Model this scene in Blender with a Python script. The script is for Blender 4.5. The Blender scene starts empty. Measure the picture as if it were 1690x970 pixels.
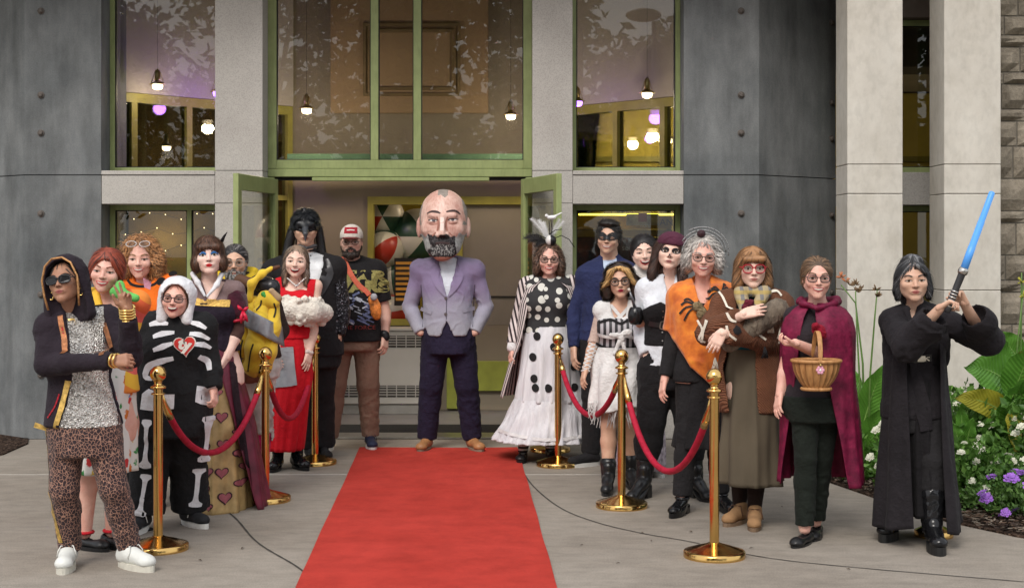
import bpy, math, random
import numpy as np
from mathutils import Vector, Matrix
from mathutils.bvhtree import BVHTree
R = math.radians
scene = bpy.context.scene
col = scene.collection
random.seed(7)
RNG = np.random.default_rng(11)

# ------------------------------------------------------------------ camera, sky, sun, exposure
FPX, CH, HY, CX = 2347.0, 1.63, 411.0, 845.0       # focal in photo pixels, eye height, horizon row, centre column
cam = bpy.data.cameras.new('camera')
cam_o = bpy.data.objects.new('camera', cam)
col.objects.link(cam_o)
cam_o.location = (0, 0, CH)
cam_o.rotation_euler = (R(90), 0, 0)
cam.sensor_width = 36.0
cam.lens = 36.0 * FPX / 1690.0
cam.shift_y = -(485.0 - HY) / 1690.0
cam.clip_start, cam.clip_end = 0.1, 800
scene.camera = cam_o

SUN_EL, SUN_AZ = 46, 200
world = bpy.data.worlds.new('World')
scene.world = world
world.use_nodes = True
wn = world.node_tree.nodes
wl = world.node_tree.links
wn.clear()
w_out = wn.new('ShaderNodeOutputWorld')
w_bg = wn.new('ShaderNodeBackground')
w_sky = wn.new('ShaderNodeTexSky')
w_sky.sky_type = 'NISHITA'
w_sky.sun_disc = False
w_sky.sun_elevation = R(SUN_EL)
w_sky.sun_rotation = R(SUN_AZ)
w_sky.air_density = 1.0
w_sky.dust_density = 6.0
w_sky.ozone_density = 1.0
w_mix = wn.new('ShaderNodeMixRGB')
w_mix.inputs['Fac'].default_value = 0.75
w_mix.inputs['Color2'].default_value = (7.2, 7.4, 7.7, 1)      # even cloud cover
wl.new(w_sky.outputs['Color'], w_mix.inputs['Color1'])
wl.new(w_mix.outputs['Color'], w_bg.inputs['Color'])
w_bg.inputs['Strength'].default_value = 0.12
wl.new(w_bg.outputs[0], w_out.inputs[0])

sun = bpy.data.lights.new('sun', 'SUN')
sun.energy = 1.5
sun.angle = R(25)
sun.color = (1.0, 0.965, 0.92)
sun_o = bpy.data.objects.new('sun', sun)
col.objects.link(sun_o)
_e, _a = R(SUN_EL), R(-20)                                        # high, in front of the facade (behind the camera), a little to one side
sun_dir = Vector((math.sin(_a) * math.cos(_e), -math.cos(_a) * math.cos(_e), math.sin(_e)))
sun_o.rotation_euler = sun_dir.to_track_quat('Z', 'Y').to_euler()
sun_o.location = (0, -5, 20)

scene.view_settings.view_transform = 'Standard'
scene.view_settings.look = 'None'
scene.view_settings.exposure = 0.52
scene.view_settings.gamma = 1.0
scene.view_settings.use_curve_mapping = False
scene.cycles.max_bounces = 6
scene.cycles.transparent_max_bounces = 12

# ------------------------------------------------------------------ node materials
MATS = {}
class N:
    """tiny node-graph helper"""
    def __init__(s, name):
        s.m = bpy.data.materials.new(name)
        s.m.use_nodes = True
        s.t = s.m.node_tree
        s.n = s.t.nodes
        s.b = s.n['Principled BSDF']
        s._tc = None
    def new(s, kind, **kw):
        n = s.n.new(kind)
        for k, v in kw.items():
            setattr(n, k, v)
        return n
    def link(s, a, b):
        s.t.links.new(a, b)
    def obj(s):
        if s._tc is None:
            s._tc = s.new('ShaderNodeTexCoord')
        return s._tc.outputs['Object']
    def map(s, scale=(1, 1, 1), rot=(0, 0, 0), loc=(0, 0, 0)):
        n = s.new('ShaderNodeMapping')
        n.inputs['Scale'].default_value = scale
        n.inputs['Rotation'].default_value = rot
        n.inputs['Location'].default_value = loc
        s.link(s.obj(), n.inputs['Vector'])
        return n.outputs[0]
    def noise(s, sc, det=3, vec=None, rough=.55):
        n = s.new('ShaderNodeTexNoise')
        n.inputs['Scale'].default_value = sc
        n.inputs['Detail'].default_value = det
        n.inputs['Roughness'].default_value = rough
        s.link(vec if vec is not None else s.obj(), n.inputs['Vector'])
        return n.outputs['Fac']
    def vor(s, sc, feature='F1', out='Distance', vec=None, rand=1.0):
        n = s.new('ShaderNodeTexVoronoi', feature=feature)
        n.inputs['Scale'].default_value = sc
        n.inputs['Randomness'].default_value = rand
        s.link(vec if vec is not None else s.obj(), n.inputs['Vector'])
        return n.outputs[out]
    def ramp(s, fac, stops, interp='LINEAR'):
        n = s.new('ShaderNodeValToRGB')
        e = n.color_ramp.elements
        n.color_ramp.interpolation = interp
        while len(e) < len(stops):
            e.new(0.5)
        for i, (p, c) in enumerate(stops):
            e[i].position = p
            e[i].color = (c[0], c[1], c[2], 1) if not isinstance(c, (int, float)) else (c, c, c, 1)
        s.link(fac, n.inputs['Fac'])
        return n.outputs['Color']
    def mix(s, fac, a, b, mode='MIX'):
        n = s.new('ShaderNodeMixRGB', blend_type=mode)
        for sock, v in (('Fac', fac), ('Color1', a), ('Color2', b)):
            if isinstance(v, (int, float)):
                n.inputs[sock].default_value = v if sock == 'Fac' else (v, v, v, 1)
            elif isinstance(v, (tuple, list)):
                n.inputs[sock].default_value = (v[0], v[1], v[2], 1)
            else:
                s.link(v, n.inputs[sock])
        return n.outputs[0]
    def math(s, op, a, b=0.0):
        n = s.new('ShaderNodeMath', operation=op)
        for i, v in enumerate((a, b)):
            if isinstance(v, (int, float)):
                n.inputs[i].default_value = v
            else:
                s.link(v, n.inputs[i])
        return n.outputs[0]
    def sep(s, vec=None):
        n = s.new('ShaderNodeSeparateXYZ')
        s.link(vec if vec is not None else s.obj(), n.inputs[0])
        return n.outputs
    def set(s, **kw):
        names = dict(c='Base Color', r='Roughness', m='Metallic', sss='Subsurface Weight', sheen='Sheen Weight', spec='Specular IOR Level', coat='Coat Weight', es='Emission Strength', ec='Emission Color', al='Alpha', tr='Transmission Weight')
        for k, v in kw.items():
            i = s.b.inputs[names[k]]
            if isinstance(v, (int, float)):
                i.default_value = v if k != 'c' else (v, v, v, 1)
            elif isinstance(v, (tuple, list)):
                i.default_value = (v[0], v[1], v[2], 1)
            else:
                s.link(v, i)
        return s
    def bump(s, h, strength=.3, dist=.01):
        n = s.new('ShaderNodeBump')
        n.inputs['Strength'].default_value = strength
        n.inputs['Distance'].default_value = dist
        s.link(h, n.inputs['Height'])
        s.link(n.outputs[0], s.b.inputs['Normal'])
        return s

def mat(name, c, r=.7, var=.18, sc=6.0, bsc=60.0, bs=.25, m=0.0, sheen=0.0, spec=.35, fine=.0, bd=.004, coat=0.0):
    """plain surface with slow colour variation and a fine bump"""
    key = (name, c, r)
    if key in MATS:
        return MATS[key]
    g = N(name)
    lo = tuple(max(0, x * (1 - var)) for x in c)
    hi = tuple(min(1, x * (1 + var)) for x in c)
    cc = g.ramp(g.noise(sc, 4), [(.3, lo), (.7, hi)])
    if fine:
        cc = g.mix(fine, cc, g.ramp(g.noise(bsc * 2.5, 2), [(.35, .25), (.65, 1.0)]), 'MULTIPLY')
    g.set(c=cc, r=r, m=m, sheen=sheen, spec=spec, coat=coat)
    g.bump(g.noise(bsc, 3), bs, bd)
    MATS[key] = g.m
    return g.m

def cloth(name, c, var=.15, weave=450, bs=.35, sheen=.02, r=.9, folds=1.0):
    """woven cloth: colour drift, weave and soft crumpled folds in the relief"""
    key = (name, c, 'cloth')
    if key in MATS:
        return MATS[key]
    g = N(name)
    lo = tuple(max(0, x * (1 - var)) for x in c)
    hi = tuple(min(1, x * (1 + var)) for x in c)
    g.set(c=g.ramp(g.noise(9, 4), [(.3, lo), (.7, hi)]), r=r, sheen=sheen, spec=.2)
    f1 = g.math('ABSOLUTE', g.math('SUBTRACT', g.noise(11, 3, vec=g.map((1, 1, .75), rot=(.3, .5, 0))), .5))
    f2 = g.math('ABSOLUTE', g.math('SUBTRACT', g.noise(24, 2, vec=g.map((.8, .8, 1.4), rot=(0, -.6, .4))), .5))
    hgt = g.math('ADD', g.math('MULTIPLY', g.math('ADD', f1, g.math('MULTIPLY', f2, .35)), 1.0), g.math('MULTIPLY', g.noise(weave, 2), .035 * bs / .35))
    g.bump(hgt, .6 * folds, .035)
    MATS[key] = g.m
    return g.m

# ------------------------------------------------------------------ mesh objects
def tag(o, label=None, cat=None, group=None, kind=None):
    if label: o['label'] = label
    if cat: o['category'] = cat
    if group: o['group'] = group
    if kind: o['kind'] = kind
    return o

def empty(name, loc, label=None, cat=None, group=None, rz=0):
    o = bpy.data.objects.new(name, None)
    col.objects.link(o)
    o.location = loc
    o.rotation_euler.z = rz
    o.empty_display_size = .1
    return tag(o, label, cat, group)

def np_mesh(name, v, f, mi=None, smooth=True):
    """v (n,3), f (m,4) quads or (m,3) tris or python list of polygons"""
    me = bpy.data.meshes.new(name)
    if isinstance(f, np.ndarray):
        k = f.shape[1]
        me.vertices.add(len(v))
        me.vertices.foreach_set('co', np.asarray(v, np.float32).ravel())
        me.loops.add(f.size)
        me.loops.foreach_set('vertex_index', f.astype(np.int32).ravel())
        me.polygons.add(len(f))
        me.polygons.foreach_set('loop_start', (np.arange(len(f)) * k).astype(np.int32))
        me.polygons.foreach_set('loop_total', np.full(len(f), k, np.int32))
        me.update(calc_edges=True)
    else:
        me.from_pydata([tuple(map(float, p)) for p in v], [], f)
        me.update()
    if smooth:
        me.polygons.foreach_set('use_smooth', np.ones(len(me.polygons), bool))
    if mi is not None:
        me.polygons.foreach_set('material_index', np.asarray(mi, np.int32))
    return me

def obj(name, me, m, parent=None, loc=None):
    o = bpy.data.objects.new(name, me)
    col.objects.link(o)
    for x in (m if isinstance(m, (list, tuple)) else [m]):
        if len(me.materials) < (len(m) if isinstance(m, (list, tuple)) else 1):
            me.materials.append(x)
    if parent is not None:
        o.parent = parent
    if loc is not None:
        o.location = loc
    return o

class MB:
    """collects polygons for one mesh"""
    def __init__(s):
        s.v, s.f, s.mi = [], [], []
    def add(s, v, f, mi=0):
        b = len(s.v)
        s.v += [tuple(map(float, p)) for p in v]
        s.f += [[b + i for i in q] for q in f]
        s.mi += [mi] * len(f)
        return s
    def box(s, x0, x1, y0, y1, z0, z1, mi=0, bev=0.0):
        if bev <= 0:
            v = [(x, y, z) for x in (x0, x1) for y in (y0, y1) for z in (z0, z1)]
            f = [(0, 1, 3, 2), (4, 6, 7, 5), (0, 4, 5, 1), (2, 3, 7, 6), (0, 2, 6, 4), (1, 5, 7, 3)]
            return s.add(v, f, mi)
        b = min(bev, (x1 - x0) * .45, (y1 - y0) * .45, (z1 - z0) * .45)
        v, f, ix = [], [], {}
        for a, X in enumerate((x0, x1)):
            for c, Y in enumerate((y0, y1)):
                for d, Z in enumerate((z0, z1)):
                    sx, sy, sz = (1, -1)[a], (1, -1)[c], (1, -1)[d]
                    for k in range(3):
                        ix[(a, c, d, k)] = len(v)
                        v.append((X + (0 if k == 0 else sx * b), Y + (0 if k == 1 else sy * b), Z + (0 if k == 2 else sz * b)))
        for a in (0, 1):
            f.append([ix[(a, 0, 0, 0)], ix[(a, 1, 0, 0)], ix[(a, 1, 1, 0)], ix[(a, 0, 1, 0)]])
            f.append([ix[(0, a, 0, 1)], ix[(1, a, 0, 1)], ix[(1, a, 1, 1)], ix[(0, a, 1, 1)]])
            f.append([ix[(0, 0, a, 2)], ix[(1, 0, a, 2)], ix[(1, 1, a, 2)], ix[(0, 1, a, 2)]])
        for a in (0, 1):
            for c in (0, 1):
                f.append([ix[(0, a, c, 1)], ix[(1, a, c, 1)], ix[(1, a, c, 2)], ix[(0, a, c, 2)]])
                f.append([ix[(a, 0, c, 0)], ix[(a, 1, c, 0)], ix[(a, 1, c, 2)], ix[(a, 0, c, 2)]])
                f.append([ix[(a, c, 0, 0)], ix[(a, c, 1, 0)], ix[(a, c, 1, 1)], ix[(a, c, 0, 1)]])
                for d in (0, 1):
                    f.append([ix[(a, c, d, 0)], ix[(a, c, d, 1)], ix[(a, c, d, 2)]])
        return s.add(v, f, mi)
    def tube(s, pts, r, n=8, mi=0, cap=True):
        pts = [Vector(p) for p in pts]
        rr = r if isinstance(r, (list, tuple, np.ndarray)) else [r] * len(pts)
        b = len(s.v)
        up = None
        for i, p in enumerate(pts):
            t = (pts[min(i + 1, len(pts) - 1)] - pts[max(i - 1, 0)])
            t = t.normalized() if t.length > 1e-9 else Vector((0, 0, 1))
            if up is None:
                up = Vector((1, 0, 0)) if abs(t.x) < .8 else Vector((0, 1, 0))
            u = (up - t * up.dot(t)).normalized()
            w = t.cross(u)
            up = u
            for k in range(n):
                a = 2 * math.pi * k / n
                s.v.append(tuple(p + (u * math.cos(a) + w * math.sin(a)) * float(rr[i])))
        m0 = len(s.f)
        for i in range(len(pts) - 1):
            for k in range(n):
                a, c = b + i * n + k, b + i * n + (k + 1) % n
                s.f.append([a, c, c + n, a + n])
        if cap:
            s.f.append([b + k for k in range(n)][::-1])
            s.f.append([b + (len(pts) - 1) * n + k for k in range(n)])
        s.mi += [mi] * (len(s.f) - m0)
        return s
    def lathe(s, prof, c=(0, 0, 0), n=28, mi=0, axis=None):
        """prof: list of (radius, z)"""
        b = len(s.v)
        M = Matrix.Identity(3) if axis is None else Vector(axis).to_track_quat('Z', 'Y').to_matrix()
        for r, z in prof:
            for k in range(n):
                a = 2 * math.pi * k / n
                s.v.append(tuple(Vector(c) + M @ Vector((r * math.cos(a), r * math.sin(a), z))))
        m0 = len(s.f)
        for i in range(len(prof) - 1):
            for k in range(n):
                a, d = b + i * n + k, b + i * n + (k + 1) % n
                s.f.append([a, d, d + n, a + n])
        s.f.append([b + k for k in range(n)][::-1])
        s.f.append([b + (len(prof) - 1) * n + k for k in range(n)])
        s.mi += [mi] * (len(s.f) - m0)
        return s
    def ell(s, c, r, nu=14, nv=9, mi=0, rot=None):
        v, f = [], []
        M = rot if rot is not None else Matrix.Identity(3)
        for i in range(nv + 1):
            t = math.pi * i / nv
            for k in range(nu):
                a = 2 * math.pi * k / nu
                v.append(tuple(Vector(c) + M @ Vector((r[0] * math.sin(t) * math.cos(a), r[1] * math.sin(t) * math.sin(a), r[2] * math.cos(t)))))
        for i in range(nv):
            for k in range(nu):
                f.append([i * nu + k, i * nu + (k + 1) % nu, (i + 1) * nu + (k + 1) % nu, (i + 1) * nu + k])
        return s.add(v, f, mi)
    def build(s, name, m, parent=None, smooth=False, loc=None):
        me = np_mesh(name, s.v, s.f, s.mi, smooth)
        return obj(name, me, m, parent, loc)

def boxo(name, m, x0, x1, y0, y1, z0, z1, parent=None, bev=0.0):
    return MB().box(x0, x1, y0, y1, z0, z1, bev=bev).build(name, m, parent)

# ------------------------------------------------------------------ implicit shapes, meshed with surface nets
class Prim:
    pass
def _mk(lo, hi, fn, k, op):
    p = Prim(); p.lo = np.array(lo, float); p.hi = np.array(hi, float); p.fn = fn; p.k = k; p.op = op
    return p
def C(a, b, ra, rb=None, k=.02, op=1):
    a = np.array(a, float); b = np.array(b, float)
    rb = ra if rb is None else rb
    d = b - a
    L2 = max(float(d @ d), 1e-12)
    m = max(ra, rb)
    def fn(X, Y, Z):
        x, y, z = X - a[0], Y - a[1], Z - a[2]
        t = np.clip((x * d[0] + y * d[1] + z * d[2]) / L2, 0, 1)
        return np.sqrt((x - t * d[0]) ** 2 + (y - t * d[1]) ** 2 + (z - t * d[2]) ** 2) - (ra + (rb - ra) * t)
    return _mk(np.minimum(a, b) - m, np.maximum(a, b) + m, fn, k, op)
def E(c, r, k=.02, op=1, rot=None):
    c = np.array(c, float); r = np.array(r, float)
    M = None if rot is None else np.array(rot)
    ext = r if M is None else np.full(3, r.max())
    def fn(X, Y, Z):
        x, y, z = X - c[0], Y - c[1], Z - c[2]
        if M is not None:
            x, y, z = (M[0, 0] * x + M[1, 0] * y + M[2, 0] * z, M[0, 1] * x + M[1, 1] * y + M[2, 1] * z, M[0, 2] * x + M[1, 2] * y + M[2, 2] * z)
        k0 = np.sqrt((x / r[0]) ** 2 + (y / r[1]) ** 2 + (z / r[2]) ** 2)
        k1 = np.sqrt((x / r[0] ** 2) ** 2 + (y / r[1] ** 2) ** 2 + (z / r[2] ** 2) ** 2) + 1e-9
        return k0 * (k0 - 1) / k1
    return _mk(c - ext, c + ext, fn, k, op)
def B(c, hf, rd=.01, k=.01, op=1, rot=None):
    c = np.array(c, float); hf = np.array(hf, float)
    M = None if rot is None else np.array(rot)
    ext = hf if M is None else np.full(3, float(np.linalg.norm(hf)))
    def fn(X, Y, Z):
        x, y, z = X - c[0], Y - c[1], Z - c[2]
        if M is not None:
            x, y, z = (M[0, 0] * x + M[1, 0] * y + M[2, 0] * z, M[0, 1] * x + M[1, 1] * y + M[2, 1] * z, M[0, 2] * x + M[1, 2] * y + M[2, 2] * z)
        q = [np.abs(x) - hf[0] + rd, np.abs(y) - hf[1] + rd, np.abs(z) - hf[2] + rd]
        o = np.sqrt(np.maximum(q[0], 0) ** 2 + np.maximum(q[1], 0) ** 2 + np.maximum(q[2], 0) ** 2)
        return o + np.minimum(np.maximum(q[0], np.maximum(q[1], q[2])), 0) - rd
    return _mk(c - ext, c + ext, fn, k, op)
def L(sec, k=.02, op=1, p=2.3, rnd=.006):
    """stack of ellipses along z: rows (z, cx, cy, rx, ry)"""
    S = np.array(sorted(sec, key=lambda q: q[0]), float)
    z0, z1 = S[0, 0], S[-1, 0]
    lo = (min(S[:, 1] - S[:, 3]), min(S[:, 2] - S[:, 4]), z0)
    hi = (max(S[:, 1] + S[:, 3]), max(S[:, 2] + S[:, 4]), z1)
    def fn(X, Y, Z):
        z = np.clip(Z, z0, z1)
        cx, cy, rx, ry = (np.interp(z, S[:, 0], S[:, i]) for i in (1, 2, 3, 4))
        q = (np.abs((X - cx) / rx) ** p + np.abs((Y - cy) / ry) ** p) ** (1 / p)
        d = (q - 1) * np.minimum(rx, ry)
        e = np.maximum(z0 - Z, Z - z1)
        a, b = np.maximum(d + rnd, 0), np.maximum(e + rnd, 0)
        return np.sqrt(a * a + b * b) + np.minimum(np.maximum(d + rnd, e + rnd), 0) - rnd
    return _mk(lo, hi, fn, k, op)

def X(poly, y0, y1, k=.006, op=-1):
    """outline in x,z pushed through from y0 to y1"""
    Q = np.array(poly, float)
    lo = (Q[:, 0].min(), y0, Q[:, 1].min()); hi = (Q[:, 0].max(), y1, Q[:, 1].max())
    def fn(X_, Y_, Z_):
        x, z = np.broadcast_arrays(X_, Z_)
        d = np.full(x.shape, 1e9); sg = np.ones(x.shape)
        n = len(Q)
        for i in range(n):
            a, b = Q[i], Q[i - 1]
            ex, ez = b[0] - a[0], b[1] - a[1]
            wx, wz = x - a[0], z - a[1]
            t = np.clip((wx * ex + wz * ez) / (ex * ex + ez * ez + 1e-12), 0, 1)
            d = np.minimum(d, (wx - ex * t) ** 2 + (wz - ez * t) ** 2)
            c1, c2, c3 = z >= a[1], z < b[1], ex * wz > ez * wx
            sg = np.where((c1 & c2 & c3) | (~c1 & ~c2 & ~c3), -sg, sg)
        d = sg * np.sqrt(d)
        return np.maximum(d, np.maximum(y0 - Y_, Y_ - y1))
    return _mk(lo, hi, fn, k, op)

def field(prims, h):
    lo = np.min([p.lo for p in prims if p.op > 0], axis=0) - 4 * h
    hi = np.max([p.hi for p in prims if p.op > 0], axis=0) + 4 * h
    n = np.ceil((hi - lo) / h).astype(int) + 1
    v = np.full(n, .25, np.float32)
    ax = [(lo[i] + h * np.arange(n[i])).astype(np.float32) for i in range(3)]
    for p in prims:
        mg = p.k + 3 * h
        a = np.clip(np.floor((p.lo - mg - lo) / h).astype(int), 0, n)
        b = np.clip(np.ceil((p.hi + mg - lo) / h).astype(int) + 1, 0, n)
        if np.any(b <= a):
            continue
        sl = tuple(slice(a[i], b[i]) for i in range(3))
        d = p.fn(ax[0][sl[0]][:, None, None], ax[1][sl[1]][None, :, None], ax[2][sl[2]][None, None, :])
        d = np.broadcast_to(d, v[sl].shape).astype(np.float32)
        o = v[sl]
        if p.op > 0:
            r = np.minimum(o, d)
            if p.k > 0:
                q = np.maximum(p.k - np.abs(o - d), 0) / p.k
                r = r - q * q * p.k * .25
        else:
            r = np.maximum(o, -d)
            if p.k > 0:
                q = np.maximum(p.k - np.abs(o + d), 0) / p.k
                r = r + q * q * p.k * .25
        v[sl] = r
    return v, lo, h

_EDG = [((0,0,0),(1,0,0)),((0,1,0),(1,1,0)),((0,0,1),(1,0,1)),((0,1,1),(1,1,1)),((0,0,0),(0,1,0)),((1,0,0),(1,1,0)),((0,0,1),(0,1,1)),((1,0,1),(1,1,1)),((0,0,0),(0,0,1)),((1,0,0),(1,0,1)),((0,1,0),(0,1,1)),((1,1,0),(1,1,1))]
def nets(fl):
    v, lo, h = fl
    s = v < 0
    sh = np.array(v.shape) - 1
    c = np.zeros(sh, np.int8)
    for i in (0, 1):
        for j in (0, 1):
            for k in (0, 1):
                c += s[i:i + sh[0], j:j + sh[1], k:k + sh[2]]
    idx = np.argwhere((c > 0) & (c < 8))
    if len(idx) == 0:
        return np.zeros((0, 3)), np.zeros((0, 4), int)
    pos = np.zeros((len(idx), 3)); cnt = np.zeros(len(idx))
    for a, b in _EDG:
        a = np.array(a); b = np.array(b)
        va = v[tuple((idx + a).T)]; vb = v[tuple((idx + b).T)]
        m = (va < 0) != (vb < 0)
        t = va[m] / (va[m] - vb[m])
        pos[m] += a + t[:, None] * (b - a)
        cnt[m] += 1
    pos = (idx + pos / cnt[:, None]) * h + lo
    mp = np.full(sh, -1, np.int64)
    mp[tuple(idx.T)] = np.arange(len(idx))
    F = []
    for ax in range(3):
        u, w = [(1, 2), (2, 0), (0, 1)][ax]
        a0 = [slice(None)] * 3; a1 = [slice(None)] * 3
        a0[ax] = slice(0, -1); a1[ax] = slice(1, None)
        ch = s[tuple(a0)] != s[tuple(a1)]
        e = np.argwhere(ch)
        e = e[(e[:, u] > 0) & (e[:, w] > 0) & (e[:, u] < sh[u]) & (e[:, w] < sh[w])]
        if len(e) == 0:
            continue
        ins = s[tuple(e.T)]
        du = np.zeros(3, int); dw = np.zeros(3, int); du[u] = 1; dw[w] = 1
        q = np.stack([mp[tuple((e - du - dw).T)], mp[tuple((e - dw).T)], mp[tuple(e.T)], mp[tuple((e - du).T)]], 1)
        q[~ins] = q[~ins][:, ::-1]
        F.append(q)
    return pos, np.concatenate(F)

def vnormals(v, f):
    a, b, c = v[f[:, 0]], v[f[:, 1]], v[f[:, 2]]
    fn = np.cross(b - a, c - a)
    n = np.zeros_like(v)
    for i in range(f.shape[1]):
        np.add.at(n, f[:, i], fn)
    return n / (np.linalg.norm(n, axis=1, keepdims=True) + 1e-12)

def wob(p, f, seed=0.0):
    x, y, z = p[:, 0] * f, p[:, 1] * f, p[:, 2] * f
    return (np.sin(x * 1.0 + 1.7 * np.sin(z * .8 + seed) + seed) + np.sin(y * 1.3 + 1.3 * np.sin(x * .7 + seed * 2)) + np.sin(z * 1.1 + 1.9 * np.sin(y * .9 + x * .6 + seed * 3)))/3
def crease(p, f, seed=0.0):
    """thin folds where a slow field crosses zero, gated so that some areas stay smooth"""
    w = wob(p, f, seed) + .45 * wob(p, f * 2.3, seed + 4)
    gate = np.clip(.55 + 1.3 * wob(p, f * .45, seed + 9), 0, 1)
    r = np.exp(-(w / .16) ** 2) - .6 * np.exp(-((w - .38) / .2) ** 2)
    w2 = wob(p[:, [2, 0, 1]], f * 1.3, seed + 13)
    return gate * r + .45 * (1 - gate) * np.exp(-(w2 / .13) ** 2) + .15 * w

def solid(prims, h=.008, wr=0.0, wf=28.0, seed=0.0, zs=1.0):
    v, f = nets(field(prims, h))
    if wr > 0 and len(v):
        n = vnormals(v, f)
        q = v * np.array([1, 1, zs])
        v = v + n * (crease(q, wf, seed) * wr)[:, None]
    return v, f
def merge(parts):
    V, Fq, M, b = [], [], [], 0
    for i, t in enumerate(parts):
        v, f = t[0], t[1]
        V.append(v); Fq.append(f + b); M.append(np.full(len(f), t[2] if len(t) > 2 else 0)); b += len(v)
    return np.concatenate(V), np.concatenate(Fq), np.concatenate(M)

def at(px, py, Y):
    """a point seen at a photo pixel, at distance Y from the camera"""
    return Vector(((px - CX) * Y / FPX, Y, CH - (py - HY) * Y / FPX))
def ground(px, py):
    return at(px, py, FPX * CH / (py - HY))
# ------------------------------------------------------------------ surface materials
def concrete_mat(name, a, b, stain=.55):
    g = N(name)
    big = g.noise(1.1, 6, rough=.6)
    mid = g.noise(5, 6, rough=.65, vec=g.map((1, 1, .35)))
    fine = g.noise(90, 3)
    c = g.ramp(big, [(.3, a), (.7, b)])
    st_ = g.noise(3.0, 5, vec=g.map((2.5, 2.5, .18)))
    c = g.mix(.45, c, g.ramp(st_, [(.35, .6), (.6, 1.0)]), 'MULTIPLY')
    c = g.mix(stain, c, g.ramp(mid, [(.3, .55), (.62, 1.0)]), 'MULTIPLY')
    c = g.mix(.35, c, g.ramp(fine, [(.35, .6), (.6, 1.0)]), 'MULTIPLY')
    sp = g.ramp(g.vor(16), [(.03, .35), (.07, 1.0)])
    c = g.mix(.5, c, sp, 'MULTIPLY')
    g.set(c=c, r=.8, spec=.3)
    g.bump(g.math('ADD', g.noise(40, 5), g.math('MULTIPLY', sp, .4)), .3, .006)
    return g.m
M_CONC = concrete_mat('pier_concrete', (.125, .135, .14), (.27, .278, .278), .85)
def granite():
    g = N('pale_granite')
    c = g.ramp(g.noise(2.0, 5), [(.3, (.40, .375, .345)), (.7, (.49, .465, .43))])
    c = g.mix(.5, c, g.ramp(g.vor(160, out='Color'), [(.15, .55), (.6, 1.0)]), 'MULTIPLY')
    g.set(c=c, r=.75, spec=.3)
    g.bump(g.noise(120, 3), .2, .003)
    return g.m
M_GRAN = granite()
def limestone():
    g = N('smooth_limestone')
    c = g.ramp(g.noise(3.2, 7, rough=.68), [(.28, (.47, .435, .375)), (.5, (.55, .515, .455)), (.74, (.61, .58, .52))])
    c = g.mix(.3, c, g.ramp(g.noise(22, 5, vec=g.map((1, 1, .5), rot=(.6, .4, .3))), [(.35, .7), (.55, 1.0)]), 'MULTIPLY')
    c = g.mix(.4, c, g.ramp(g.noise(.9, 3, vec=g.map((3, 3, .6))), [(.3, .75), (.6, 1.0)]), 'MULTIPLY')
    g.set(c=c, r=.8, spec=.25)
    g.bump(g.noise(70, 4), .2, .003)
    return g.m
M_LIME = limestone()
def green_paint():
    g = N('green_frame_paint')
    c = g.ramp(g.noise(7, 4), [(.3, (.235, .28, .11)), (.7, (.30, .35, .145))])
    c = g.mix(.4, c, g.ramp(g.noise(45, 4, vec=g.map((1, 1, .2))), [(.3, .7), (.55, 1.0)]), 'MULTIPLY')
    g.set(c=c, r=.42, spec=.45)
    g.bump(g.noise(30, 2), .05, .002)
    return g.m
M_GREEN = green_paint()
M_INGREEN = mat('olive_inner_frame', (.30, .27, .055), .45, .15, 6, 60, .05)
def glass_mat(name, tint=(1, 1, 1), refl=1.0, rough=0.0):
    m = bpy.data.materials.new(name)
    m.use_nodes = True
    t = m.node_tree
    t.nodes.clear()
    o = t.nodes.new('ShaderNodeOutputMaterial')
    mx = t.nodes.new('ShaderNodeMixShader')
    tr = t.nodes.new('ShaderNodeBsdfTransparent')
    gl = t.nodes.new('ShaderNodeBsdfGlossy')
    fr = t.nodes.new('ShaderNodeFresnel')
    ml = t.nodes.new('ShaderNodeMath')
    ml.operation = 'MULTIPLY'
    ml.inputs[1].default_value = refl
    fr.inputs[0].default_value = 1.52
    tr.inputs[0].default_value = (*tint, 1)
    gl.inputs['Roughness'].default_value = rough
    t.links.new(fr.outputs[0], ml.inputs[0])
    t.links.new(ml.outputs[0], mx.inputs[0])
    t.links.new(tr.outputs[0], mx.inputs[1])
    t.links.new(gl.outputs[0], mx.inputs[2])
    t.links.new(mx.outputs[0], o.inputs[0])
    return m
M_GLASS = glass_mat('window_glass', (.74, .76, .74), 1.2)
M_GLASS_DOOR = glass_mat('door_glass', (.88, .89, .86), .3)
M_GLASS_IN = glass_mat('inner_glass', (.75, .75, .70), 1.2)
M_LENS = glass_mat('clear_lens', (.96, .96, .96), .6)
M_DARK = mat('black_gasket', (.012, .012, .012), .6)
M_TANWALL = mat('tan_plaster', (.24, .205, .155), .85, .08, 2, 80, .1)
M_TANPANEL = mat('warm_panel', (.30, .21, .125), .8, .12, 1.5, 60, .1)
M_PALEWALL = mat('pale_plaster', (.44, .40, .36), .85, .08, 2, 80, .1)
M_YELWALL = mat('yellow_plaster', (.62, .50, .10), .8, .08, 2, 60, .1)
M_STEEL = mat('brushed_steel', (.55, .54, .5), .3, .1, 20, 200, .1, m=1.0)
M_BRASSY = mat('lamp_brass', (.55, .42, .2), .35, .1, 20, 100, .1, m=1.0)
def emit(name, c, s):
    g = N(name)
    g.set(c=c, ec=c, es=s, r=.5)
    return g.m

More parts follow.
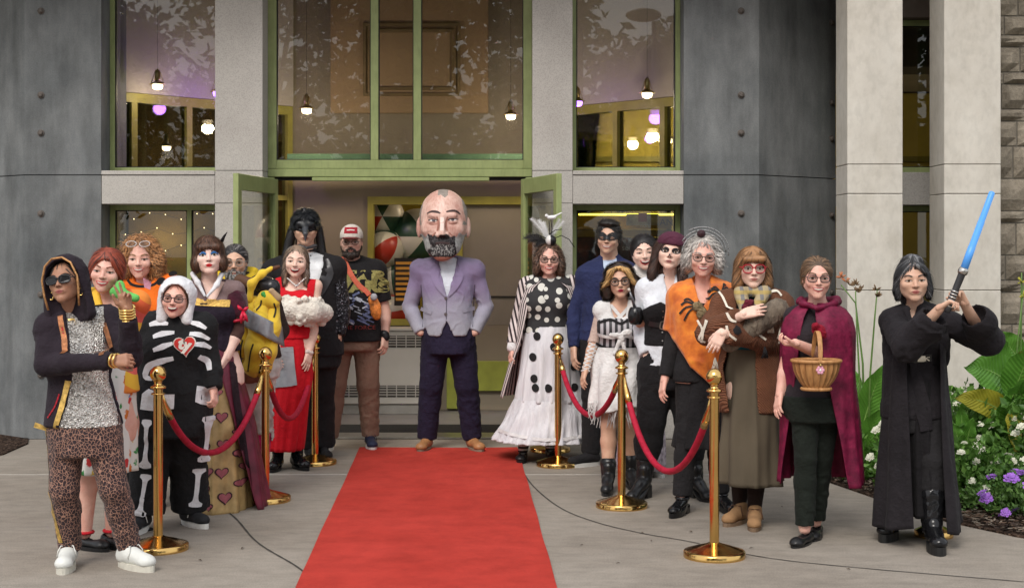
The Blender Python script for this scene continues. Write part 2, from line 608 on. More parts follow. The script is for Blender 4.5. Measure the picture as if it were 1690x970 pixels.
# ------------------------------------------------------------------ ground
def paving():
    g = N('walk_concrete')
    c = g.ramp(g.noise(.55, 6, rough=.62), [(.28, (.24, .205, .168)), (.5, (.31, .272, .228)), (.72, (.36, .322, .274))])
    c = g.mix(.7, c, g.ramp(g.noise(4.5, 8, rough=.75, vec=g.map((1, 2.2, 1))), [(.32, .6), (.6, 1.0)]), 'MULTIPLY')
    c = g.mix(.6, c, g.ramp(g.noise(130, 2), [(.35, .55), (.6, 1.0)]), 'MULTIPLY')
    spots = g.ramp(g.vor(2.3, rand=1.0), [(.02, .3), (.04, 1.0)])
    c = g.mix(.6, c, spots, 'MULTIPLY')
    g.set(c=c, r=.82, spec=.3)
    g.bump(g.math('ADD', g.noise(160, 2), g.noise(14, 4)), .25, .004)
    return g.m
M_WALK = paving()
M_EARTH = mat('lawn_earth', (.09, .10, .04), .95, .3, .6, 30, .4)
gm = MB().add([(-250, -250, -.03), (250, -250, -.03), (250, 250, -.03), (-250, 250, -.03)], [(0, 1, 2, 3)])
tag(gm.build('ground', M_EARTH), kind='structure')
# walk slabs cut along the straight joint in front of the doors
JY = 10.30
for y0, y1 in ((-6.0, JY - .008), (JY + .008, 12.21)):
    mb = MB().box(-16, 16, y0, y1, -.12, 0.0, bev=.004)
    o = mb.build('pavement', M_WALK)
    tag(o, kind='structure')
M_JOINT = mat('joint_caulk', (.62, .60, .55), .9, .1, 10, 80, .2)
M_GROOVE = mat('groove_dirt', (.045, .04, .035), .95, .2, 10, 80, .2)
tag(boxo('pavement_joint', M_JOINT, -16, 16, JY - .007, JY + .007, -.1, -.001), kind='structure')
def strip(pts, w, z, name, m):
    P2 = [Vector(p) for p in pts]
    # smooth with catmull-rom
    out = []
    for i in range(len(P2) - 1):
        a, b, c, d = P2[max(i - 1, 0)], P2[i], P2[i + 1], P2[min(i + 2, len(P2) - 1)]
        for k in range(10):
            t = k / 10
            out.append(.5 * ((2 * b) + (c - a) * t + (2 * a - 5 * b + 4 * c - d) * t * t + (3 * b - a - 3 * c + d) * t ** 3))
    out.append(P2[-1])
    v, f = [], []
    for i, p in enumerate(out):
        t = (out[min(i + 1, len(out) - 1)] - out[max(i - 1, 0)]).normalized()
        n = Vector((-t.y, t.x))
        ww = w * (.8 + .4 * math.sin(i * 1.7) ** 2)
        v += [(p.x + n.x * ww, p.y + n.y * ww, z), (p.x - n.x * ww, p.y - n.y * ww, z)]
    for i in range(len(out) - 1):
        f.append((2 * i, 2 * i + 1, 2 * i + 3, 2 * i + 2))
    return tag(MB().add(v, f).build(name, m), kind='structure')
def g2(px, py):
    p = ground(px, py)
    return (p.x, p.y)
strip([g2(300, 800), g2(378, 846), g2(425, 895), g2(497, 940), (-.85, 6.6), (-.4, 5.6)], .006, .003, 'pavement_joint', M_GROOVE)
strip([g2(858, 770), g2(880, 802), g2(925, 838), g2(985, 862), g2(1060, 880), g2(1135, 893), g2(1300, 925), g2(1690, 960)], .005, .003, 'pavement_joint', M_GROOVE)
# mulch beds
def mulch():
    g = N('bark_mulch')
    c = g.ramp(g.vor(38, out='Color'), [(.2, (.018, .011, .008)), (.6, (.06, .036, .025)), (.9, (.11, .075, .055))])
    g.set(c=c, r=.95, spec=.15)
    g.bump(g.vor(45), 1.0, .03)
    return g.m
M_MULCH = mulch()
def bed(poly, name):
    v = [(x, y, .012) for x, y in poly]
    n = len(v)
    v += [(x, y, -.05) for x, y in poly]
    f = [list(range(n))] + [[i, (i + 1) % n, (i + 1) % n + n, i + n] for i in range(n)]
    return tag(MB().add(v, f).build(name, M_MULCH), kind='structure')
bed([(2.02, 11.3), (2.12, 10.3), (2.25, 9.8), (2.40, 9.2), (2.60, 8.5), (2.86, 8.05), (3.3, 7.6), (4.2, 7.1), (9, 6.3), (9, 13.5), (2.0, 12.3)], 'mulch_bed')
bed([(-4.15, 12.2), (-4.05, 11.9), (-4.03, 11.25), (-4.4, 11.0), (-5.5, 10.7), (-9, 10.2), (-9, 13.4), (-4.15, 13.4)], 'mulch_bed')
# loose bark chips along the bed edge
def chips(xs, name, n, fn):
    mb = MB()
    for i in range(n):
        x, y = fn()
        a = random.uniform(0, 6.28); l = random.uniform(.008, .028); w = random.uniform(.003, .008)
        dx, dy = math.cos(a) * l, math.sin(a) * l
        nx, ny = -math.sin(a) * w, math.cos(a) * w
        z = .013 + random.uniform(.003, .02); t = random.uniform(-.008, .01)
        mb.add([(x - dx - nx, y - dy - ny, z), (x + dx - nx, y + dy - ny, z + t), (x + dx + nx, y + dy + ny, z + t + .003), (x - dx + nx, y - dy + ny, z + .003)], [(0, 1, 2, 3)], random.randint(0, 2))
    o = mb.build(name, [mat('chip_dark', (.03, .018, .012)), mat('chip_brown', (.09, .055, .035)), mat('chip_grey', (.16, .13, .1))])
    return tag(o, 'loose brown bark chips covering the planting bed', 'mulch', kind='stuff')
def _rb():
    t = random.random()
    y = 8.0 + 3.2 * t
    xe = np.interp(y, [8.05, 8.5, 9.2, 9.8, 10.3, 11.3], [2.88, 2.62, 2.42, 2.27, 2.14, 2.04])
    return xe + abs(random.gauss(0, .7)) + .01, y
chips(None, 'bark_chips', 5000, _rb)

# ------------------------------------------------------------------ the building
bld = empty('museum_building', (-1.0, 12.2, 0), 'grey concrete and pale stone museum front with olive green window frames', 'building')
bld_inv = Matrix.Translation((1.0, -12.2, 0))
def pb(mb, name, m, parent=None, smooth=False):
    """a building part given in world coordinates; parent None = the building itself"""
    o = mb.build(name, m, None, smooth)
    o.parent = parent if parent is not None else bld
    o.matrix_parent_inverse = bld_inv if True else Matrix()
    return o
def bx(name, m, x0, x1, y0, y1, z0, z1, parent=None, bev=.004):
    return pb(MB().box(x0, x1, y0, y1, z0, z1, bev=bev), name, m, parent)
TOP = 4.7
YF = 12.2
# concrete piers: flat face, then a face that turns back
def pier(pts, name='concrete_pier'):
    n = len(pts)
    seams = [0.0, 2.265, TOP]
    first = None
    for a, b in zip(seams[:-1], seams[1:]):
        v = [(x, y, a + .004) for x, y in pts] + [(x, y, b - .004) for x, y in pts]
        f = [[i, (i + 1) % n, (i + 1) % n + n, i + n] for i in range(n)] + [list(range(n))[::-1], [i + n for i in range(n)]]
        o = pb(MB().add(v, f), name, M_CONC)
        o2 = first or o
        first = o2
    return first
pl = pier([(-3.525, YF), (-4.18, YF), (-5.0, 12.87), (-8, 12.87), (-8, 13.4), (-3.525, 13.0)])
pr = pier([(1.475, YF), (2.12, YF), (2.93, 12.87), (2.93, 13.3), (1.475, 13.0)])
M_BOLT = mat('rusty_bolt', (.10, .085, .075), .7, .3, 40, 100, .3)
def bolt(x, y, z, rz):
    mb = MB()
    d = Vector((math.sin(rz), -math.cos(rz), 0))
    mb.lathe([(.030, 0), (.030, .006), (.020, .010), (.018, .022), (.012, .026)], (x, y, z), 14, axis=d)
    pb(mb, 'tie_bolt', M_BOLT)
for z in (3.67, 2.95, 2.625, 1.935, 1.24, .55):
    bolt(-4.04, YF - .001, z, 0)
    bolt(1.965, YF - .001, z, 0)
    bolt(2.88, 12.83, z, R(39.6))
# pale granite: pilasters, lintels with a sill course
def pilaster(x0, x1):
    for a, b in ((0, .62), (.625, 2.02), (2.024, 2.30), (2.304, TOP)):
        bx('pilaster', M_GRAN, x0, x1, YF, 12.75, a, b, bev=.003)
pilaster(-2.548, -2.14)
pilaster(.175, .52)
for x0, x1 in ((-3.523, -2.55), (.522, 1.473)):
    bx('lintel', M_GRAN, x0, x1, YF + .004, 12.7, 2.016, 2.262)
    bx('sill', M_GRAN, x0, x1, YF - .006, 12.7, 2.266, 2.302)
    bx('plinth', M_GRAN, x0, x1, YF + .03, 12.7, 0, .42)
def window(x0, x1, z0, z1, Y, mull=(), w=.042, fr=None, depth=.09, name='window', gl=None, trans=()):
    fr = fr or M_GREEN
    f = MB()
    f.box(x0, x0 + w, Y, Y + depth, z0, z1, bev=.003)
    f.box(x1 - w, x1, Y, Y + depth, z0, z1, bev=.003)
    f.box(x0 + w, x1 - w, Y + .003, Y + depth, z0, z0 + w, bev=.003)
    f.box(x0 + w, x1 - w, Y + .003, Y + depth, z1 - w, z1, bev=.003)
    for mx in mull:
        f.box(mx - w * .45, mx + w * .45, Y + .004, Y + depth, z0 + w, z1 - w, bev=.003)
    root = pb(f, name, fr)
    xs = [x0 + w] + [q for mx in mull for q in (mx - w * .45, mx + w * .45)] + [x1 - w]
    for i in range(0, len(xs), 2):
        for q0, q1, thick in ((xs[i], xs[i + 1], .012),):
            g = MB()
            b = .008
            g.box(q0, q0 + b, Y + .02, Y + .05, z0 + w, z1 - w)
            g.box(q1 - b, q1, Y + .02, Y + .05, z0 + w, z1 - w)
            g.box(q0 + b, q1 - b, Y + .021, Y + .05, z0 + w, z0 + w + b)
            g.box(q0 + b, q1 - b, Y + .021, Y + .05, z1 - w - b, z1 - w)
            k = pb(g, 'gasket', M_DARK, root); k.matrix_parent_inverse = Matrix()
            p = MB().box(q0 + b, q1 - b, Y + .034, Y + .040, z0 + w + b, z1 - w - b)
            k = pb(p, 'pane', gl or M_GLASS, root); k.matrix_parent_inverse = Matrix()
    return root
YG = 12.46
window(-3.525, -2.548, 2.302, TOP, YG)
window(-3.525, -2.548, .42, 2.016, YG, mull=(-2.83,), w=.045)
window(.52, 1.475, 2.302, TOP, YG)
window(.52, 1.475, .42, 2.016, YG, w=.045)
# door opening: transom window over a header
window(-2.14, .175, 2.335, TOP, YG, mull=(-1.205, -.83), w=.075)
bx('door_header', M_GREEN, -2.14, .175, YG - .01, 12.62, 2.262, 2.332)
bx('door_jamb', M_GREEN, -2.14, -2.085, YG - .01, 12.6, 0, 2.258)
bx('door_jamb', M_GREEN, .12, .175, YG - .01, 12.6, 0, 2.258)
bx('door_stop', M_DARK, -2.085, .12, 12.50, 12.58, 2.235, 2.262, bev=0)
bx('operator_bar', M_GREEN, -1.75, -.2, 12.44, 12.50, 2.225, 2.258)
# open door leaves
def leaf(hx, hy, ox, oy, sgn):
    d = Vector((ox - hx, oy - hy, 0)); W = d.length; d.normalize()
    n = Vector((-d.y, d.x, 0)) * sgn
    Mx = Matrix(((d.x, n.x, 0, hx), (d.y, n.y, 0, hy), (0, 0, 1, .012), (0, 0, 0, 1)))
    def part(mb, name, m, parent=None):
        mb.v = [tuple(Mx @ Vector(p)) for p in mb.v]
        o = pb(mb, name, m, parent)
        if parent is not None:
            o.matrix_parent_inverse = Matrix()
        return o
    Hh, st = 2.225, .085
    f = MB()
    f.box(0, st, 0, .045, 0, Hh, bev=.003); f.box(W - st, W, 0, .045, 0, Hh, bev=.003)
    f.box(st, W - st, .001, .044, Hh - .13, Hh, bev=.003); f.box(st, W - st, .001, .044, 0, .22, bev=.003)
    r = part(f, 'door', M_GREEN)
    part(MB().box(st, W - st, .018, .026, .22, Hh - .13), 'pane', M_GLASS_DOOR, r)
    part(MB().tube([(W - .05, -.05, .85), (W - .05, -.05, 1.25)], .012), 'handle', M_STEEL, r)
    part(MB().tube([(W * .3, -.02, Hh - .06), (W * .12, -.05, Hh - .03), (.02, -.35, Hh + .0)], .008).box(.1, .4, -.05, -.002, Hh - .09, Hh - .03, bev=.004), 'closer_arm', M_STEEL, r)
    return r
leaf(-2.085, 12.42, -2.235, 11.39, 1)
leaf(.12, 12.42, .40, 11.42, -1)
bx('threshold', M_STEEL, -2.08, .115, 12.22, 12.55, 0, .014)
tag(boxo('door_mat', mat('mat_black', (.012, .012, .011), .95, .3, 30, 200, .8), -2.05, .1, 12.56, 13.15, 0, .012, bev=.004), 'black ribbed entrance mat just inside the open doors', 'mat')
# unseen soffit out in front of the facade, darkens its top
bx('soffit', mat('soffit_brown', (.10, .07, .05), .8), -9, 9, 10.9, 12.19, 4.72, 4.95, bev=0)
bx('roof_edge', M_CONC, -9, 9, 12.19, 20, 4.72, 4.95, bev=0)
# wall with windows behind the stone columns
window(2.93, 4.2, 2.305, 3.66, 12.62, mull=(), w=.05)
bx('lintel', M_GRAN, 2.932, 4.6, 12.45, 12.9, 2.016, 2.302)
bx('lintel', mat('brown_fascia', (.13, .10, .08), .7), 2.932, 4.6, 12.5, 12.9, 3.662, TOP)
window(2.93, 4.2, .42, 2.014, 12.62, w=.05)
bx('plinth', M_GRAN, 2.932, 4.6, 12.5, 12.9, 0, .418)
# limestone columns
def column(x0, x1, y0, y1):
    r = None
    for a, b in ((0, .30), (.304, 1.30), (1.304, 2.066), (2.07, 2.30), (2.304, 3.9), (3.904, 4.72)):
        mb = MB().box(x0, x1, y0, y1, a, b, bev=.005)
        o = pb(mb, 'column' if r is None else 'column_block', M_LIME, r)
        if r is None: r = o
        else: o.matrix_parent_inverse = Matrix()
column(2.665, 3.105, 11.3, 11.7)
column(3.435, 3.885, 11.3, 11.7)

# ------------------------------------------------------------------ rubble stone wall beyond the columns
wall = empty('stone_wall', (4.4, 11.9, 0), 'rough tan ashlar stone wall behind the canna leaves', 'wall')
def stone_mat(i):
    g = N('rough_stone')
    k = (.85, 1.0, 1.12)[i]
    c = g.ramp(g.noise(6, 6, rough=.7), [(.3, (.20 * k, .17 * k, .13 * k)), (.7, (.36 * k, .315 * k, .25 * k))])
    c = g.mix(.4, c, g.ramp(g.noise(40, 4), [(.35, .55), (.6, 1.0)]), 'MULTIPLY')
    g.set(c=c, r=.9, spec=.2)
    g.bump(g.noise(24, 6, rough=.7), .8, .02)
    return g.m
SM = [stone_mat(i) for i in range(3)]
boxo('mortar', mat('wall_mortar', (.16, .145, .12), .95, .2, 8, 90, .4), -.5, 1.6, 0.02, .3, 0, 4.6, wall)
z = 0.0
rs = random.Random(3)
while z < 4.6:
    hgt = rs.choice((.10, .16, .21, .27))
    x = -.5 - rs.uniform(0, .2)
    while x < 1.6:
        w = rs.uniform(.18, .55)
        n = 5
        v, f = [], []
        x0, x1 = max(x, -.5) + .006, min(x + w, 1.6) - .006
        if x1 - x0 > .05:
            for j in range(4):
                for i in range(n):
                    ed = i in (0, n - 1) or j in (0, 3)
                    v.append((x0 + (x1 - x0) * i / (n - 1) + (0 if ed else rs.uniform(-.01, .01)), (.012 if ed else -.018 - rs.uniform(0, .025)), z + .006 + (hgt - .012) * j / 3))
            for j in range(3):
                for i in range(n - 1):
                    f.append((j * n + i, j * n + i + 1, (j + 1) * n + i + 1, (j + 1) * n + i))
            b = len(v)
            v += [(x0, .06, z + .006), (x1, .06, z + .006), (x1, .06, z + hgt - .006), (x0, .06, z + hgt - .006)]
            f += [[b, b + 1] + [i for i in range(n)][::-1], [b + 3, b + 2] + [3 * n + i for i in range(n)][::-1], [b, b + 3, 3 * n, 2 * n, n, 0], [b + 1, b + 2, 4 * n - 1, 3 * n - 1, 2 * n - 1, n - 1]]
            MB().add(v, f).build('stone', SM[rs.randint(0, 2)], wall)
        x += w
    z += hgt

# ------------------------------------------------------------------ lobby seen through glass and doors
bx('lobby_floor', mat('lobby_floor', (.16, .15, .14), .5, .15, 3, 60, .1), -8, 8, 12.56, 20, -.06, -.004, bev=0)
bx('lobby_ceiling', M_PALEWALL, -8, 8, 12.56, 20, 4.6, 4.7, bev=0)
bx('lobby_wall', M_TANWALL, -8, 8, 19.8, 20, 0, 4.6, bev=0)
bx('lobby_wall', M_TANWALL, -8, -7.8, 13.4, 19.8, 0, 4.6, bev=0)
bx('lobby_wall', M_TANWALL, 7.8, 8, 12.9, 19.8, 0, 4.6, bev=0)
bx('facade_back', M_PALEWALL, 4.6, 8, 12.6, 12.9, 0, 4.6, bev=0)
# back wall of the vestibule with an opening for the display
BY = 14.4
bx('vestibule_wall', M_TANWALL, -2.25, -1.44, BY, BY + .12, 0, 4.6, bev=0)
bx('vestibule_wall', M_TANWALL, -1.44, .6, BY, BY + .12, 2.14, 4.6, bev=0)
bx('vestibule_wall', M_TANWALL, -1.44, .6, BY, BY + .12, 0, .86, bev=0)
bx('hung_panel', M_TANPANEL, -1.83, -.24, BY - .06, BY - .004, 3.0, 4.55)
fr = MB()
for a in (0, .06):
    fr.box(-1.50 + a, -.52 - a, BY - .085, BY - .061, 3.17 + a, 3.20 + a); fr.box(-1.50 + a, -.52 - a, BY - .085, BY - .061, 3.87 - a, 3.90 - a)
    fr.box(-1.50 + a, -1.47 + a, BY - .084, BY - .061, 3.20 + a, 3.87 - a); fr.box(-.55 - a, -.52 - a, BY - .084, BY - .061, 3.20 + a, 3.87 - a)
pb(fr, 'panel_moulding', mat('dark_moulding', (.17, .12, .06), .6))
bx('green_ledge', mat('green_glass_ledge', (.10, .19, .12), .4), -2.2, .5, 13.9, 13.98, 2.49, 2.56)
# angled inner glass walls on both sides
def wing(a, b, name):
    a, b = Vector(a), Vector(b)
    d = (b - a); Ln = d.length; d.normalize(); n = Vector((-d.y, d.x))
    def T(mb):
        mb.v = [(a.x + d.x * p[0] + n.x * p[1], a.y + d.y * p[0] + n.y * p[1], p[2]) for p in mb.v]
        return mb
    pb(T(MB().box(0, Ln, -.06, .06, 3.07, 4.6)), 'wing_wall', M_PALEWALL)
    f = MB().box(0, Ln, -.05, .05, 2.98, 3.066).box(0, Ln, -.05, .05, 0, .1)
    k = 4
    for i in range(k + 1):
        x = .03 + (Ln - .06) * i / k
        f.box(x - .03, x + .03, -.049, .049, .1, 2.98)
    f.box(0, Ln, -.045, .045, 2.12, 2.17)
    r = pb(T(f), 'inner_window', M_INGREEN)
    for i in range(k):
        x0, x1 = .06 + (Ln - .06) * i / k, (Ln - .06) * (i + 1) / k
        for z0, z1 in ((.1, 2.12), (2.17, 2.98)):
            o = pb(T(MB().box(x0, x1, -.006, .006, z0, z1)), 'pane', M_GLASS_IN, r); o.matrix_parent_inverse = Matrix()
wing((-3.95, 12.72), (-2.25, 14.4), 'west')
wing((.6, 14.4), (2.32, 12.72), 'east')
# yellow room on one side, dim room on the other
bx('yellow_wall', M_YELWALL, .62, 5.5, 16.2, 16.3, 0, 3.4, bev=0)
bx('yellow_ceiling', M_PALEWALL, .75, 5.5, 14.6, 16.2, 3.42, 3.5, bev=0)
bx('yellow_rail', M_INGREEN, .62, 5.5, 16.12, 16.2, 2.62, 2.68, bev=0)
for q in (1.2, 2.2, 3.2): bx('yellow_post', M_INGREEN, q, q + .06, 16.12, 16.19, 0, 2.62, bev=0)
bx('brown_wall', mat('brown_plaster', (.20, .13, .05), .85), -6.5, -2.3, 16.0, 16.1, 0, 4.2, bev=0)
bx('warm_backing', mat('olive_backing', (.32, .22, .06), .8, .3, 3, 60, .1), -3.5, -2.56, 12.98, 13.0, 0, 1.99, bev=0)  # added panel, warm lit tone of the room put into its olive colour
# display of striped balls in a recess
bx('display_back', mat('display_yellow', (.42, .33, .05), .8), -1.44, -.55, 15.0, 15.05, .86, 2.14, bev=0)
fr = MB()
fr.box(-1.46, -1.40, BY - .03, BY + .1, .86, 2.16).box(-1.40, .12, BY - .03, BY + .1, 2.08, 2.16).box(-1.40, -.52, BY - .03, BY + .1, .86, .92).box(-.56, -.50, BY - .029, BY + .1, .92, 2.08)
pb(fr, 'display_frame', M_INGREEN)
bx('display_panel', mat('grey_taupe_panel', (.22, .195, .165), .6, .1, 2, 60, .05), -.5, .6, BY + .02, BY + .06, .86, 2.08)
bx('panel_seam', M_DARK, -.5, .6, BY + .008, BY + .018, 1.14, 1.155, bev=0)
bx('green_post', mat('bright_green_post', (.27, .30, .05), .5), -.66, -.46, BY - .05, BY - .004, .02, .86)
bx('green_rail', mat('bright_green_post', (.27, .30, .05), .5), -.46, .3, BY - .05, BY - .004, .2, .5)
def ball_mat(c1, c2, c3):
    g = N('ball_stripes')
    o = g.sep()
    an = g.math('ARCTAN2', o[0], o[2])
    t = g.math('FRACT', g.math('ADD', g.math('MULTIPLY', an, 1 / 6.2832), .5))
    W = (.55, .53, .47)
    g.set(c=g.ramp(t, [(0, c1), (.17, W), (.34, c2), (.5, W), (.67, c3), (.84, W)], 'CONSTANT'), r=.35)
    return g.m
RD, GN, YL, BK = (.38, .03, .015), (.02, .06, .035), (.5, .36, .03), (.015, .015, .015)
for i, (px, py, rp, cs, Yb, lab) in enumerate([(634, 358, 34, (RD, GN, GN), 14.78, 'white and red striped beach ball, topmost in the display behind the cap wearer'), (690, 392, 48, (GN, RD, GN), 14.85, 'largest striped beach ball in the display, beside the giant head'), (637, 410, 31, (GN, RD, RD), 14.66, 'green and white beach ball in the display, second from its top corner'), (655, 462, 38, (RD, YL, GN), 14.8, 'pale beach ball low in the display behind the black shirt'), (650, 515, 32, (RD, RD, RD), 14.7, 'mostly red beach ball at the foot of the display')]):
    c = at(px, py, Yb)
    r = rp * Yb / FPX
    o = MB().ell((0, 0, 0), (r, r, r), 26, 16).build('beach_ball', ball_mat(*cs), None, True, c)
    o.rotation_euler = (.4 * i, .5 + i * 1.1, .7 * i)
    tag(o, lab, 'beach ball', 'balls in the lobby display')
sg = empty('display_sign', at(672, 465, BY - .06), 'dark display sign with orange lettering beside the giant head', 'sign')
boxo('sign_board', mat('sign_black', (.015, .012, .01), .6), -.13, .13, 0, .015, -.24, .24, sg)
for i in range(8):
    z = .19 - i * .052
    wds = [.22, .18, .2, .13, .21, .17, .2, .15][i]
    boxo('sign_line', mat('sign_orange', (.55, .26, .04), .5), -.115, -.115 + wds, -.004, -.001, z - .015, z + .012, sg)
# convector heater under the display
hb = empty('wall_heater', (-1.45, 14.05, 0), 'white convector heater with two rows of grille slots inside the doors', 'heater')
M_HEAT = mat('heater_enamel', (.40, .385, .35), .5, .06, 3, 60, .05)
boxo('heater_case', M_HEAT, -.75, .62, 0, .30, .10, .82, hb, .006)
boxo('heater_base', mat('heater_base', (.25, .24, .22), .6), -.74, .61, .02, .3, 0, .098, hb)
boxo('heater_top', M_HEAT, -.77, .64, -.015, .32, .822, .85, hb, .004)
for z0 in (.66, .17):
    for i in range(14):
        x = -.72 + i * .094
        boxo('grille_slot', mat('slot_dark', (.05, .045, .04), .7), x, x + .084, -.004, -.001, z0, z0 + .115, hb)
        for k in range(4):
            boxo('grille_bar', M_HEAT, x, x + .084, -.010, -.005, z0 + .02 + k * .026, z0 + .027 + k * .026, hb)

# pendant lamps
def pendant(px, py, Y, warm, label, energy, kind=0):
    c = at(px, py, Y)
    t = empty('pendant_lamp', c, label, 'lamp', 'industrial pendant lamps in the lobby')
    t.scale = (.78, .78, .78)
    MB().lathe([(.030, .03), (.034, .05), (.030, .13), (.014, .155), (.008, .17)], (0, 0, 0), 16).build('lamp_cap', M_BRASSY, t, True)
    MB().lathe([(.098, -.012), (.075, .004), (.035, .028)], (0, 0, 0), 20).build('lamp_shade', M_BRASSY, t, True)
    cg = MB()
    for k in range(4):
        a = k * math.pi / 2 + .4
        cg.tube([(.075 * math.cos(a), .075 * math.sin(a), .0), (.02 * math.cos(a), .02 * math.sin(a), .16)], .004, 5)
    cg.build('cage_bar', M_BRASSY, t)
    MB().tube([(0, 0, .16), (0, 0, (4.6 - c.z) / .78)], .0015, 4).build('cord', M_DARK, t)
    MB().lathe([(.06, -.012), (.062, -.03), (.055, -.06), (.03, -.072), (.005, -.074)], (0, 0, 0), 18).build('glass_jar', emit('lamp_glow', warm, 6), t, True)
    l = bpy.data.lights.new('lamp_light', 'POINT')
    l.energy = energy * .7; l.color = warm; l.shadow_soft_size = .06
    lo = bpy.data.objects.new('lamp_light', l); col.objects.link(lo); lo.parent = t; lo.location = (0, 0, -.12)
WARM, PURP = (1.0, .80, .55), (.42, .16, 1.0)
pendant(260, 138, 12.98, WARM, 'lit pendant lamp behind the upper window above the orange shirt', 7)
pendant(506, 178, 13.5, WARM, 'lit pendant lamp behind the transom above the crow mask', 34)
pendant(843, 188, 13.5, WARM, 'lit pendant lamp behind the transom near the open door on the right', 34)
pendant(1068, 152, 12.98, WARM, 'lit pendant lamp high behind the upper window above the masked man', 7)
pendant(275, 240, 15.2, WARM, 'pendant lamp deep inside, seen through two panes above the curly hair', 16)
pendant(963, 203, 15.4, WARM, 'pendant lamp in the yellow room nearest the door pilaster', 55)
pendant(1103, 228, 15.4, WARM, 'pendant lamp in the yellow room nearest the concrete pier', 55)
pendant(953, 166, 13.55, PURP, 'small purple lit lamp at the edge of the upper window', 7)
pendant(360, 150, 13.2, PURP, 'purple lit lamp hidden behind the pale pilaster', 12)
# fairy lights behind the lower window
fl = empty('string_lights', at(270, 370, 12.9), 'string of tiny warm fairy lights behind the lower window', 'string lights')
mbw = MB(); M_FAIRY = emit('fairy_glow', (1.0, .75, .35), 5)
i = 0
for r_ in range(5):
    pts = []
    for k in range(7):
        px, py = 195 + k * 26 + (r_ % 2) * 12, 356 + r_ * 26 + 6 * math.sin(k * 2 + r_)
        p = at(px, py, 12.85 + .05 * r_) - Vector(fl.location)
        pts.append(p)
        MB().ell(p, (.0048, .0048, .0048), 8, 6).build('bulb', M_FAIRY, fl, True)
    mbw.tube(pts, .0015, 4)
mbw.build('wire', M_DARK, fl)
def soft(par, loc, e, c):  # extra point light added to brighten the space behind a window
    l = bpy.data.lights.new('lamp_light', 'POINT'); l.energy = e; l.color = c; l.shadow_soft_size = .15
    o = bpy.data.objects.new('lamp_light', l); col.objects.link(o); o.parent = par; o.location = loc
soft(fl, (0.0, -.08, -.15), 2.2, (1.0, .72, .32))
# poster and lamp strip behind the lower window on the other side
tb = tag(MB().tube([at(955, 354, 12.75), at(1112, 354, 12.75)], .008, 8).build('strip_light', emit('strip_glow', (1.0, .78, .08), 5)), 'thin yellow light tube along the top of the lower window', 'strip light')
soft(tb, tuple(at(1030, 360, 12.72)), 5, (1.0, .75, .25))
M_POST_T = mat('poster_dark', (.035, .03, .028), .5, .4, 8, 60, .05)
pst = empty('window_poster', at(1035, 430, 12.62), 'dark poster with pale lettering behind the lower window', 'poster')
s0 = 12.62 / FPX
def rel(px, py): return ((px - 1035) * s0, -(py - 430) * s0)
def prect(px0, px1, py0, py1, y, m, nm):
    a, b = rel(px0, py0), rel(px1, py1)
    boxo(nm, m, a[0], b[0], y, y + .004, b[1], a[1], pst)
g = N('poster_art')
g.set(c=g.ramp(g.noise(5, 4), [(.42, (.03, .025, .025)), (.55, (.16, .05, .03)), (.66, (.32, .06, .03))]), r=.4)
prect(952, 1110, 392, 640, 0, g.m, 'poster_sheet')
prect(952, 1110, 357, 378, .06, mat('amber_board', (.42, .26, .03), .6), 'amber_board')
prect(952, 1110, 379, 391, .05, mat('amber_rail', (.25, .17, .05), .6), 'amber_rail')
prect(1034, 1088, 353, 372, .03, mat('pale_notice', (.42, .38, .36), .6, .5, 14), 'pale_notice')
prect(1054, 1068, 352, 366, .024, mat('plum_mark', (.25, .05, .08), .6), 'plum_mark')
def text(body, size, m, parent, loc, name='lettering', rot=(R(90), 0, 0), bold=0.0):
    cu = bpy.data.curves.new(name, 'FONT')
    cu.body = body; cu.size = size; cu.align_x = 'CENTER'; cu.align_y = 'CENTER'; cu.offset = bold; cu.extrude = .0005; cu.resolution_u = 3
    t = bpy.data.objects.new(name, cu); col.objects.link(t)
    me = bpy.data.meshes.new_from_object(t)
    bpy.data.objects.remove(t); bpy.data.curves.remove(cu)
    o = obj(name, me, m, parent, loc)
    o.rotation_euler = rot
    return o
M_LET = mat('pale_lettering', (.55, .55, .55), .5)
M_LETD = mat('dark_lettering', (.06, .05, .03), .5)
for bd, px, py, sz, m_, yy in (('AN', 1101, 367, .085, M_LETD, .055), ('ndhs', 1066, 372, .05, M_LET, .02), ('e K', 1036, 397, .06, M_LET, -.004), ('seu', 1035, 409, .07, M_LET, -.004)):
    q = rel(px, py)
    text(bd, sz, m_, pst, (q[0], yy, q[1]))
# ------------------------------------------------------------------ skin, hair
def skin_mat(name, c, red=.12):
    g = N(name)
    a = g.noise(14, 4)
    hi = (min(1, c[0] * 1.08), c[1] * 1.05, c[2] * 1.05)
    lo = (c[0] * .95, c[1] * (1 - red * 1.5), c[2] * (1 - red * 1.6))
    cc = g.ramp(a, [(.3, lo), (.7, hi)])
    cc = g.mix(.25, cc, g.ramp(g.noise(160, 3), [(.35, .75), (.6, 1.0)]), 'MULTIPLY')
    g.set(c=cc, r=.48, spec=.38, sss=.06)
    g.b.inputs['Subsurface Radius'].default_value = (.012, .005, .003)
    g.b.inputs['Subsurface Scale'].default_value = 1.0
    g.bump(g.noise(220, 2), .08, .002)
    return g.m
SK = dict(light=skin_mat('skin_light', (.66, .43, .335)), pink=skin_mat('skin_pink', (.68, .42, .335), .16), fair=skin_mat('skin_fair', (.72, .51, .41), .1), tan=skin_mat('skin_tan', (.56, .36, .25)), brown=skin_mat('skin_brown', (.34, .185, .115)), olive=skin_mat('skin_olive', (.55, .365, .26)), pale=skin_mat('skin_pale', (.74, .54, .46), .08))
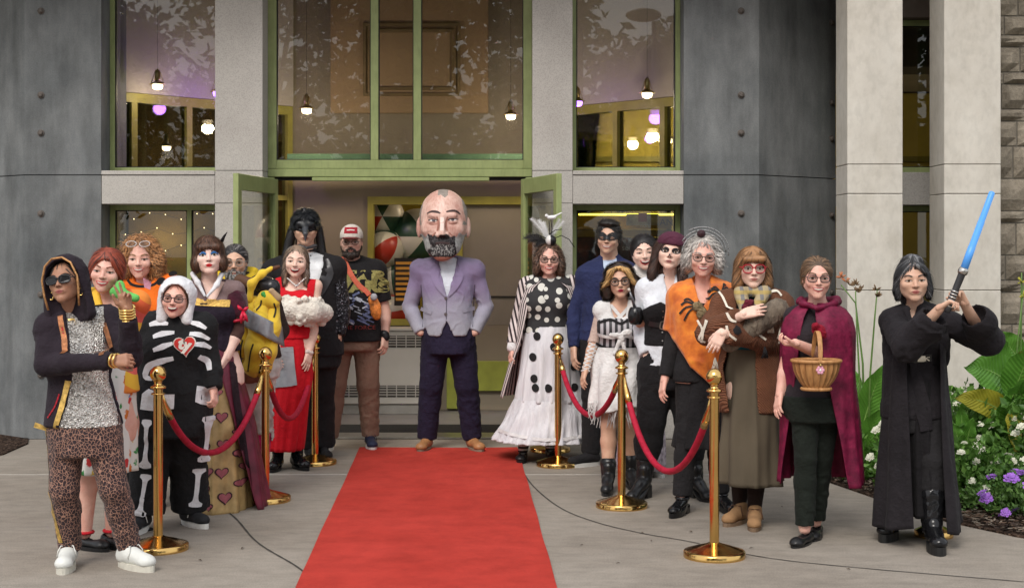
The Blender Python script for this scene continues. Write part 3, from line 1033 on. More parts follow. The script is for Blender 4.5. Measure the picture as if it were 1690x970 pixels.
def hair_mat(name, c, var=.5, r=.52, grey=None):
    var = min(.85, var * 1.5)
    g = N(name)
    gi = g.new('ShaderNodeNewGeometry')
    lo = tuple(x * (1 - var) for x in c); hi = tuple(min(1, x * (1 + var)) for x in c)
    stops = [(0, lo), (.45, c), (.85, hi)] + ([(.93, grey)] if grey else [])
    g.set(c=g.ramp(gi.outputs['Random Per Island'], stops), r=r, spec=.45)
    g.bump(g.noise(300, 2, vec=g.map((1, 1, .15))), .4, .003)
    return g.m
M_WHITE_EYE = mat('eye_white', (.72, .69, .66), .25, .03)
M_PUPIL = mat('pupil_black', (.012, .010, .010), .15)
def iris(c): return mat('iris', c, .2, .1)
M_TEETH = mat('teeth', (.66, .60, .52), .3, .04)
M_MOUTH = mat('mouth_inside', (.10, .015, .015), .6)

def tri_sample(fl, p):
    v, lo, h = fl
    q = (p - lo) / h
    n = np.array(v.shape) - 2
    i = np.clip(np.floor(q).astype(int), 0, n)
    t = np.clip(q - i, 0, 1)
    r = 0
    for a in (0, 1):
        for b in (0, 1):
            for c in (0, 1):
                w = (t[:, 0] if a else 1 - t[:, 0]) * (t[:, 1] if b else 1 - t[:, 1]) * (t[:, 2] if c else 1 - t[:, 2])
                r = r + w * v[i[:, 0] + a, i[:, 1] + b, i[:, 2] + c]
    return r
def tri_grad(fl, p):
    h = fl[2]
    g = np.stack([tri_sample(fl, p + d) - tri_sample(fl, p - d) for d in np.eye(3) * h], 1)
    return g / (np.linalg.norm(g, axis=1, keepdims=True) + 1e-9)

def strands(fl, v, f, n, Ls, seg=6, w=.0024, curl=0.0, cf=60.0, lift=.003, fly=.3, flow=None, seed=1, root=None, outw=0.0):
    rg = np.random.default_rng(seed)
    cen = v[f].mean(1)
    if root is not None:
        k = root(cen)
        cen = cen[k]
    ok = rg.integers(0, len(cen), n)
    p = cen[ok] + rg.normal(0, .002, (n, 3))
    ln = Ls * rg.uniform(.6, 1.15, n)
    ph = rg.uniform(0, 6.28, n)
    lf = lift * rg.uniform(.2, 1.6, n)
    jit = rg.normal(0, fly, (n, 3))
    Lf, Rt = [], []
    for k in range(seg + 1):
        nr = tri_grad(fl, p)
        fw = flow(p) if flow is not None else np.stack([p[:, 0] * 9, np.where(p[:, 1] < 0, .45, .05), np.full(n, -1.0)], 1)
        fw = fw + jit * .5 + outw * nr
        t = fw - nr * np.sum(fw * nr, 1, keepdims=True) * (.95 if outw == 0 else .5)
        t /= np.linalg.norm(t, axis=1, keepdims=True) + 1e-9
        sd = np.cross(nr, t)
        tp = 1.0 if k < seg - 1 else (.6 if k == seg - 1 else .12)
        a = ph + cf * ln * k / seg
        q = p + curl * (sd * np.sin(a)[:, None] + nr * (.6 + .6 * np.cos(a))[:, None])
        Lf.append(q - sd * w * tp); Rt.append(q + sd * w * tp)
        p = p + t * (ln / seg)[:, None]
        s = tri_sample(fl, p)
        s = np.where(s > .2, lf, s)
        p = p - tri_grad(fl, p) * ((s - lf * (1 + 1.5 * k / seg)) * .8)[:, None]
    V = np.stack([np.stack(Lf, 1), np.stack(Rt, 1)], 2).reshape(n, -1, 3)       # n, (seg+1)*2
    m = (seg + 1) * 2
    q = np.array([[2 * k, 2 * k + 1, 2 * k + 3, 2 * k + 2] for k in range(seg)])
    Fq = (np.arange(n)[:, None, None] * m + q[None]).reshape(-1, 4)
    return V.reshape(-1, 3), Fq

def unit(a):
    a = np.array(a, float)
    return a / (np.linalg.norm(a) + 1e-12)

def hand(w, d, n, side=1, curl=(.4, .4, .45, .5), spread=.06, S=1.0, thumb=(.5, .5), straight=()):
    """prims of a hand: wrist w, finger direction d, palm-facing normal n, side = which lateral the thumb is on"""
    w = np.array(w, float); d = unit(d); n = np.array(n, float); n = unit(n - d * (n @ d))
    u = np.cross(n, d) * side
    P_ = []
    lat = (.031, .011, -.010, -.029)
    fl_ = (.072, .080, .074, .058)
    for i in range(4):
        kn = w + d * (.088 - .004 * abs(i - 1)) * S + u * lat[i] * S
        P_.append(C(w + u * lat[i] * .55 * S, kn, .0165 * S, .0125 * S, k=.012))
        a = 0.0
        p = kn
        dd = unit(d + u * spread * (1.5 - i))
        for sg, fr in enumerate((.45, .31, .24)):
            a += curl[i] * (.75, 1.0, .8)[sg]
            v = dd * math.cos(a) + n * math.sin(a)
            q = p + v * fl_[i] * fr * S
            P_.append(C(p, q, (.0098 - .0012 * sg) * S, (.0088 - .0012 * sg) * S, k=.003))
            p = q
    t0 = w + d * .022 * S + u * .022 * S
    t1 = t0 + (u * .55 + d * .7 + n * thumb[0]) * .036 * S
    t2 = t1 + unit(u * .25 + d * .8 + n * thumb[1]) * .034 * S
    t3 = t2 + unit(u * .0 + d * .9 + n * (thumb[1] + .2)) * .027 * S
    P_ += [C(t0, t1, .0165 * S, .0125 * S, k=.012), C(t1, t2, .0115 * S, .0105 * S, k=.004), C(t2, t3, .0105 * S, .0085 * S, k=.003)]
    return P_

def head_prims(jaw=1.0, ear=True, male=False, cheek=1.0, smile=False):
    j = jaw * (1.10 if not male else 1.14)
    P_ = [E((0, .07, .12), (.335, .41, .37), k=.05), E((0, -.12, -.10), (.272 * j, .27, .36), k=.10),
          C((-.20 * j, .02, -.20), (-.03, -.27, -.40), .10, .085, k=.08), C((.20 * j, .02, -.20), (.03, -.27, -.40), .10, .085, k=.08),
          E((0, -.30, -.415), (.085 * j, .07, .07), k=.06), E((-.175, -.265, -.10), (.10 * cheek, .085, .085), k=.07), E((.175, -.265, -.10), (.10 * cheek, .085, .085), k=.07),
          C((-.15, -.335, .085), (.15, -.335, .085), .05 if male else .042, k=.06),
          E((-.148, -.395, .005), (.075, .06, .055), k=.05, op=-1), E((.148, -.395, .005), (.075, .06, .055), k=.05, op=-1),
          E((-.145, -.295, .0), (.078, .07, .052), k=.015), E((.145, -.295, .0), (.078, .07, .052), k=.015),
          C((-.205, -.345, .035), (-.085, -.355, .04), .018, k=.015), C((.205, -.345, .035), (.085, -.355, .04), .018, k=.015),
          C((0, -.345, .06), (0, -.43, -.10), .030, .040, k=.035), E((0, -.445, -.125), (.047, .045, .04), k=.025), E((-.05, -.405, -.135), (.032, .04, .03), k=.02), E((.05, -.405, -.135), (.032, .04, .03), k=.02),
          E((0, -.33, -.255), (.12, .075, .07), k=.06)] + ([E((-.19, -.285, -.135), (.085, .07, .075), k=.05), E((.19, -.285, -.135), (.085, .07, .075), k=.05), C((-.075, -.345, -.335), (.075, -.345, -.335), .03, k=.04)] if smile else [C((-.085, -.365, -.262), (0, -.398, -.238), .020, .024, k=.02), C((.085, -.365, -.262), (0, -.398, -.238), .020, .024, k=.02), C((-.065, -.372, -.292), (.065, -.372, -.292), .024, k=.022)])
    if ear:
        for s in (-1, 1):
            P_ += [E((s * .335, .05, -.03), (.035, .085, .13), k=.03), E((s * .362, .035, -.02), (.018, .045, .075), k=.015, op=-1)]
    return P_
def scl(prims, s):
    """unit-head prims scaled to metres (wraps the distance function)"""
    out = []
    for p in prims:
        q = Prim(); q.lo = p.lo * s; q.hi = p.hi * s; q.k = p.k * s; q.op = p.op
        q.fn = (lambda f: (lambda X, Y, Z: f(X / s, Y / s, Z / s) * s))(p.fn)
        out.append(q)
    return out

class Proj:
    """lays flat outlines onto a mesh, seen along +y"""
    def __init__(s, v, f):
        s.t = BVHTree.FromPolygons(v.tolist(), f.tolist())
    def y(s, x, z, y0=-1.6, back=False):
        h = s.t.ray_cast(Vector((x, y0, z)), Vector((0, 1, 0)), 4)
        return (h[0].y, h[1]) if h[0] is not None else (None, None)
    def lay(s, pts, off):
        out, last = [], None
        for x, z in pts:
            y, n = s.y(x, z)
            if y is None:
                out.append(None)
            else:
                if n.y > 0: n = -n
                out.append((x + n.x * off, y + n.y * off, z + n.z * off))
        good = [o for o in out if o]
        if not good:
            return None
        ym = max(o[1] for o in good)
        return [o if o else (pts[i][0], ym, pts[i][1]) for i, o in enumerate(out)]
    def star(s, outline, off=.0015, rings=(.33, .66, 1.0), c=None):
        if len(outline) < 13:
            o2 = []
            for i, p in enumerate(outline):
                q = outline[(i + 1) % len(outline)]
                o2 += [(p[0] + (q[0] - p[0]) * t, p[1] + (q[1] - p[1]) * t) for t in (0, .34, .67)]
            outline = o2
        if rings == (.33, .66, 1.0): rings = (.2, .4, .6, .8, 1.0)
        n = len(outline)
        c = c or (sum(p[0] for p in outline) / n, sum(p[1] for p in outline) / n)
        pts = [c] + [(c[0] + (x - c[0]) * r, c[1] + (z - c[1]) * r) for r in rings for x, z in outline]
        v = s.lay(pts, off)
        if v is None:
            return [], []
        f = [[0, 1 + i, 1 + (i + 1) % n] for i in range(n)]
        for r in range(len(rings) - 1):
            f += [[1 + r * n + i, 1 + (r + 1) * n + i, 1 + (r + 1) * n + (i + 1) % n, 1 + r * n + (i + 1) % n] for i in range(n)]
        return v, f
    def strip(s, pts, w, off=.0015, nu=3, sub=4):
        P2 = [np.array(p, float) for p in pts]
        ws = w if isinstance(w, (list, tuple)) else [w] * len(P2)
        Q, W = [], []
        for i in range(len(P2) - 1):
            a, b, c, d = P2[max(i - 1, 0)], P2[i], P2[i + 1], P2[min(i + 2, len(P2) - 1)]
            for k in range(sub):
                t = k / sub
                Q.append(.5 * ((2 * b) + (c - a) * t + (2 * a - 5 * b + 4 * c - d) * t * t + (3 * b - a - 3 * c + d) * t ** 3)); W.append(ws[i] + (ws[i + 1] - ws[i]) * t)
        Q.append(P2[-1]); W.append(ws[-1])
        pl = []
        for i, p in enumerate(Q):
            t = unit(Q[min(i + 1, len(Q) - 1)] - Q[max(i - 1, 0)])
            m = np.array([-t[1], t[0]])
            for k in range(nu):
                pl.append(tuple(p + m * W[i] * (2 * k / (nu - 1) - 1)))
        v = s.lay(pl, off)
        if v is None:
            return [], []
        f = [[i * nu + k, i * nu + k + 1, (i + 1) * nu + k + 1, (i + 1) * nu + k] for i in range(len(Q) - 1) for k in range(nu - 1)]
        return v, f
def ellp(cx, cz, rx, rz, n=14, a0=0):
    ca, sa = math.cos(a0), math.sin(a0)
    return [(cx + rx * math.cos(2 * math.pi * i / n) * ca - rz * math.sin(2 * math.pi * i / n) * sa, cz + rx * math.cos(2 * math.pi * i / n) * sa + rz * math.sin(2 * math.pi * i / n) * ca) for i in range(n)]
def heartp(cx, cz, r, n=22, a0=0):
    o = []
    for i in range(n):
        t = 2 * math.pi * i / n
        x = 16 * math.sin(t) ** 3 / 16; z = (13 * math.cos(t) - 5 * math.cos(2 * t) - 2 * math.cos(3 * t) - math.cos(4 * t)) / 16
        o.append((cx + r * (x * math.cos(a0) - z * math.sin(a0)), cz + r * (x * math.sin(a0) + z * math.cos(a0))))
    return o

def drape(sec, nu=120, nv=36, fold=14, amp=.02, gap=0.0, gap_top=None, seed=0.0, thick=.006, ramp=1.0, hem=0.0, shift=0.0):
    """cloth hung round a body: rows (z, cx, cy, rx, ry), optional opening at the front (radians)"""
    S = np.array(sorted(sec, key=lambda q: -q[0]), float)
    tt = np.linspace(0, 1, nv)
    zz = S[0, 0] + (S[-1, 0] - S[0, 0]) * tt
    g1 = gap if gap_top is None else gap_top
    closed = gap == 0 and gap_top is None
    def layer(inset):
        V = np.zeros((nv, nu, 3))
        for i, z in enumerate(zz):
            cx, cy, rx, ry = (np.interp(-z, -S[:, 0], S[:, k]) for k in (1, 2, 3, 4))
            g = g1 + (gap - g1) * tt[i]
            th = np.linspace(0, 2 * math.pi, nu, endpoint=False) if closed else np.linspace(g, 2 * math.pi - g, nu) + shift
            r_ = tt[i] ** ramp
            m = np.sin(fold * th + seed + .8 * np.sin(2 * th + seed)) * .6 + np.sin(fold * 1.7 * th + 2 * seed + 1.3 * tt[i]) * .4
            m = m * amp * r_ + .25 * amp * np.sin(th * 5 + tt[i] * 9 + seed)
            V[i, :, 0] = cx + (rx + m - inset) * np.sin(th)
            V[i, :, 1] = cy - (ry + m - inset) * np.cos(th)
            V[i, :, 2] = z + hem * r_ * np.sin(3 * th + seed)
        return V.reshape(-1, 3)
    n = nu if closed else nu - 1
    f = [[i * nu + k, (i + 1) * nu + k, (i + 1) * nu + (k + 1) % nu, i * nu + (k + 1) % nu] for i in range(nv - 1) for k in range(n)]
    b = nv * nu
    f2 = [[q + b for q in reversed(x)] for x in f]
    rim = [[(nv - 1) * nu + k, b + (nv - 1) * nu + k, b + (nv - 1) * nu + (k + 1) % nu, (nv - 1) * nu + (k + 1) % nu] for k in range(n)]
    if not closed:
        rim += [[i * nu, b + i * nu, b + (i + 1) * nu, (i + 1) * nu] for i in range(nv - 1)] + [[i * nu + nu - 1, (i + 1) * nu + nu - 1, b + (i + 1) * nu + nu - 1, b + i * nu + nu - 1] for i in range(nv - 1)]
    return np.concatenate([layer(0), layer(thick)]), np.array(f + f2 + rim)
def add_u(o, nu, nv):
    a = o.data.attributes.new('u', 'FLOAT', 'POINT')
    u = np.tile(np.arange(nu) / nu, nv)
    a.data.foreach_set('value', np.concatenate([u, u]).astype(np.float32))


# ------------------------------------------------------------------ a person
def endcut(p, d, r):
    q = Vector(d).to_track_quat('Z', 'Y').to_matrix()
    return B(np.array(p) + np.array(d) * .045, (r, r, .045), .002, k=.004, op=-1, rot=q)
class Person:
    def __init__(s, label, x, yg, H, skin, head, yaw=0, pitch=0, roll=0, sw=.106, bulk=1.0, male=False, HS=None, J=None, hipw=.055):
        g = ground(x, yg)
        s.g, s.D, s.H, s.male, s.bulk = g, g.y, H, male, bulk
        s.skin = SK[skin] if isinstance(skin, str) else skin
        s.e = empty('person', (g.x, g.y, 0), label, 'person', 'costumed people lining the red carpet')
        s.HS = (HS or (.136 * H if not male else .131 * H)) * 1.045
        s.hc = np.array(s.p(head[0], head[1], head[2] if len(head) > 2 else -.03))
        s.M = Matrix.Translation(Vector(s.hc)) @ Matrix.Rotation(R(yaw), 4, 'Z') @ Matrix.Rotation(R(pitch), 4, 'X') @ Matrix.Rotation(R(roll), 4, 'Y')
        s.Mn = np.array(s.M)
        j = {}
        nx = s.hc[0]
        zs = .818 * H
        j['nk'] = (nx * .6, .03, .845 * H)
        for k, sg in (('L', -1), ('R', 1)):
            j['s' + k] = (nx * .5 + sg * sw * H, .02, zs)
            j['e' + k] = (nx * .5 + sg * (sw + .028) * H, .04, .625 * H)
            j['w' + k] = (nx * .5 + sg * (sw + .032) * H, -.05, .478 * H)
            j['h' + k] = (sg * hipw * H, .01, .515 * H)
            j['f' + k] = (sg * .06 * H, 0, 0)
        J = J or {}
        for k, q in J.items():
            if k[0] == 'f':
                gg = ground(q[0], q[1]); j[k] = (gg.x - g.x, gg.y - g.y, 0)
            elif q[0] > 3:
                j[k] = s.p(*q)
            else:
                j[k] = q
        for k in 'LR':
            if 'a' + k not in J:
                f = np.array(j['f' + k]); j['a' + k] = (f[0], f[1] + .03, .075)
            if 'k' + k not in J:
                a, h = np.array(j['a' + k]), np.array(j['h' + k]); m = a + (h - a) * .49
                j['k' + k] = (m[0], m[1] - .025, .285 * H)
        s.j = {k: np.array(v, float) for k, v in j.items()}
        s.pieces = {}
        s.proj = {}
    def p(s, px, py, dy=0.0):
        q = at(px, py, s.D + dy)
        return (q.x - s.g.x, q.y - s.g.y, q.z)
    def row(s, py, xl, xr, ry, cy=0.0):
        a, b = s.p(xl, py, cy), s.p(xr, py, cy)
        return (a[2], (a[0] + b[0]) / 2, cy, (b[0] - a[0]) / 2, ry)
    def cutx(s, pts, ymax=0.0, dy=-.14, k=.004):
        return X([s.xz(a, b, dy) for a, b in pts], -1.0, ymax, k)
    def xs(s, pts, dy=-.12):
        return [s.xz(a, b, dy) for a, b in pts]
    def text(s, body, size, px, py, on, m, rot=0.0, wide=1.0, bold=0.0, off=.004, name='lettering', parent=None, flip=1):
        o = text(body, size, m, None, (0, 0, 0), name, (0, 0, 0), bold)
        pj = s.pj(on)
        cx, cz = s.xz(px, py)
        me = o.data
        a = np.array([v.co[:] for v in me.vertices])
        ca, sa = math.cos(rot), math.sin(rot)
        pts = [(cx + (x * wide * ca - y * sa) * flip, cz + x * wide * sa + y * ca) for x, y, _ in a]
        q = pj.lay(pts, off)
        for v, c in zip(me.vertices, q): v.co = c
        o.rotation_euler = (0, 0, 0)
        o.parent = parent or s.e
        return o
    def xz(s, px, py, dy=-.12):
        q = s.p(px, py, dy)
        return (q[0], q[2])
    # ---- shapes
    def spine(s, t):
        c0 = (s.j['hL'] + s.j['hR']) / 2
        return c0 + (s.j['nk'] - c0) * t
    def torso(s, g=0.0, bust=None, lo=-.2, hi=.93, belly=0.0, waist=1.0):
        H, b = s.H, s.bulk
        if s.male:
            R_ = [(-.25, .085, .085), (-.12, .100, .080), (0, .102, .078), (.22, .095 * waist, .072), (.45, .093 * waist, .070), (.68, .104, .074), (.85, .108, .066), (.97, .075, .045)]
        else:
            R_ = [(-.25, .088, .082), (-.12, .107, .080), (.02, .108, .076), (.25, .090 * waist, .066), (.42, .080 * waist, .062), (.62, .086, .068), (.78, .092, .064), (.92, .080, .046), (.99, .05, .036)]
        rows = []
        for t, rx, ry in R_:
            if t < lo - .03 or t > hi + .06: continue
            c = s.spine(t)
            bb = b + (.5 * (b - 1) if .1 < t < .55 else 0)
            rows.append((c[2], c[0], c[1] - (belly if .05 < t < .5 else 0) * .5, rx * H * (bb ** .8) + g, ry * H * bb + g + (belly if .05 < t < .5 else 0) * .5))
        P_ = [L(rows, k=.02)]
        if hi > .8:
            P_ += [C(s.j['sL'] * [1, 1, 1], s.j['sR'], .031 * H + g, k=.05)]
            for k in 'LR':
                P_.append(C(s.j['nk'] - np.array([0, 0, .01]), s.j['s' + k] + np.array([0, 0, .004]), .028 * H + g, .030 * H + g, k=.03))
        if not s.male and hi > .6:
            c = s.spine(.665); q = s.bustv if hasattr(s, 'bustv') else 1.0
            dx = unit(s.j['sR'] - s.j['sL'])
            for sg in (-1, 1):
                P_.append(E(c + dx * sg * .044 * H * b - np.array([0, .046 * H * b, 0]), np.array([.042, .036, .040]) * H * q * b ** .5 + g, k=.05))
        return P_
    def arm(s, k, g=0.0, lo=0.0, hi=2.0, w=1.0, flare=0.0):
        H, b = s.H, s.bulk ** .7 * (1.08 if s.male else 1.0)
        a, e, wq = s.j['s' + k], s.j['e' + k], s.j['w' + k]
        P_ = []
        ra, rb, rc = .0265 * H * b * w + g * .8, .022 * H * b * w + g * .8, .0155 * H * b * w + g * .8 + flare
        if lo < 1:
            h1 = min(hi, 1.0)
            P_.append(C(a + (e - a) * lo, a + (e - a) * h1, ra, ra + (rb - ra) * h1, k=.03))
        en = a + (e - a) * hi if hi <= 1 else e + (wq - e) * (hi - 1)
        dr = unit(e - a) if hi <= 1 else unit(wq - e)
        if hi > 1:
            l2 = max(lo - 1, 0)
            h2 = hi - 1
            mid = e + (wq - e) * min(.3, h2)
            P_.append(C(e + (wq - e) * l2, mid, rb, rb + .001 + flare * .3, k=.015))
            P_.append(C(mid, e + (wq - e) * h2, rb + flare * .3, rb + (rc - rb) * h2, k=.015))
        if g > 0: P_.append(endcut(en, dr, (ra if hi <= 1 else rb) * 1.05))
        return P_
    def leg(s, k, g=0.0, hi=2.0, w=1.0, ank=0.0, lo=0.0, kn=0.0):
        H, b = s.H, s.bulk
        h, n, a = s.j['h' + k], s.j['k' + k], s.j['a' + k]
        r0, r1, r2, r3 = .052 * H * b * w + g, .034 * H * b ** .5 * w + g + kn, .033 * H * b ** .5 * w + g + kn * .6, .021 * H * w + g + ank
        P_ = []
        if lo < 1:
            P_.append(C(h + (n - h) * lo, h + (n - h) * min(hi, 1), r0, r0 + (r1 - r0) * min(hi, 1), k=.03))
        if hi > 1:
            c = n + (a - n) * .32 + np.array([0, .012, 0])
            if lo > 1.3:
                t = (lo - 1.32) / .68
                P_.append(C(n + (a - n) * (lo - 1), n + (a - n) * (hi - 1), r2 + (r3 - r2) * t, r3, k=.02))
            else:
                P_ += [C(n + (c - n) * max(0, lo - 1) / .32, c, r1 * .96, r2, k=.02), C(c, n + (a - n) * (hi - 1), r2, r3, k=.02)]
            if g > .008: P_.append(endcut(n + (a - n) * (hi - 1), unit(a - n), r3 * 1.25))
        return P_
    # ---- building
    def piece(s, name, prims, m, h=.008, wr=0.0, wf=26.0, seed=None, zs=1.0, parent=None, label=None, mi=None):
        v, f = prims if isinstance(prims, tuple) else solid(prims, h, wr, wf, (sum(map(ord, name)) % 97) * .1 if seed is None else seed, zs)
        o = obj(name, np_mesh(name, v, f, mi), m, parent or s.e)
        if label: o['label'] = label
        s.pieces[name] = (v, f)
        s.last = o
        return o
    def pj(s, name):
        if name not in s.proj:
            s.proj[name] = Proj(*s.pieces[name])
        return s.proj[name]
    def flat(s, name, m, shapes, on, parent=None, off=.002, hm=False):
        """shapes laid onto piece `on` as one mesh"""
        mb = MB()
        pj = s.pj(on) if isinstance(on, str) else on
        for q in shapes:
            mi = q[3] if len(q) > 3 else 0
            o_ = q[4] if len(q) > 4 else off
            v, f = (pj.star(q[1], o_) if q[0] == 'star' else pj.strip(q[1], q[2], o_))
            if len(v): mb.add(v, f, mi)
        if hm:
            mb.v = [tuple(s.M @ Vector(p)) for p in mb.v]
        return mb.build(name, m, parent or s.e, True)
    def hd(s, v):
        """head coordinates (metres) to person coordinates"""
        return v @ s.Mn[:3, :3].T + s.Mn[:3, 3]
    def U(s, *q):
        return tuple(x * s.HS for x in q)
    def body(s, hands=True, h=.016, bare=True, head=None, hL=None, hR=None, jaw=1.0, cheek=1.0, legs=True, nohead=False, neck_r=.034, smile=False):
        P_ = s.torso(-.012)
        for k in 'LR':
            P_ += s.arm(k)
            if legs: P_ += s.leg(k)
        if not nohead:
            up = s.hd(np.array([[0, .08 * s.HS, -.15 * s.HS]]))[0]
            P_ += [C(s.j['nk'] - np.array([0, 0, .03]), up, neck_r * s.H * (1.1 if s.male else .92), neck_r * .93 * s.H * (1.1 if s.male else .92), k=.03)]
        parts = [solid(P_, max(h, .0115))]
        if not nohead:
            hv, hf = solid(scl(head_prims(jaw, male=s.male, cheek=cheek, smile=smile) if head is None else head, s.HS), 0.0049)
            q = sum(map(ord, s.e['label'])) if 'label' in s.e else 0
            hv = hv * np.array([.955 + .018 * (q % 6), 1.0, .965 + .014 * (q % 5)])
            s.headm = (hv, hf)
            s.proj['head'] = Proj(hv, hf)
            parts.append((s.hd(hv), hf))
        for k, hh in (('L', hL), ('R', hR)):
            if hh is False: continue
            d = dict(d=None, n=None, side=None)
            d.update(hh or {})
            w = s.j['w' + k]
            dr = unit(w - s.j['e' + k]) if d['d'] is None else unit(d['d'])
            nn = (0.9 if k == 'L' else -.9, .3, 0) if d['n'] is None else d['n']
            sd = (1 if k == 'L' else -1) if d['side'] is None else d['side']
            kw = {q: d[q] for q in d if q not in ('d', 'n', 'side')}
            parts.append(solid(hand(w - dr * .01, dr, nn, sd, S=s.H / 1.72 * (1.0 if s.male else .92), **kw), .0052))
        v, f, mi = merge(parts)
        s.body_o = obj('body', np_mesh('body', v, f), s.skin, s.e)
        s.pieces['body'] = parts[0]
        return s.body_o
    def face(s, brow=(.05, .03, .02), eye=(.10, .06, .03), lip=(.42, .12, .11), mouth='closed', shadow=None, lash=.0065, brow_w=.014, brow_z=.105, sq=1.0, blush=None, no_brow=False, eyes=True, lid=None):
        pj = s.proj['head']
        u = s.HS
        def S2(pts): return [(x * u, z * u) for x, z in pts]
        if eyes:
            for sg in (-1, 1):
                sh = []
                cx = sg * .147
                if shadow is not None:
                    sh.append(('star', S2(ellp(cx + sg * .01, .045, .105, .055, 16, sg * .18)), 0, 0, .0008))
                eo = [(cx - .078, -.006), (cx - .045, .020 * sq), (cx, .032 * sq), (cx + .045, .022 * sq), (cx + .078, -.003), (cx + .04, -.024 * sq), (cx, -.031 * sq), (cx - .04, -.024 * sq)]
                sh.append(('star', S2(eo), 0, 1, .0014))
                sh.append(('star', S2(ellp(cx, 0, .031, .027 * min(1, sq + .15), 12)), 0, 2, .0022))
                sh.append(('star', S2(ellp(cx, 0, .014, .014, 8)), 0, 3, .0028))
                sh.append(('strip', S2([(cx - .084, -.004), (cx - .045, .024 * sq), (cx, .036 * sq), (cx + .045, .026 * sq), (cx + .086, .0)]), lash * u, 3, .003))
                s.flat('eye', [mat('lid_colour', shadow or (.3, .15, .1), .6), M_WHITE_EYE, iris(eye), mat('lash_dark', (.02, .014, .012), .7)], sh, pj, hm=True)
        if not no_brow:
            for sg in (-1, 1):
                s.flat('eyebrow', mat('brow_hair', brow, .8, .3, 60, 200, .3), [('strip', S2([(sg * .065, brow_z - .012), (sg * .14, brow_z + .014), (sg * .20, brow_z + .008), (sg * .235, brow_z - .02)]), [brow_w * u, brow_w * u, brow_w * .8 * u, brow_w * .3 * u], 0, .002)], pj, hm=True)
        sh = []
        if mouth == 'closed':
            sh = [('star', S2([(-.095, -.262), (-.05, -.240), (-.018, -.228), (0, -.234), (.018, -.228), (.05, -.240), (.095, -.262), (0, -.268)]), 0, 0, .001), ('star', S2([(-.09, -.264), (0, -.268), (.09, -.264), (.05, -.302), (0, -.312), (-.05, -.302)]), 0, 0, .001), ('strip', S2([(-.1, -.260), (-.05, -.264), (0, -.268), (.05, -.264), (.1, -.260)]), .004 * u, 2, .002)]
        elif mouth == 'smile':
            sh = [('star', S2([(-.15, -.212), (-.07, -.222), (0, -.222), (.07, -.222), (.15, -.212), (.10, -.295), (0, -.335), (-.10, -.295)]), 0, 0, .0022), ('star', S2([(-.105, -.242), (0, -.252), (.105, -.242), (.068, -.270), (0, -.281), (-.068, -.270)]), 0, 1, .0034)]
        elif mouth == 'grin':
            sh = [('star', S2([(-.155, -.205), (-.07, -.218), (0, -.218), (.07, -.218), (.155, -.205), (.11, -.315), (0, -.365), (-.11, -.315)]), 0, 0, .0022), ('star', S2([(-.122, -.225), (0, -.240), (.122, -.225), (.085, -.305), (0, -.340), (-.085, -.305)]), 0, 2, .0032), ('star', S2([(-.115, -.229), (0, -.243), (.115, -.229), (.08, -.262), (0, -.276), (-.08, -.262)]), 0, 1, .0042)]
        if sh:
            s.flat('mouth', [mat('lips', lip, .4), M_TEETH, M_MOUTH], sh, pj, hm=True)
        if blush:
            pass
        s.flat('nostrils', mat('nostril_shade', (.09, .035, .03), .8), [('star', S2(ellp(sg * .03, -.158, .014, .008, 8)), 0, 0, .001) for sg in (-1, 1)], pj, hm=True)
    def hair(s, prims, m, n=1500, Ls=.14, h=.007, name='hair', wr=.0015, parent=None, **kw):
        """prims in unit-head coordinates"""
        fl = field(scl(prims, s.HS), h)
        v, f = nets(fl)
        nrm = vnormals(v, f)
        cap = v + nrm * (crease(v * [1, 1, .35], 70, 1.0) * wr)[:, None]
        parts = [(s.hd(cap), f)]
        if n:
            kw.setdefault('seg', 5)
            sv, sf = strands(fl, v, f, int(n * 1.15), Ls, **kw)
            k2 = dict(kw); k2['lift'] = kw.get('lift', .003) * 2 + .002; k2['fly'] = kw.get('fly', .3) * 1.2 + .12; k2['seed'] = 77; k2['w'] = .0011
            s2, f2 = strands(fl, v, f, int(n * .10), Ls * .7, **k2)
            parts += [(s.hd(sv), sf), (s.hd(s2), f2)]
        V, Fq, mi = merge(parts)
        o = obj(name, np_mesh(name, V, Fq), m, parent or s.e)
        s.pieces[name] = parts[0]
        return o
    def glasses(s, c=(.02, .02, .02), rx=.105, rz=.085, th=.012, z=-.005, m=None, lens=None, sq=2.4, y=-.40, name='glasses'):
        u = s.HS
        mb = MB(); ln = MB()
        mm = m or mat('glasses_frame', c, .35)
        for sg in (-1, 1):
            pts = []
            for i in range(25):
                a = 2 * math.pi * i / 24
                ca, sa = math.cos(a), math.sin(a)
                r = (abs(ca) ** sq + abs(sa) ** sq) ** (-1 / sq)
                pts.append((sg * .150 + rx * r * ca, y + .12 * (abs(sg * .15 + rx * r * ca)) ** 2 / .09 * .35, z + rz * r * sa))
            mb.tube([tuple(q * u for q in p) for p in pts], th * u, 6, cap=False)
            ln.add([tuple(q * u for q in p) for p in pts[:-1]], [list(range(24))], 0)
            mb.tube([tuple(q * u for q in p) for p in [(sg * (.15 + rx), y + .04, z + .03), (sg * .34, y + .14, z + .04), (sg * .365, 0, z + .03), (sg * .36, .08, z)]], th * .8 * u, 6)
        mb.tube([tuple(q * u for q in p) for p in [(-.05, y + .0, z + .02), (0, y - .01, z + .035), (.05, y + .0, z + .02)]], th * u, 6)
        for q in (mb, ln):
            q.v = [tuple(s.M @ Vector(p)) for p in q.v]
        o = mb.build(name, mm, s.e, True)
        ln.build('lens', lens or M_LENS, o)
        return o
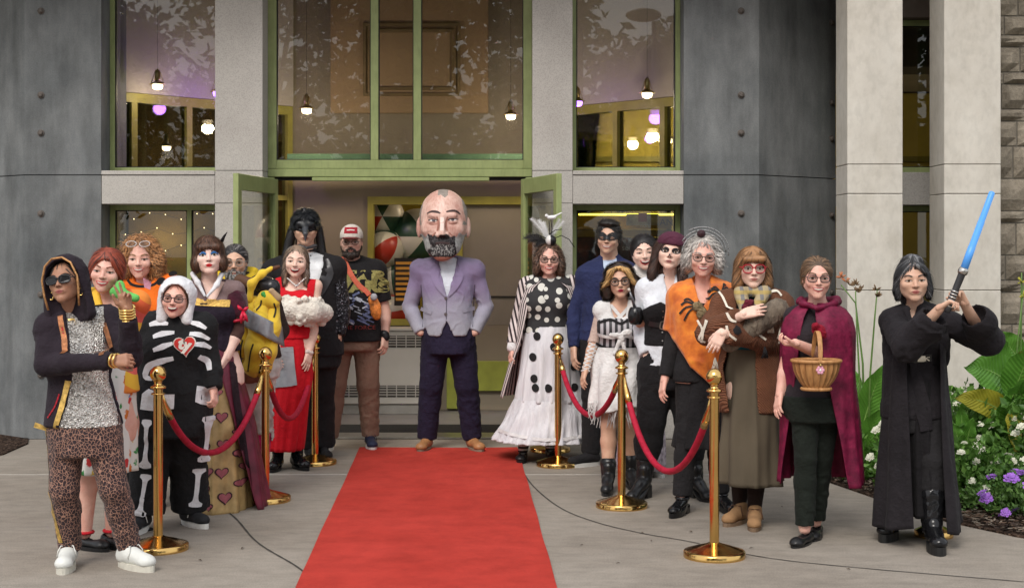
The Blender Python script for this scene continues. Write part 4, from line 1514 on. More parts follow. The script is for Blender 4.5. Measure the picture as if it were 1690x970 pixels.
    def shoe(s, k, ang=0, style='flat', m=None, sole=None, Ls=.25, sh=.025, heel=0.0, shaft=0.0, wd=1.0, lace=None):
        """ang: toe direction in degrees, 0 = towards the camera, + = image right"""
        f = s.j['f' + k]
        P_, Q = [], []
        l = Ls
        W = .040 * wd * l / .25
        hz = sh + heel * .0
        up = heel
        # x forward from heel(-.07) to toe
        x0, x1 = -.28 * l, .72 * l
        if style in ('sneaker', 'boot', 'oxford', 'platform'):
            top = {'sneaker': .075, 'boot': .10, 'oxford': .07, 'platform': .09}[style]
            P_ += [C((x0 + .035, 0, sh + .032 + up), (x0 + .11, 0, sh + .035 + up * .6), .036 * wd, .037 * wd, k=.02), C((x0 + .09, 0, sh + .038 + up * .6), (x1 - .045, 0, sh + .020), .040 * wd, .032 * wd, k=.02), E((x1 - .05, 0, sh + .018), (.05, W * 1.0, .030), k=.02),
                   C((x0 + .045, 0, sh + .03 + up), (x0 + .06, 0, sh + top + up), .038 * wd, .042 * wd, k=.015)]
        else:
            P_ += [C((x0 + .03, 0, sh + .022 + up), (x0 + .08, 0, sh + .02 + up * .7), .032 * wd, .030 * wd, k=.02), C((x0 + .08, 0, sh + .015 + up * .7), (x1 - .05, 0, sh + .012), .032 * wd, .032 * wd, k=.02), E((x1 - .05, 0, sh + .012), (.05, W, .022), k=.02)]
            if style == 'flat':
                P_.append(E((x0 + .10, 0, sh + .065 + up), (.085, .027, .05), k=.006, op=-1))
        if shaft:
            a = s.j['a' + k] - f
            P_ += [C((x0 + .055, 0, sh + .05 + up), (x0 + .055, 0, shaft * .6), .041 * wd, .046 * wd, k=.02), C((x0 + .055, 0, shaft * .6), (x0 + .05, 0, shaft), .046 * wd, .054 * wd, k=.02)]
        P_.append(B((.0, 0, -.05 + sh), (.5, .2, .05), .001, k=.0, op=-1))
        n = 20
        out = []
        for i in range(n):
            a = 2 * math.pi * i / n
            cx = math.cos(a)
            out.append(((x0 + x1) / 2 + (x1 - x0) / 2 * 1.02 * cx, W * (1.02 - .16 * (cx < 0) * abs(cx)) * math.sin(a) * (1 + .08 * cx)))
        sm = MB()
        def lift(x): return up * max(0, min(1, (.35 * l - x) / (.5 * l))) ** 1.2
        v = [(x, y, .0 + lift(x)) for x, y in out] + [(x, y, sh * 1.05 + lift(x)) for x, y in out]
        sm.add(v, [list(range(n))[::-1], [n + i for i in range(n)]] + [[i, (i + 1) % n, (i + 1) % n + n, i + n] for i in range(n)])
        if heel > .02:
            sm.box(x0 + .004, x0 + .062, -.028, .028, 0, up + .012, bev=.006)
        a = R(ang)
        fx = np.array([math.sin(a), -math.cos(a), 0]); fy = np.array([math.cos(a), math.sin(a), 0])
        base = np.array([f[0], f[1], 0]) + fx * 0
        def T(v):
            v = np.asarray(v, float)
            return base + v[:, :1] * fx + v[:, 1:2] * fy + v[:, 2:3] * np.array([0, 0, 1.0])
        v, fc = solid(P_, .0085)
        o = obj('shoe' if not shaft else 'boot', np_mesh('shoe', T(v), fc), m, s.e)
        sm.v = [tuple(q) for q in T(sm.v)]
        sm.build('sole', sole or m, o)
        if lace is not None:
            lb = MB()
            for i in range(5):
                x = x0 + .10 + i * .020
                z = sh + .072 - i * .007 + up * .5
                lb.tube([(x, -.03, z - .016), (x + .004, 0, z + .004), (x, .03, z - .016)], .0035, 5)
            for sg in (-1, 1):
                lb.tube([(x0 + .10, 0, sh + .082), (x0 + .115, sg * .03, sh + .088), (x0 + .13, sg * .042, sh + .065), (x0 + .125, sg * .05, sh + .03)], .003, 5)
            lb.v = [tuple(q) for q in T(lb.v)]
            lb.build('laces', lace, o, True)
        return o

def hair_cap(vol=0.0, front=.12, side=-.1, back=-.35, nape=.0):
    """close hair cap with the face left open"""
    return [E((0, .09, .13), (.365 + vol, .43 + vol, .39 + vol), k=.03), E((0, .16, -.05), (.34 + vol, .36 + vol, .36), k=.06),
            E((0, -.42, -.10), (.30, .30, .41), k=.04, op=-1), B((0, -.2, -.55), (.6, .30, .35), .02, k=.03, op=-1)]
def long_hair(vol=0.0, ln=.9, w=.36, cut=.29, back=.2):
    """shoulder length or longer: cap, two side curtains and a back fall (ln = how far below the eyes)"""
    P_ = [E((0, .09, .14), (.37 + vol, .44 + vol, .39 + vol), k=.03)]
    for sg in (-1, 1):
        P_ += [C((sg * (w - .04), .02, .1), (sg * w, .0, -ln * .6), .10 + vol, .10 + vol, k=.08), C((sg * w, .0, -ln * .6), (sg * (w - .01), -.02, -ln), .10 + vol, .055, k=.06)]
    P_ += [C((0, back + .05, 0), (0, back + .1, -ln), .28, .24, k=.08), E((0, -.43, -.09), (cut, .33, .41), k=.04, op=-1)]
    return P_
# ================================================================== the people
BLK = cloth('black_cloth', (.014, .013, .014))
# --- woman in hooded jacket
M_HOOD = cloth('aubergine_jersey', (.020, .014, .020))
def sequin():
    g = N('silver_sequins')
    cv = g.vor(120, out='Color')
    d = g.vor(120)
    g.set(c=g.ramp(cv, [(.15, (.45, .43, .40)), (.5, (.74, .72, .68)), (.9, (.97, .95, .92))]), m=.75, r=g.ramp(cv, [(0, .18), (1, .5)]))
    g.bump(g.math('ADD', d, g.math('MULTIPLY', cv, .6)), 1.0, .012)
    return g.m
def leopard():
    g = N('leopard_print')
    vec = g.map((1, 1, .85))
    wv = g.new('ShaderNodeVectorMath', operation='ADD')
    nz = g.new('ShaderNodeTexNoise'); nz.inputs['Scale'].default_value = 30
    g.link(vec, nz.inputs['Vector'])
    sc_ = g.new('ShaderNodeVectorMath', operation='SCALE'); sc_.inputs['Scale'].default_value = .018
    g.link(nz.outputs['Color'], sc_.inputs[0]); g.link(vec, wv.inputs[0]); g.link(sc_.outputs[0], wv.inputs[1])
    e = g.vor(62, 'DISTANCE_TO_EDGE', 'Distance', wv.outputs[0])
    k = g.vor(62, out='Distance', vec=wv.outputs[0])
    c = g.ramp(e, [(.03, (.32, .17, .12)), (.08, (.016, .006, .009))])
    c = g.mix(g.ramp(k, [(.08, .5), (.2, 0.0)]), c, (.11, .045, .035))
    g.set(c=c, r=.85, sheen=.1)
    g.bump(g.noise(300, 2), .3, .002)
    return g.m
def p1():
    s = Person('woman in a dark hooded jacket, sunglasses and leopard print trousers making a peace sign', 165, 938, 1.57, 'brown', (108, 466, -.05), yaw=-6, pitch=-10, roll=-9, bulk=1.0,
               J=dict(sL=(84, 541, -.02), sR=(176, 530, .03), eL=(76, 602, -.12), wL=(190, 595, -.30), eR=(217, 588, -.10), wR=(209, 508, -.22), nk=(122, 524, .02), hL=(112, 705, 0), hR=(166, 705, 0), fL=(113, 935), fR=(212, 936), kL=(106, 808, -.04), kR=(188, 806, -.05)))
    s.body(hL=dict(d=(1, -.2, .08), n=(.2, 1, -.3), curl=(1.0, 1.0, 1.0, 1.0), side=1), hR=dict(d=(-.12, -.1, 1), n=(-.1, -.9, .1), side=1, curl=(.05, .05, 1.25, 1.25), spread=.22, thumb=(.9, .2)))
    s.face(brow=(.02, .012, .01), lip=(.32, .10, .09), mouth='closed')
    s.glasses((.015, .015, .018), .125, .085, .016, lens=mat('dark_lens', (.01, .01, .012), .08), sq=3.2, y=-.43, name='sunglasses')
    s.hair(hair_cap(-.02), hair_mat('hair_black', (.02, .016, .014)), 300, .1)
    # hood: thick open cowl round the head
    P_ = [E((0, .10, .12), (.50, .55, .55), k=.02), C((-.30, .05, -.1), (-.42, .12, -.75), .24, .18, k=.1), C((.30, .05, -.1), (.42, .12, -.75), .24, .18, k=.1), C((0, .3, -.2), (0, .35, -.8), .38, .35, k=.1),
          E((0, -.18, .02), (.40, .62, .46), k=.03, op=-1), C((.0, -.42, -.42), (.12, -.46, -1.3), .56, .62, k=.03, op=-1)]
    v, f = solid(scl(P_, s.HS), .007, .004, 30)
    s.piece('hood', (s.hd(v), f), M_HOOD)
    # hood edging
    u = s.HS
    ed = [(-.36, -.22, -.62), (-.40, -.28, -.3), (-.41, -.32, .05), (-.30, -.36, .36), (-.12, -.38, .50), (.12, -.38, .50), (.30, -.36, .36), (.41, -.32, .05), (.40, -.28, -.3), (.36, -.22, -.62)]
    mb = MB().tube([tuple(s.M @ Vector((a * u, b * u, c * u))) for a, b, c in ed], .006, 6)
    mb.build('hood_trim', mat('copper_braid', (.42, .22, .09), .35, .4, 60, 300, .6, m=.6), s.e, True)
    s.piece('top', s.torso(.020, lo=.02, hi=.88), sequin(), .008, .003)
    s.piece('trousers', s.torso(.012, lo=-.25, hi=.25) + s.leg('L', .014, 1.97, .98, ank=.012, kn=.006) + s.leg('R', .014, 1.97, .98, ank=.012, kn=.006), leopard(), .012, .006, 24)
    jk = s.torso(.030, lo=-.05, hi=.93) + s.arm('L', .016, 0, 1.96, 1.1) + s.arm('R', .016, 0, 1.93, 1.1)
    c0, c1 = s.spine(-.1), s.spine(.95)
    cut = [s.cutx([(92, 485), (152, 485), (164, 530), (176, 570), (181, 620), (188, 690), (196, 780), (84, 780), (94, 712), (108, 670), (116, 620), (113, 570), (106, 540), (98, 515)], .02)]
    arms = s.arm('L', .014, .3, 1.96, 1.1) + s.arm('R', .014, .3, 1.80, 1.1)
    s.piece('jacket', jk + cut + arms, M_HOOD, .0085, .005, 24)
    GB = mat('gold_braid', (.55, .36, .10), .4, .5, 50, 300, .6, m=.5)
    pj = s.pj('jacket')
    jo = s.last
    CB = mat('copper_braid2', (.30, .12, .05), .4, .4, 60, 300, .5, m=.5)
    for mm, pts in ((CB, [(95, 522), (101, 545), (107, 565), (110, 582)]), (GB, [(112, 628), (104, 665), (94, 700), (92, 712)]), (GB, [(50, 703), (70, 709), (92, 713)]), (CB, [(160, 522), (168, 540), (178, 562), (184, 582)]), (GB, [(184, 622), (189, 660), (195, 700)])):
        s.flat('jacket_trim', mm, [('strip', s.xs(pts), .013, 0)], 'jacket', jo, off=.004)
    for mm, pts in ((mat('red_sequin', (.35, .01, .02), .35, .5, 90, 300, .8, m=.5), [(98, 650), (90, 672), (77, 690)]), (mat('red_sequin', (.35, .01, .02), .35), [(100, 540), (104, 556)])):
        s.flat('red_sequin_line', mm, [('strip', s.xs(pts), .004, 0)], 'jacket', jo, off=.004)
    s.flat('side_stripe', GB, [('strip', s.xs([(66, 715), (70, 780), (78, 850), (88, 903)]), .012)], 'trousers')
    # bangles and necklace, earrings
    G2 = mat('yellow_gold', (.85, .58, .20), .22, .1, 30, 100, .1, m=1.0)
    for k, n, t0 in (('R', 5, .74), ('L', 3, .88)):
        e, w = s.j['e' + k], s.j['w' + k]
        d = unit(w - e)
        for i in range(n):
            c = e + (w - e) * (t0 + i * .055 + .04)
            ax = Vector(d)
            Mx = ax.to_track_quat('Z', 'Y').to_matrix()
            r = .036 if k == 'R' else .033
            MB().tube([tuple(Vector(c) + Mx @ Vector((r * math.cos(a), r * math.sin(a), .003 * math.sin(3 * a)))) for a in np.linspace(0, 6.283, 22)], .0055, 6).build('bangle', G2, s.e, True)
    nk = s.j['nk']
    MB().tube([(nk[0] + .062 * math.sin(a), nk[1] - .02 - .062 * math.cos(a), nk[2] + .005 + .012 * (1 - math.cos(a)) * .5 - .012) for a in np.linspace(-1.7, 1.7, 18)], .007, 6).build('necklace', G2, s.e, True)
    for sg in (-1, 1):
        MB().tube([tuple(s.M @ Vector((u * (sg * .35 + .05 * math.cos(a)), u * -.02, u * (-.27 + .085 * math.sin(a))))) for a in np.linspace(0, 6.283, 14)], .0035, 5).build('earring', G2, s.e, True)
    wl_ = mat('white_leather', (.62, .63, .60), .5, .06, 20, 200, .2)
    so = mat('cream_rubber', (.55, .53, .46), .6, .1, 20, 100, .2)
    for k, a in (('L', 8), ('R', 55)):
        s.piece('sock', [C(s.j['a' + k], s.j['a' + k] + np.array([0, 0, .05]), .036, .038)], BLK, .008)
        s.shoe(k, a, 'sneaker', wl_, so, .26, .030, lace=mat('white_lace', (.7, .7, .66), .8), wd=1.08)
p1()

# --- giant papier-mache head in an ombre blazer
def p10():
    s = Person('person wearing a giant painted bearded head, purple and grey blazer and navy trousers', 740, 743, 1.84, 'light', (737, 375), male=True, bulk=1.0, sw=.112,
               J=dict(sL=(694, 446, .02), sR=(783, 446, .02), eL=(676, 506, .06), wL=(694, 549, -.06), eR=(802, 506, .06), wR=(783, 549, -.06), nk=(738, 432, .03), hL=(720, 553, 0), hR=(760, 553, 0), fL=(704, 741), fR=(780, 741)))
    s.body(hL=False, hR=False, nohead=True)
    NV = cloth('navy_twill', (.016, .012, .030))
    s.piece('trousers', s.torso(.010, lo=-.25, hi=.2) + s.leg('L', .018, 1.97, 1.05, ank=.022, kn=.012) + s.leg('R', .018, 1.97, 1.05, ank=.022, kn=.012), NV, .012, .007, 22)
    s.piece('shirt', s.torso(.012, lo=.05, hi=.96) + [C(s.j['nk'] - np.array([0, 0, .05]), s.j['nk'] + np.array([0, -.01, .05]), .062, .058)], cloth('white_shirt', (.62, .66, .72)), .010)
    g = N('ombre_blazer')
    z = g.sep()[2]
    t = g.math('ADD', g.math('MULTIPLY', g.math('SUBTRACT', z, .9), 1 / .7), g.math('MULTIPLY', g.math('SUBTRACT', g.noise(9, 4), .5), .3))
    c = g.ramp(t, [(.0, (.31, .31, .345)), (.38, (.30, .285, .36)), (.62, (.25, .195, .33)), (.82, (.18, .135, .235)), (1.0, (.08, .075, .11))])
    c = g.mix(.4, c, g.ramp(g.noise(260, 2), [(.35, .6), (.6, 1.0)]), 'MULTIPLY')
    g.set(c=c, r=.85, sheen=.1); g.bump(g.noise(350, 2), .3, .002)
    jk = s.torso(.026, lo=-.03, hi=.93)
    cut = [s.cutx([(722, 425), (754, 425), (750, 450), (739, 489), (737, 489), (727, 450)], .0), s.cutx([(737, 528), (726, 556), (722, 580), (754, 580), (750, 556)], .05)]
    arms = s.arm('L', .013, .0, 1.98, 1.12) + s.arm('R', .013, .0, 1.98, 1.12)
    s.piece('blazer', jk + arms + cut, g.m, .008, .005, 20)
    def X(a): return [s.xz(*q) for q in a]
    lp = g.m
    for sg in (-1, 1):
        s.flat('lapel', lp, [('strip', X([(738 + sg * 12, 437), (738 + sg * 20, 455), (738 + sg * 12, 475), (738 + sg * 2, 489)]), [.022, .030, .020, .004], 0, .009)], 'blazer')
        s.flat('pocket_flap', lp, [('strip', X([(738 + sg * 25, 513 if sg > 0 else 516), (738 + sg * 45, 509 if sg > 0 else 510)]), .016, 0, .007)], 'blazer')
    for y in (492, 518):
        s.flat('button', mat('horn_button', (.10, .08, .08), .3), [('star', ellp(*s.xz(736, y), .012, .012), 0, 0, .006)], 'blazer')
    seam = mat('seam_dark', (.06, .055, .08), .9)
    s.flat('front_seam', seam, [('strip', X([(737, 490), (737, 515), (737, 534)]), .0025, 0, .003), ('strip', X([(694, 470), (696, 500), (697, 540)]), .003, 0, .003), ('strip', X([(783, 470), (781, 500), (780, 540)]), .003, 0, .003)], 'blazer')
    # the head
    hc = np.array(s.p(732, 370, -.02)); S_ = .565
    P_ = [E((0, .03, .10), (.345, .38, .40), k=.05), E((0, -.06, -.12), (.30, .33, .37), k=.10), E((0, -.16, -.33), (.22, .19, .16), k=.10), E((-.20, -.25, -.06), (.10, .08, .11), k=.07), E((.20, -.25, -.06), (.10, .08, .11), k=.07), C((-.16, -.33, .12), (.16, -.33, .12), .04, k=.06),
          E((-.145, -.40, .03), (.08, .06, .045), k=.04, op=-1), E((.145, -.40, .03), (.08, .06, .045), k=.04, op=-1), E((-.145, -.315, .03), (.075, .05, .035), k=.02), E((.145, -.315, .03), (.075, .05, .035), k=.02),
          C((0, -.36, .10), (0, -.44, -.14), .035, .045, k=.02), E((-.055, -.40, -.16), (.04, .05, .035), k=.02), E((.055, -.40, -.16), (.04, .05, .035), k=.02),
          E((-.345, .02, -.05), (.045, .06, .145), k=.02), E((.345, .02, -.05), (.045, .06, .145), k=.02), E((0, -.36, -.26), (.16, .06, .07), k=.04), E((0, -.33, -.40), (.15, .09, .13), k=.05)]
    v, f = solid(scl(P_, S_), .008, .0025, 30)
    q = v / S_
    x, y, zz = q[:, 0], q[:, 1], q[:, 2]
    nz = .03 * np.sin(x * 17 + zz * 11) + .02 * np.sin(x * 41 + zz * 23)
    fc = q[f].mean(1); nf = .018 * np.sin(fc[:, 0] * 31 + fc[:, 2] * 17) + .012 * np.sin(fc[:, 0] * 70) 
    mi = np.zeros(len(f), int)
    side = (fc[:, 2] > -.02) & (np.abs(fc[:, 0]) + .25 * np.maximum(0, fc[:, 2] - .25) + nf > .30) | (fc[:, 1] > .12) & (fc[:, 2] > -.15)
    tuft = (fc[:, 2] + nf > .40) & (np.abs(fc[:, 0]) < .075) & (fc[:, 1] < .2)
    mi[side | tuft] = 1
    beardg = (fc[:, 2] + nf < -.17 + .35 * np.maximum(0, np.abs(fc[:, 0]) - .2)) & (np.abs(fc[:, 0]) > .12) & (fc[:, 1] < .15) & (fc[:, 2] > -.42)
    mi[beardg] = 2
    bl = ((fc[:, 2] + nf < -.165) & (fc[:, 2] > -.47) & (np.abs(fc[:, 0]) + nf < .19 + .12 * (fc[:, 2] + .16) * -.2) & (fc[:, 1] < -.2))
    mi[bl] = 3
    ear = np.abs(fc[:, 0]) > .335
    mi[ear & (np.abs(fc[:, 2] + .05) < .16) & (fc[:, 1] < .12)] = 0
    mi[(fc[:, 2] < -.44) & ~bl] = 4
    g0 = N('painted_papier_skin')
    c0 = g0.ramp(g0.noise(9, 5), [(.3, (.50, .27, .22)), (.55, (.64, .42, .35)), (.75, (.70, .52, .45))])
    c0 = g0.mix(.35, c0, g0.ramp(g0.noise(38, 3, vec=g0.map((2, 2, .6))), [(.35, (.62, .35, .28)), (.55, (1, 1, 1))]), 'MULTIPLY')
    g0.set(c=c0, r=.6); g0.bump(g0.noise(25, 4), .4, .01)
    ms = [g0.m, mat('painted_grey_hair', (.27, .235, .205), .7, .25, 30, 60, .3), mat('painted_grey_beard', (.36, .37, .36), .75, .3, 40, 80, .5), mat('painted_black_beard', (.045, .04, .042), .85, .9, 60, 60, 1.0, bd=.03), mat('painted_chin', (.42, .17, .12), .6, .2, 12, 40, .2)]
    hv = v + hc
    o = s.piece('giant_head', (hv, f), ms, mi=mi)
    pj = s.pj('giant_head')
    def T(pts): return [(hc[0] + a * S_, hc[2] + b * S_) for a, b in pts]
    mk = [mat('paint_dark', (.05, .03, .03), .7), mat('paint_eye_white', (.62, .56, .52), .5), mat('paint_iris', (.06, .05, .06), .4), mat('paint_crease', (.36, .16, .12), .7), mat('paint_highlight', (.74, .60, .54), .6), mat('beard_fleck', (.30, .29, .28), .8)]
    sh = []
    for sg in (-1, 1):
        cx = sg * .135 + .01
        zc = .045 if sg < 0 else .055
        sh += [('star', T([(cx - .062, zc), (cx - .03, zc + .013), (cx + .03, zc + .013), (cx + .062, zc + .002), (cx + .03, zc - .014), (cx - .03, zc - .014)]), 0, 1, .002), ('star', T(ellp(cx, zc, .024, .016)), 0, 2, .004), ('strip', T([(cx - .07, zc - .002), (cx - .03, zc + .017), (cx + .03, zc + .017), (cx + .072, zc + .004)]), .004, 0, .005),
               ('strip', T([(cx - .09, zc + .10 + (.012 if sg > 0 else 0)), (cx - .02, zc + .125), (cx + .05, zc + .12), (cx + .10, zc + .10 - .02 * (sg > 0))]), [.004, .008, .008, .003], 0, .004), ('strip', T([(cx - .06, zc - .045), (cx, zc - .055), (cx + .06, zc - .04)]), .004, 3, .003),
               ('strip', T([(sg * .075, .10), (sg * .05, .0), (sg * .07, -.10)]), [.004, .010, .006], 3, .003), ('strip', T([(sg * .09, -.12), (sg * .14, -.17)]), .005, 3, .003)]
    sh += [('strip', T([(0, .09), (0, -.10)]), .014, 4, .002), ('strip', T([(-.09, -.275), (-.03, -.268), (.05, -.27), (.10, -.28)]), .008, 0, .006), ('strip', T([(-.03, -.175), (.04, -.175)]), .010, 0, .004)]
    rr = random.Random(4)
    for i in range(150):
        a, b = rr.uniform(-.16, .16), rr.uniform(-.45, -.30)
        an = rr.uniform(-.6, .6) + 1.57
        sh.append(('strip', T([(a, b), (a + .02 * math.cos(an), b + .02 * math.sin(an))]), .0018, 5, .005))
    s.flat('painted_features', mk, sh, 'giant_head', o)
    tanl = mat('tan_leather', (.36, .17, .07), .4, .25, 14, 150, .2)
    for k, a in (('L', -12), ('R', 22)):
        s.shoe(k, a, 'oxford', tanl, mat('tan_sole', (.20, .15, .11), .6), .29, .022, wd=1.05)
p10()
PRINT_COLS = [(.5, .03, .03), (.03, .22, .05), (.65, .42, .02), (.05, .2, .5), (.55, .15, .02)]
def print_mat():
    g = N('crayon_print')
    v = g.map((1, 1, .7))
    cv = g.vor(17, out='Color', vec=v); d = g.vor(17, out='Distance', vec=v)
    sx = g.new('ShaderNodeSeparateColor'); g.link(cv, sx.inputs[0])
    pc = g.ramp(sx.outputs[0], [(0, PRINT_COLS[0]), (.2, PRINT_COLS[1]), (.4, PRINT_COLS[2]), (.6, PRINT_COLS[3]), (.8, PRINT_COLS[4])], 'CONSTANT')
    k = g.ramp(g.math('ADD', d, g.math('MULTIPLY', g.math('SUBTRACT', g.noise(40, 3), .5), .5)), [(.30, 1.0), (.36, 0.0)])
    g.set(c=g.mix(k, (.66, .64, .60), pc), r=.85)
    return g.m
def p2():
    s = Person('red-haired woman in a white crayon print dress behind the hooded woman', 165, 905, 1.63, 'pink', (176, 447), roll=7, yaw=4, pitch=2, bulk=1.12,
               J=dict(fL=(138, 905), fR=(182, 902), hL=(150, 700, 0), hR=(196, 700, 0), eR=(196, 570, .16), wR=(176, 620, .18)))
    s.body(smile=1, cheek=1.1)
    s.face(brow=(.16, .05, .03), lip=(.55, .10, .10), mouth='smile', sq=.6)
    H_ = hair_mat('hair_copper_red', (.20, .035, .015), .5)
    s.hair(hair_cap(.03) + [E((.05, .40, .25), (.22, .18, .2), k=.08), C((-.33, -.1, .1), (-.36, -.06, -.45), .05, .02, k=.04), C((.33, -.1, .1), (.36, -.06, -.4), .05, .02, k=.04)], H_, 1300, .13)
    g = N('sunset_top')
    z = g.math('ADD', g.sep()[2], g.math('MULTIPLY', g.sep()[0], .8))
    g.set(c=g.ramp(g.math('FRACT', g.math('MULTIPLY', z, 3.4)), [(0, (.62, .10, .03)), (.25, (.72, .22, .03)), (.5, (.75, .45, .04)), (.75, (.70, .12, .10))], 'CONSTANT'), r=.85)
    s.piece('top', s.torso(.016, lo=.2, hi=.93) + s.arm('L', .02, 0, .6) + s.arm('R', .02, 0, .6) + [s.cutx([(150, 470), (205, 470), (195, 505), (178, 520), (162, 505)], .0)], g.m, .009, .003)
    s.piece('collar', [C(s.p(190, 482, -.1), s.p(224, 492, -.14), .03, .022), C(s.p(198, 470, -.08), s.p(206, 500, -.16), .025, .022)], cloth('lime_cloth', (.12, .42, .10)), .008)
    v, f = drape([s.row(575, 138, 214, .14), s.row(640, 128, 222, .17), s.row(775, 118, 226, .21)], fold=9, amp=.018, seed=1.2)
    s.piece('skirt', (v, f), print_mat())
    bl = mat('black_leather', (.012, .012, .013), .35, .2, 20, 200, .15)
    for k, a in (('L', 62), ('R', 50)):
        o = s.shoe(k, a, 'flat', bl, bl, .25, .02)
        q = s.j['a' + k]
        MB().tube([(q[0] + .042 * math.cos(t), q[1] + .042 * math.sin(t), .085) for t in np.linspace(0, 6.28, 16)], .009, 6).build('ankle_strap', cloth('red_strap', (.5, .02, .03)), s.e, True)
p2()

def p3():
    s = Person('curly blonde woman in an orange top with glasses pushed up on her head', 232, 838, 1.70, 'pink', (232, 427), pitch=2, yaw=6, bulk=1.1)
    s.body(smile=1, legs=False, cheek=1.05)
    s.face(brow=(.20, .11, .05), lip=(.5, .14, .12), mouth='smile', sq=.65)
    H_ = hair_mat('hair_strawberry_blonde', (.36, .17, .065), .55)
    s.hair([E((0, .12, .16), (.41, .43, .42), k=.05), E((-.36, .08, -.12), (.17, .24, .32), k=.1), E((.38, .08, -.12), (.17, .24, .32), k=.1), E((-.34, .1, -.38), (.14, .2, .16), k=.08), E((.38, .1, -.40), (.14, .2, .18), k=.08), E((0, -.46, -.08), (.30, .40, .43), k=.04, op=-1)], H_, 2400, .09, wr=.008, curl=.008, cf=130, lift=.008, fly=.7, seg=9, w=.0018, root=lambda c: (c[:, 1] > -.20 * s.HS))
    u = s.HS
    mb = MB(); ln = MB()
    for sg in (-1, 1):
        pts = [tuple(s.M @ Vector((u * (sg * .17 + .13 * math.cos(a)), u * (-.43 + .1 * math.sin(a)), u * (.40 + .07 * math.sin(a))))) for a in np.linspace(0, 6.283, 20)]
        mb.tube(pts, .0022, 5); ln.add(pts[:-1], [list(range(19))])
    o = mb.build('raised_glasses', mat('clear_frame', (.6, .57, .55), .3), s.e, True)
    ln.build('lens', M_LENS, o)
    s.piece('top', s.torso(.022, lo=-.1, hi=.95) + s.arm('L', .02, 0, 1.2) + s.arm('R', .02, 0, 1.2) + [s.cutx([(212, 448), (252, 448), (245, 466), (232, 470), (218, 466)], .0)], cloth('pumpkin_orange', (.66, .13, .012)), .009, .004)
    s.flat('neck_trim', BLK, [('strip', s.xs([(206, 462), (215, 470), (232, 473), (250, 470), (258, 462)]), .008)], 'top')
    s.piece('trousers', s.torso(.02, lo=-.25, hi=.1) + s.leg('L', .02, 1.95) + s.leg('R', .02, 1.95), BLK, .012)
    for k in 'LR': s.shoe(k, 0, 'flat', BLK, BLK)
p3()

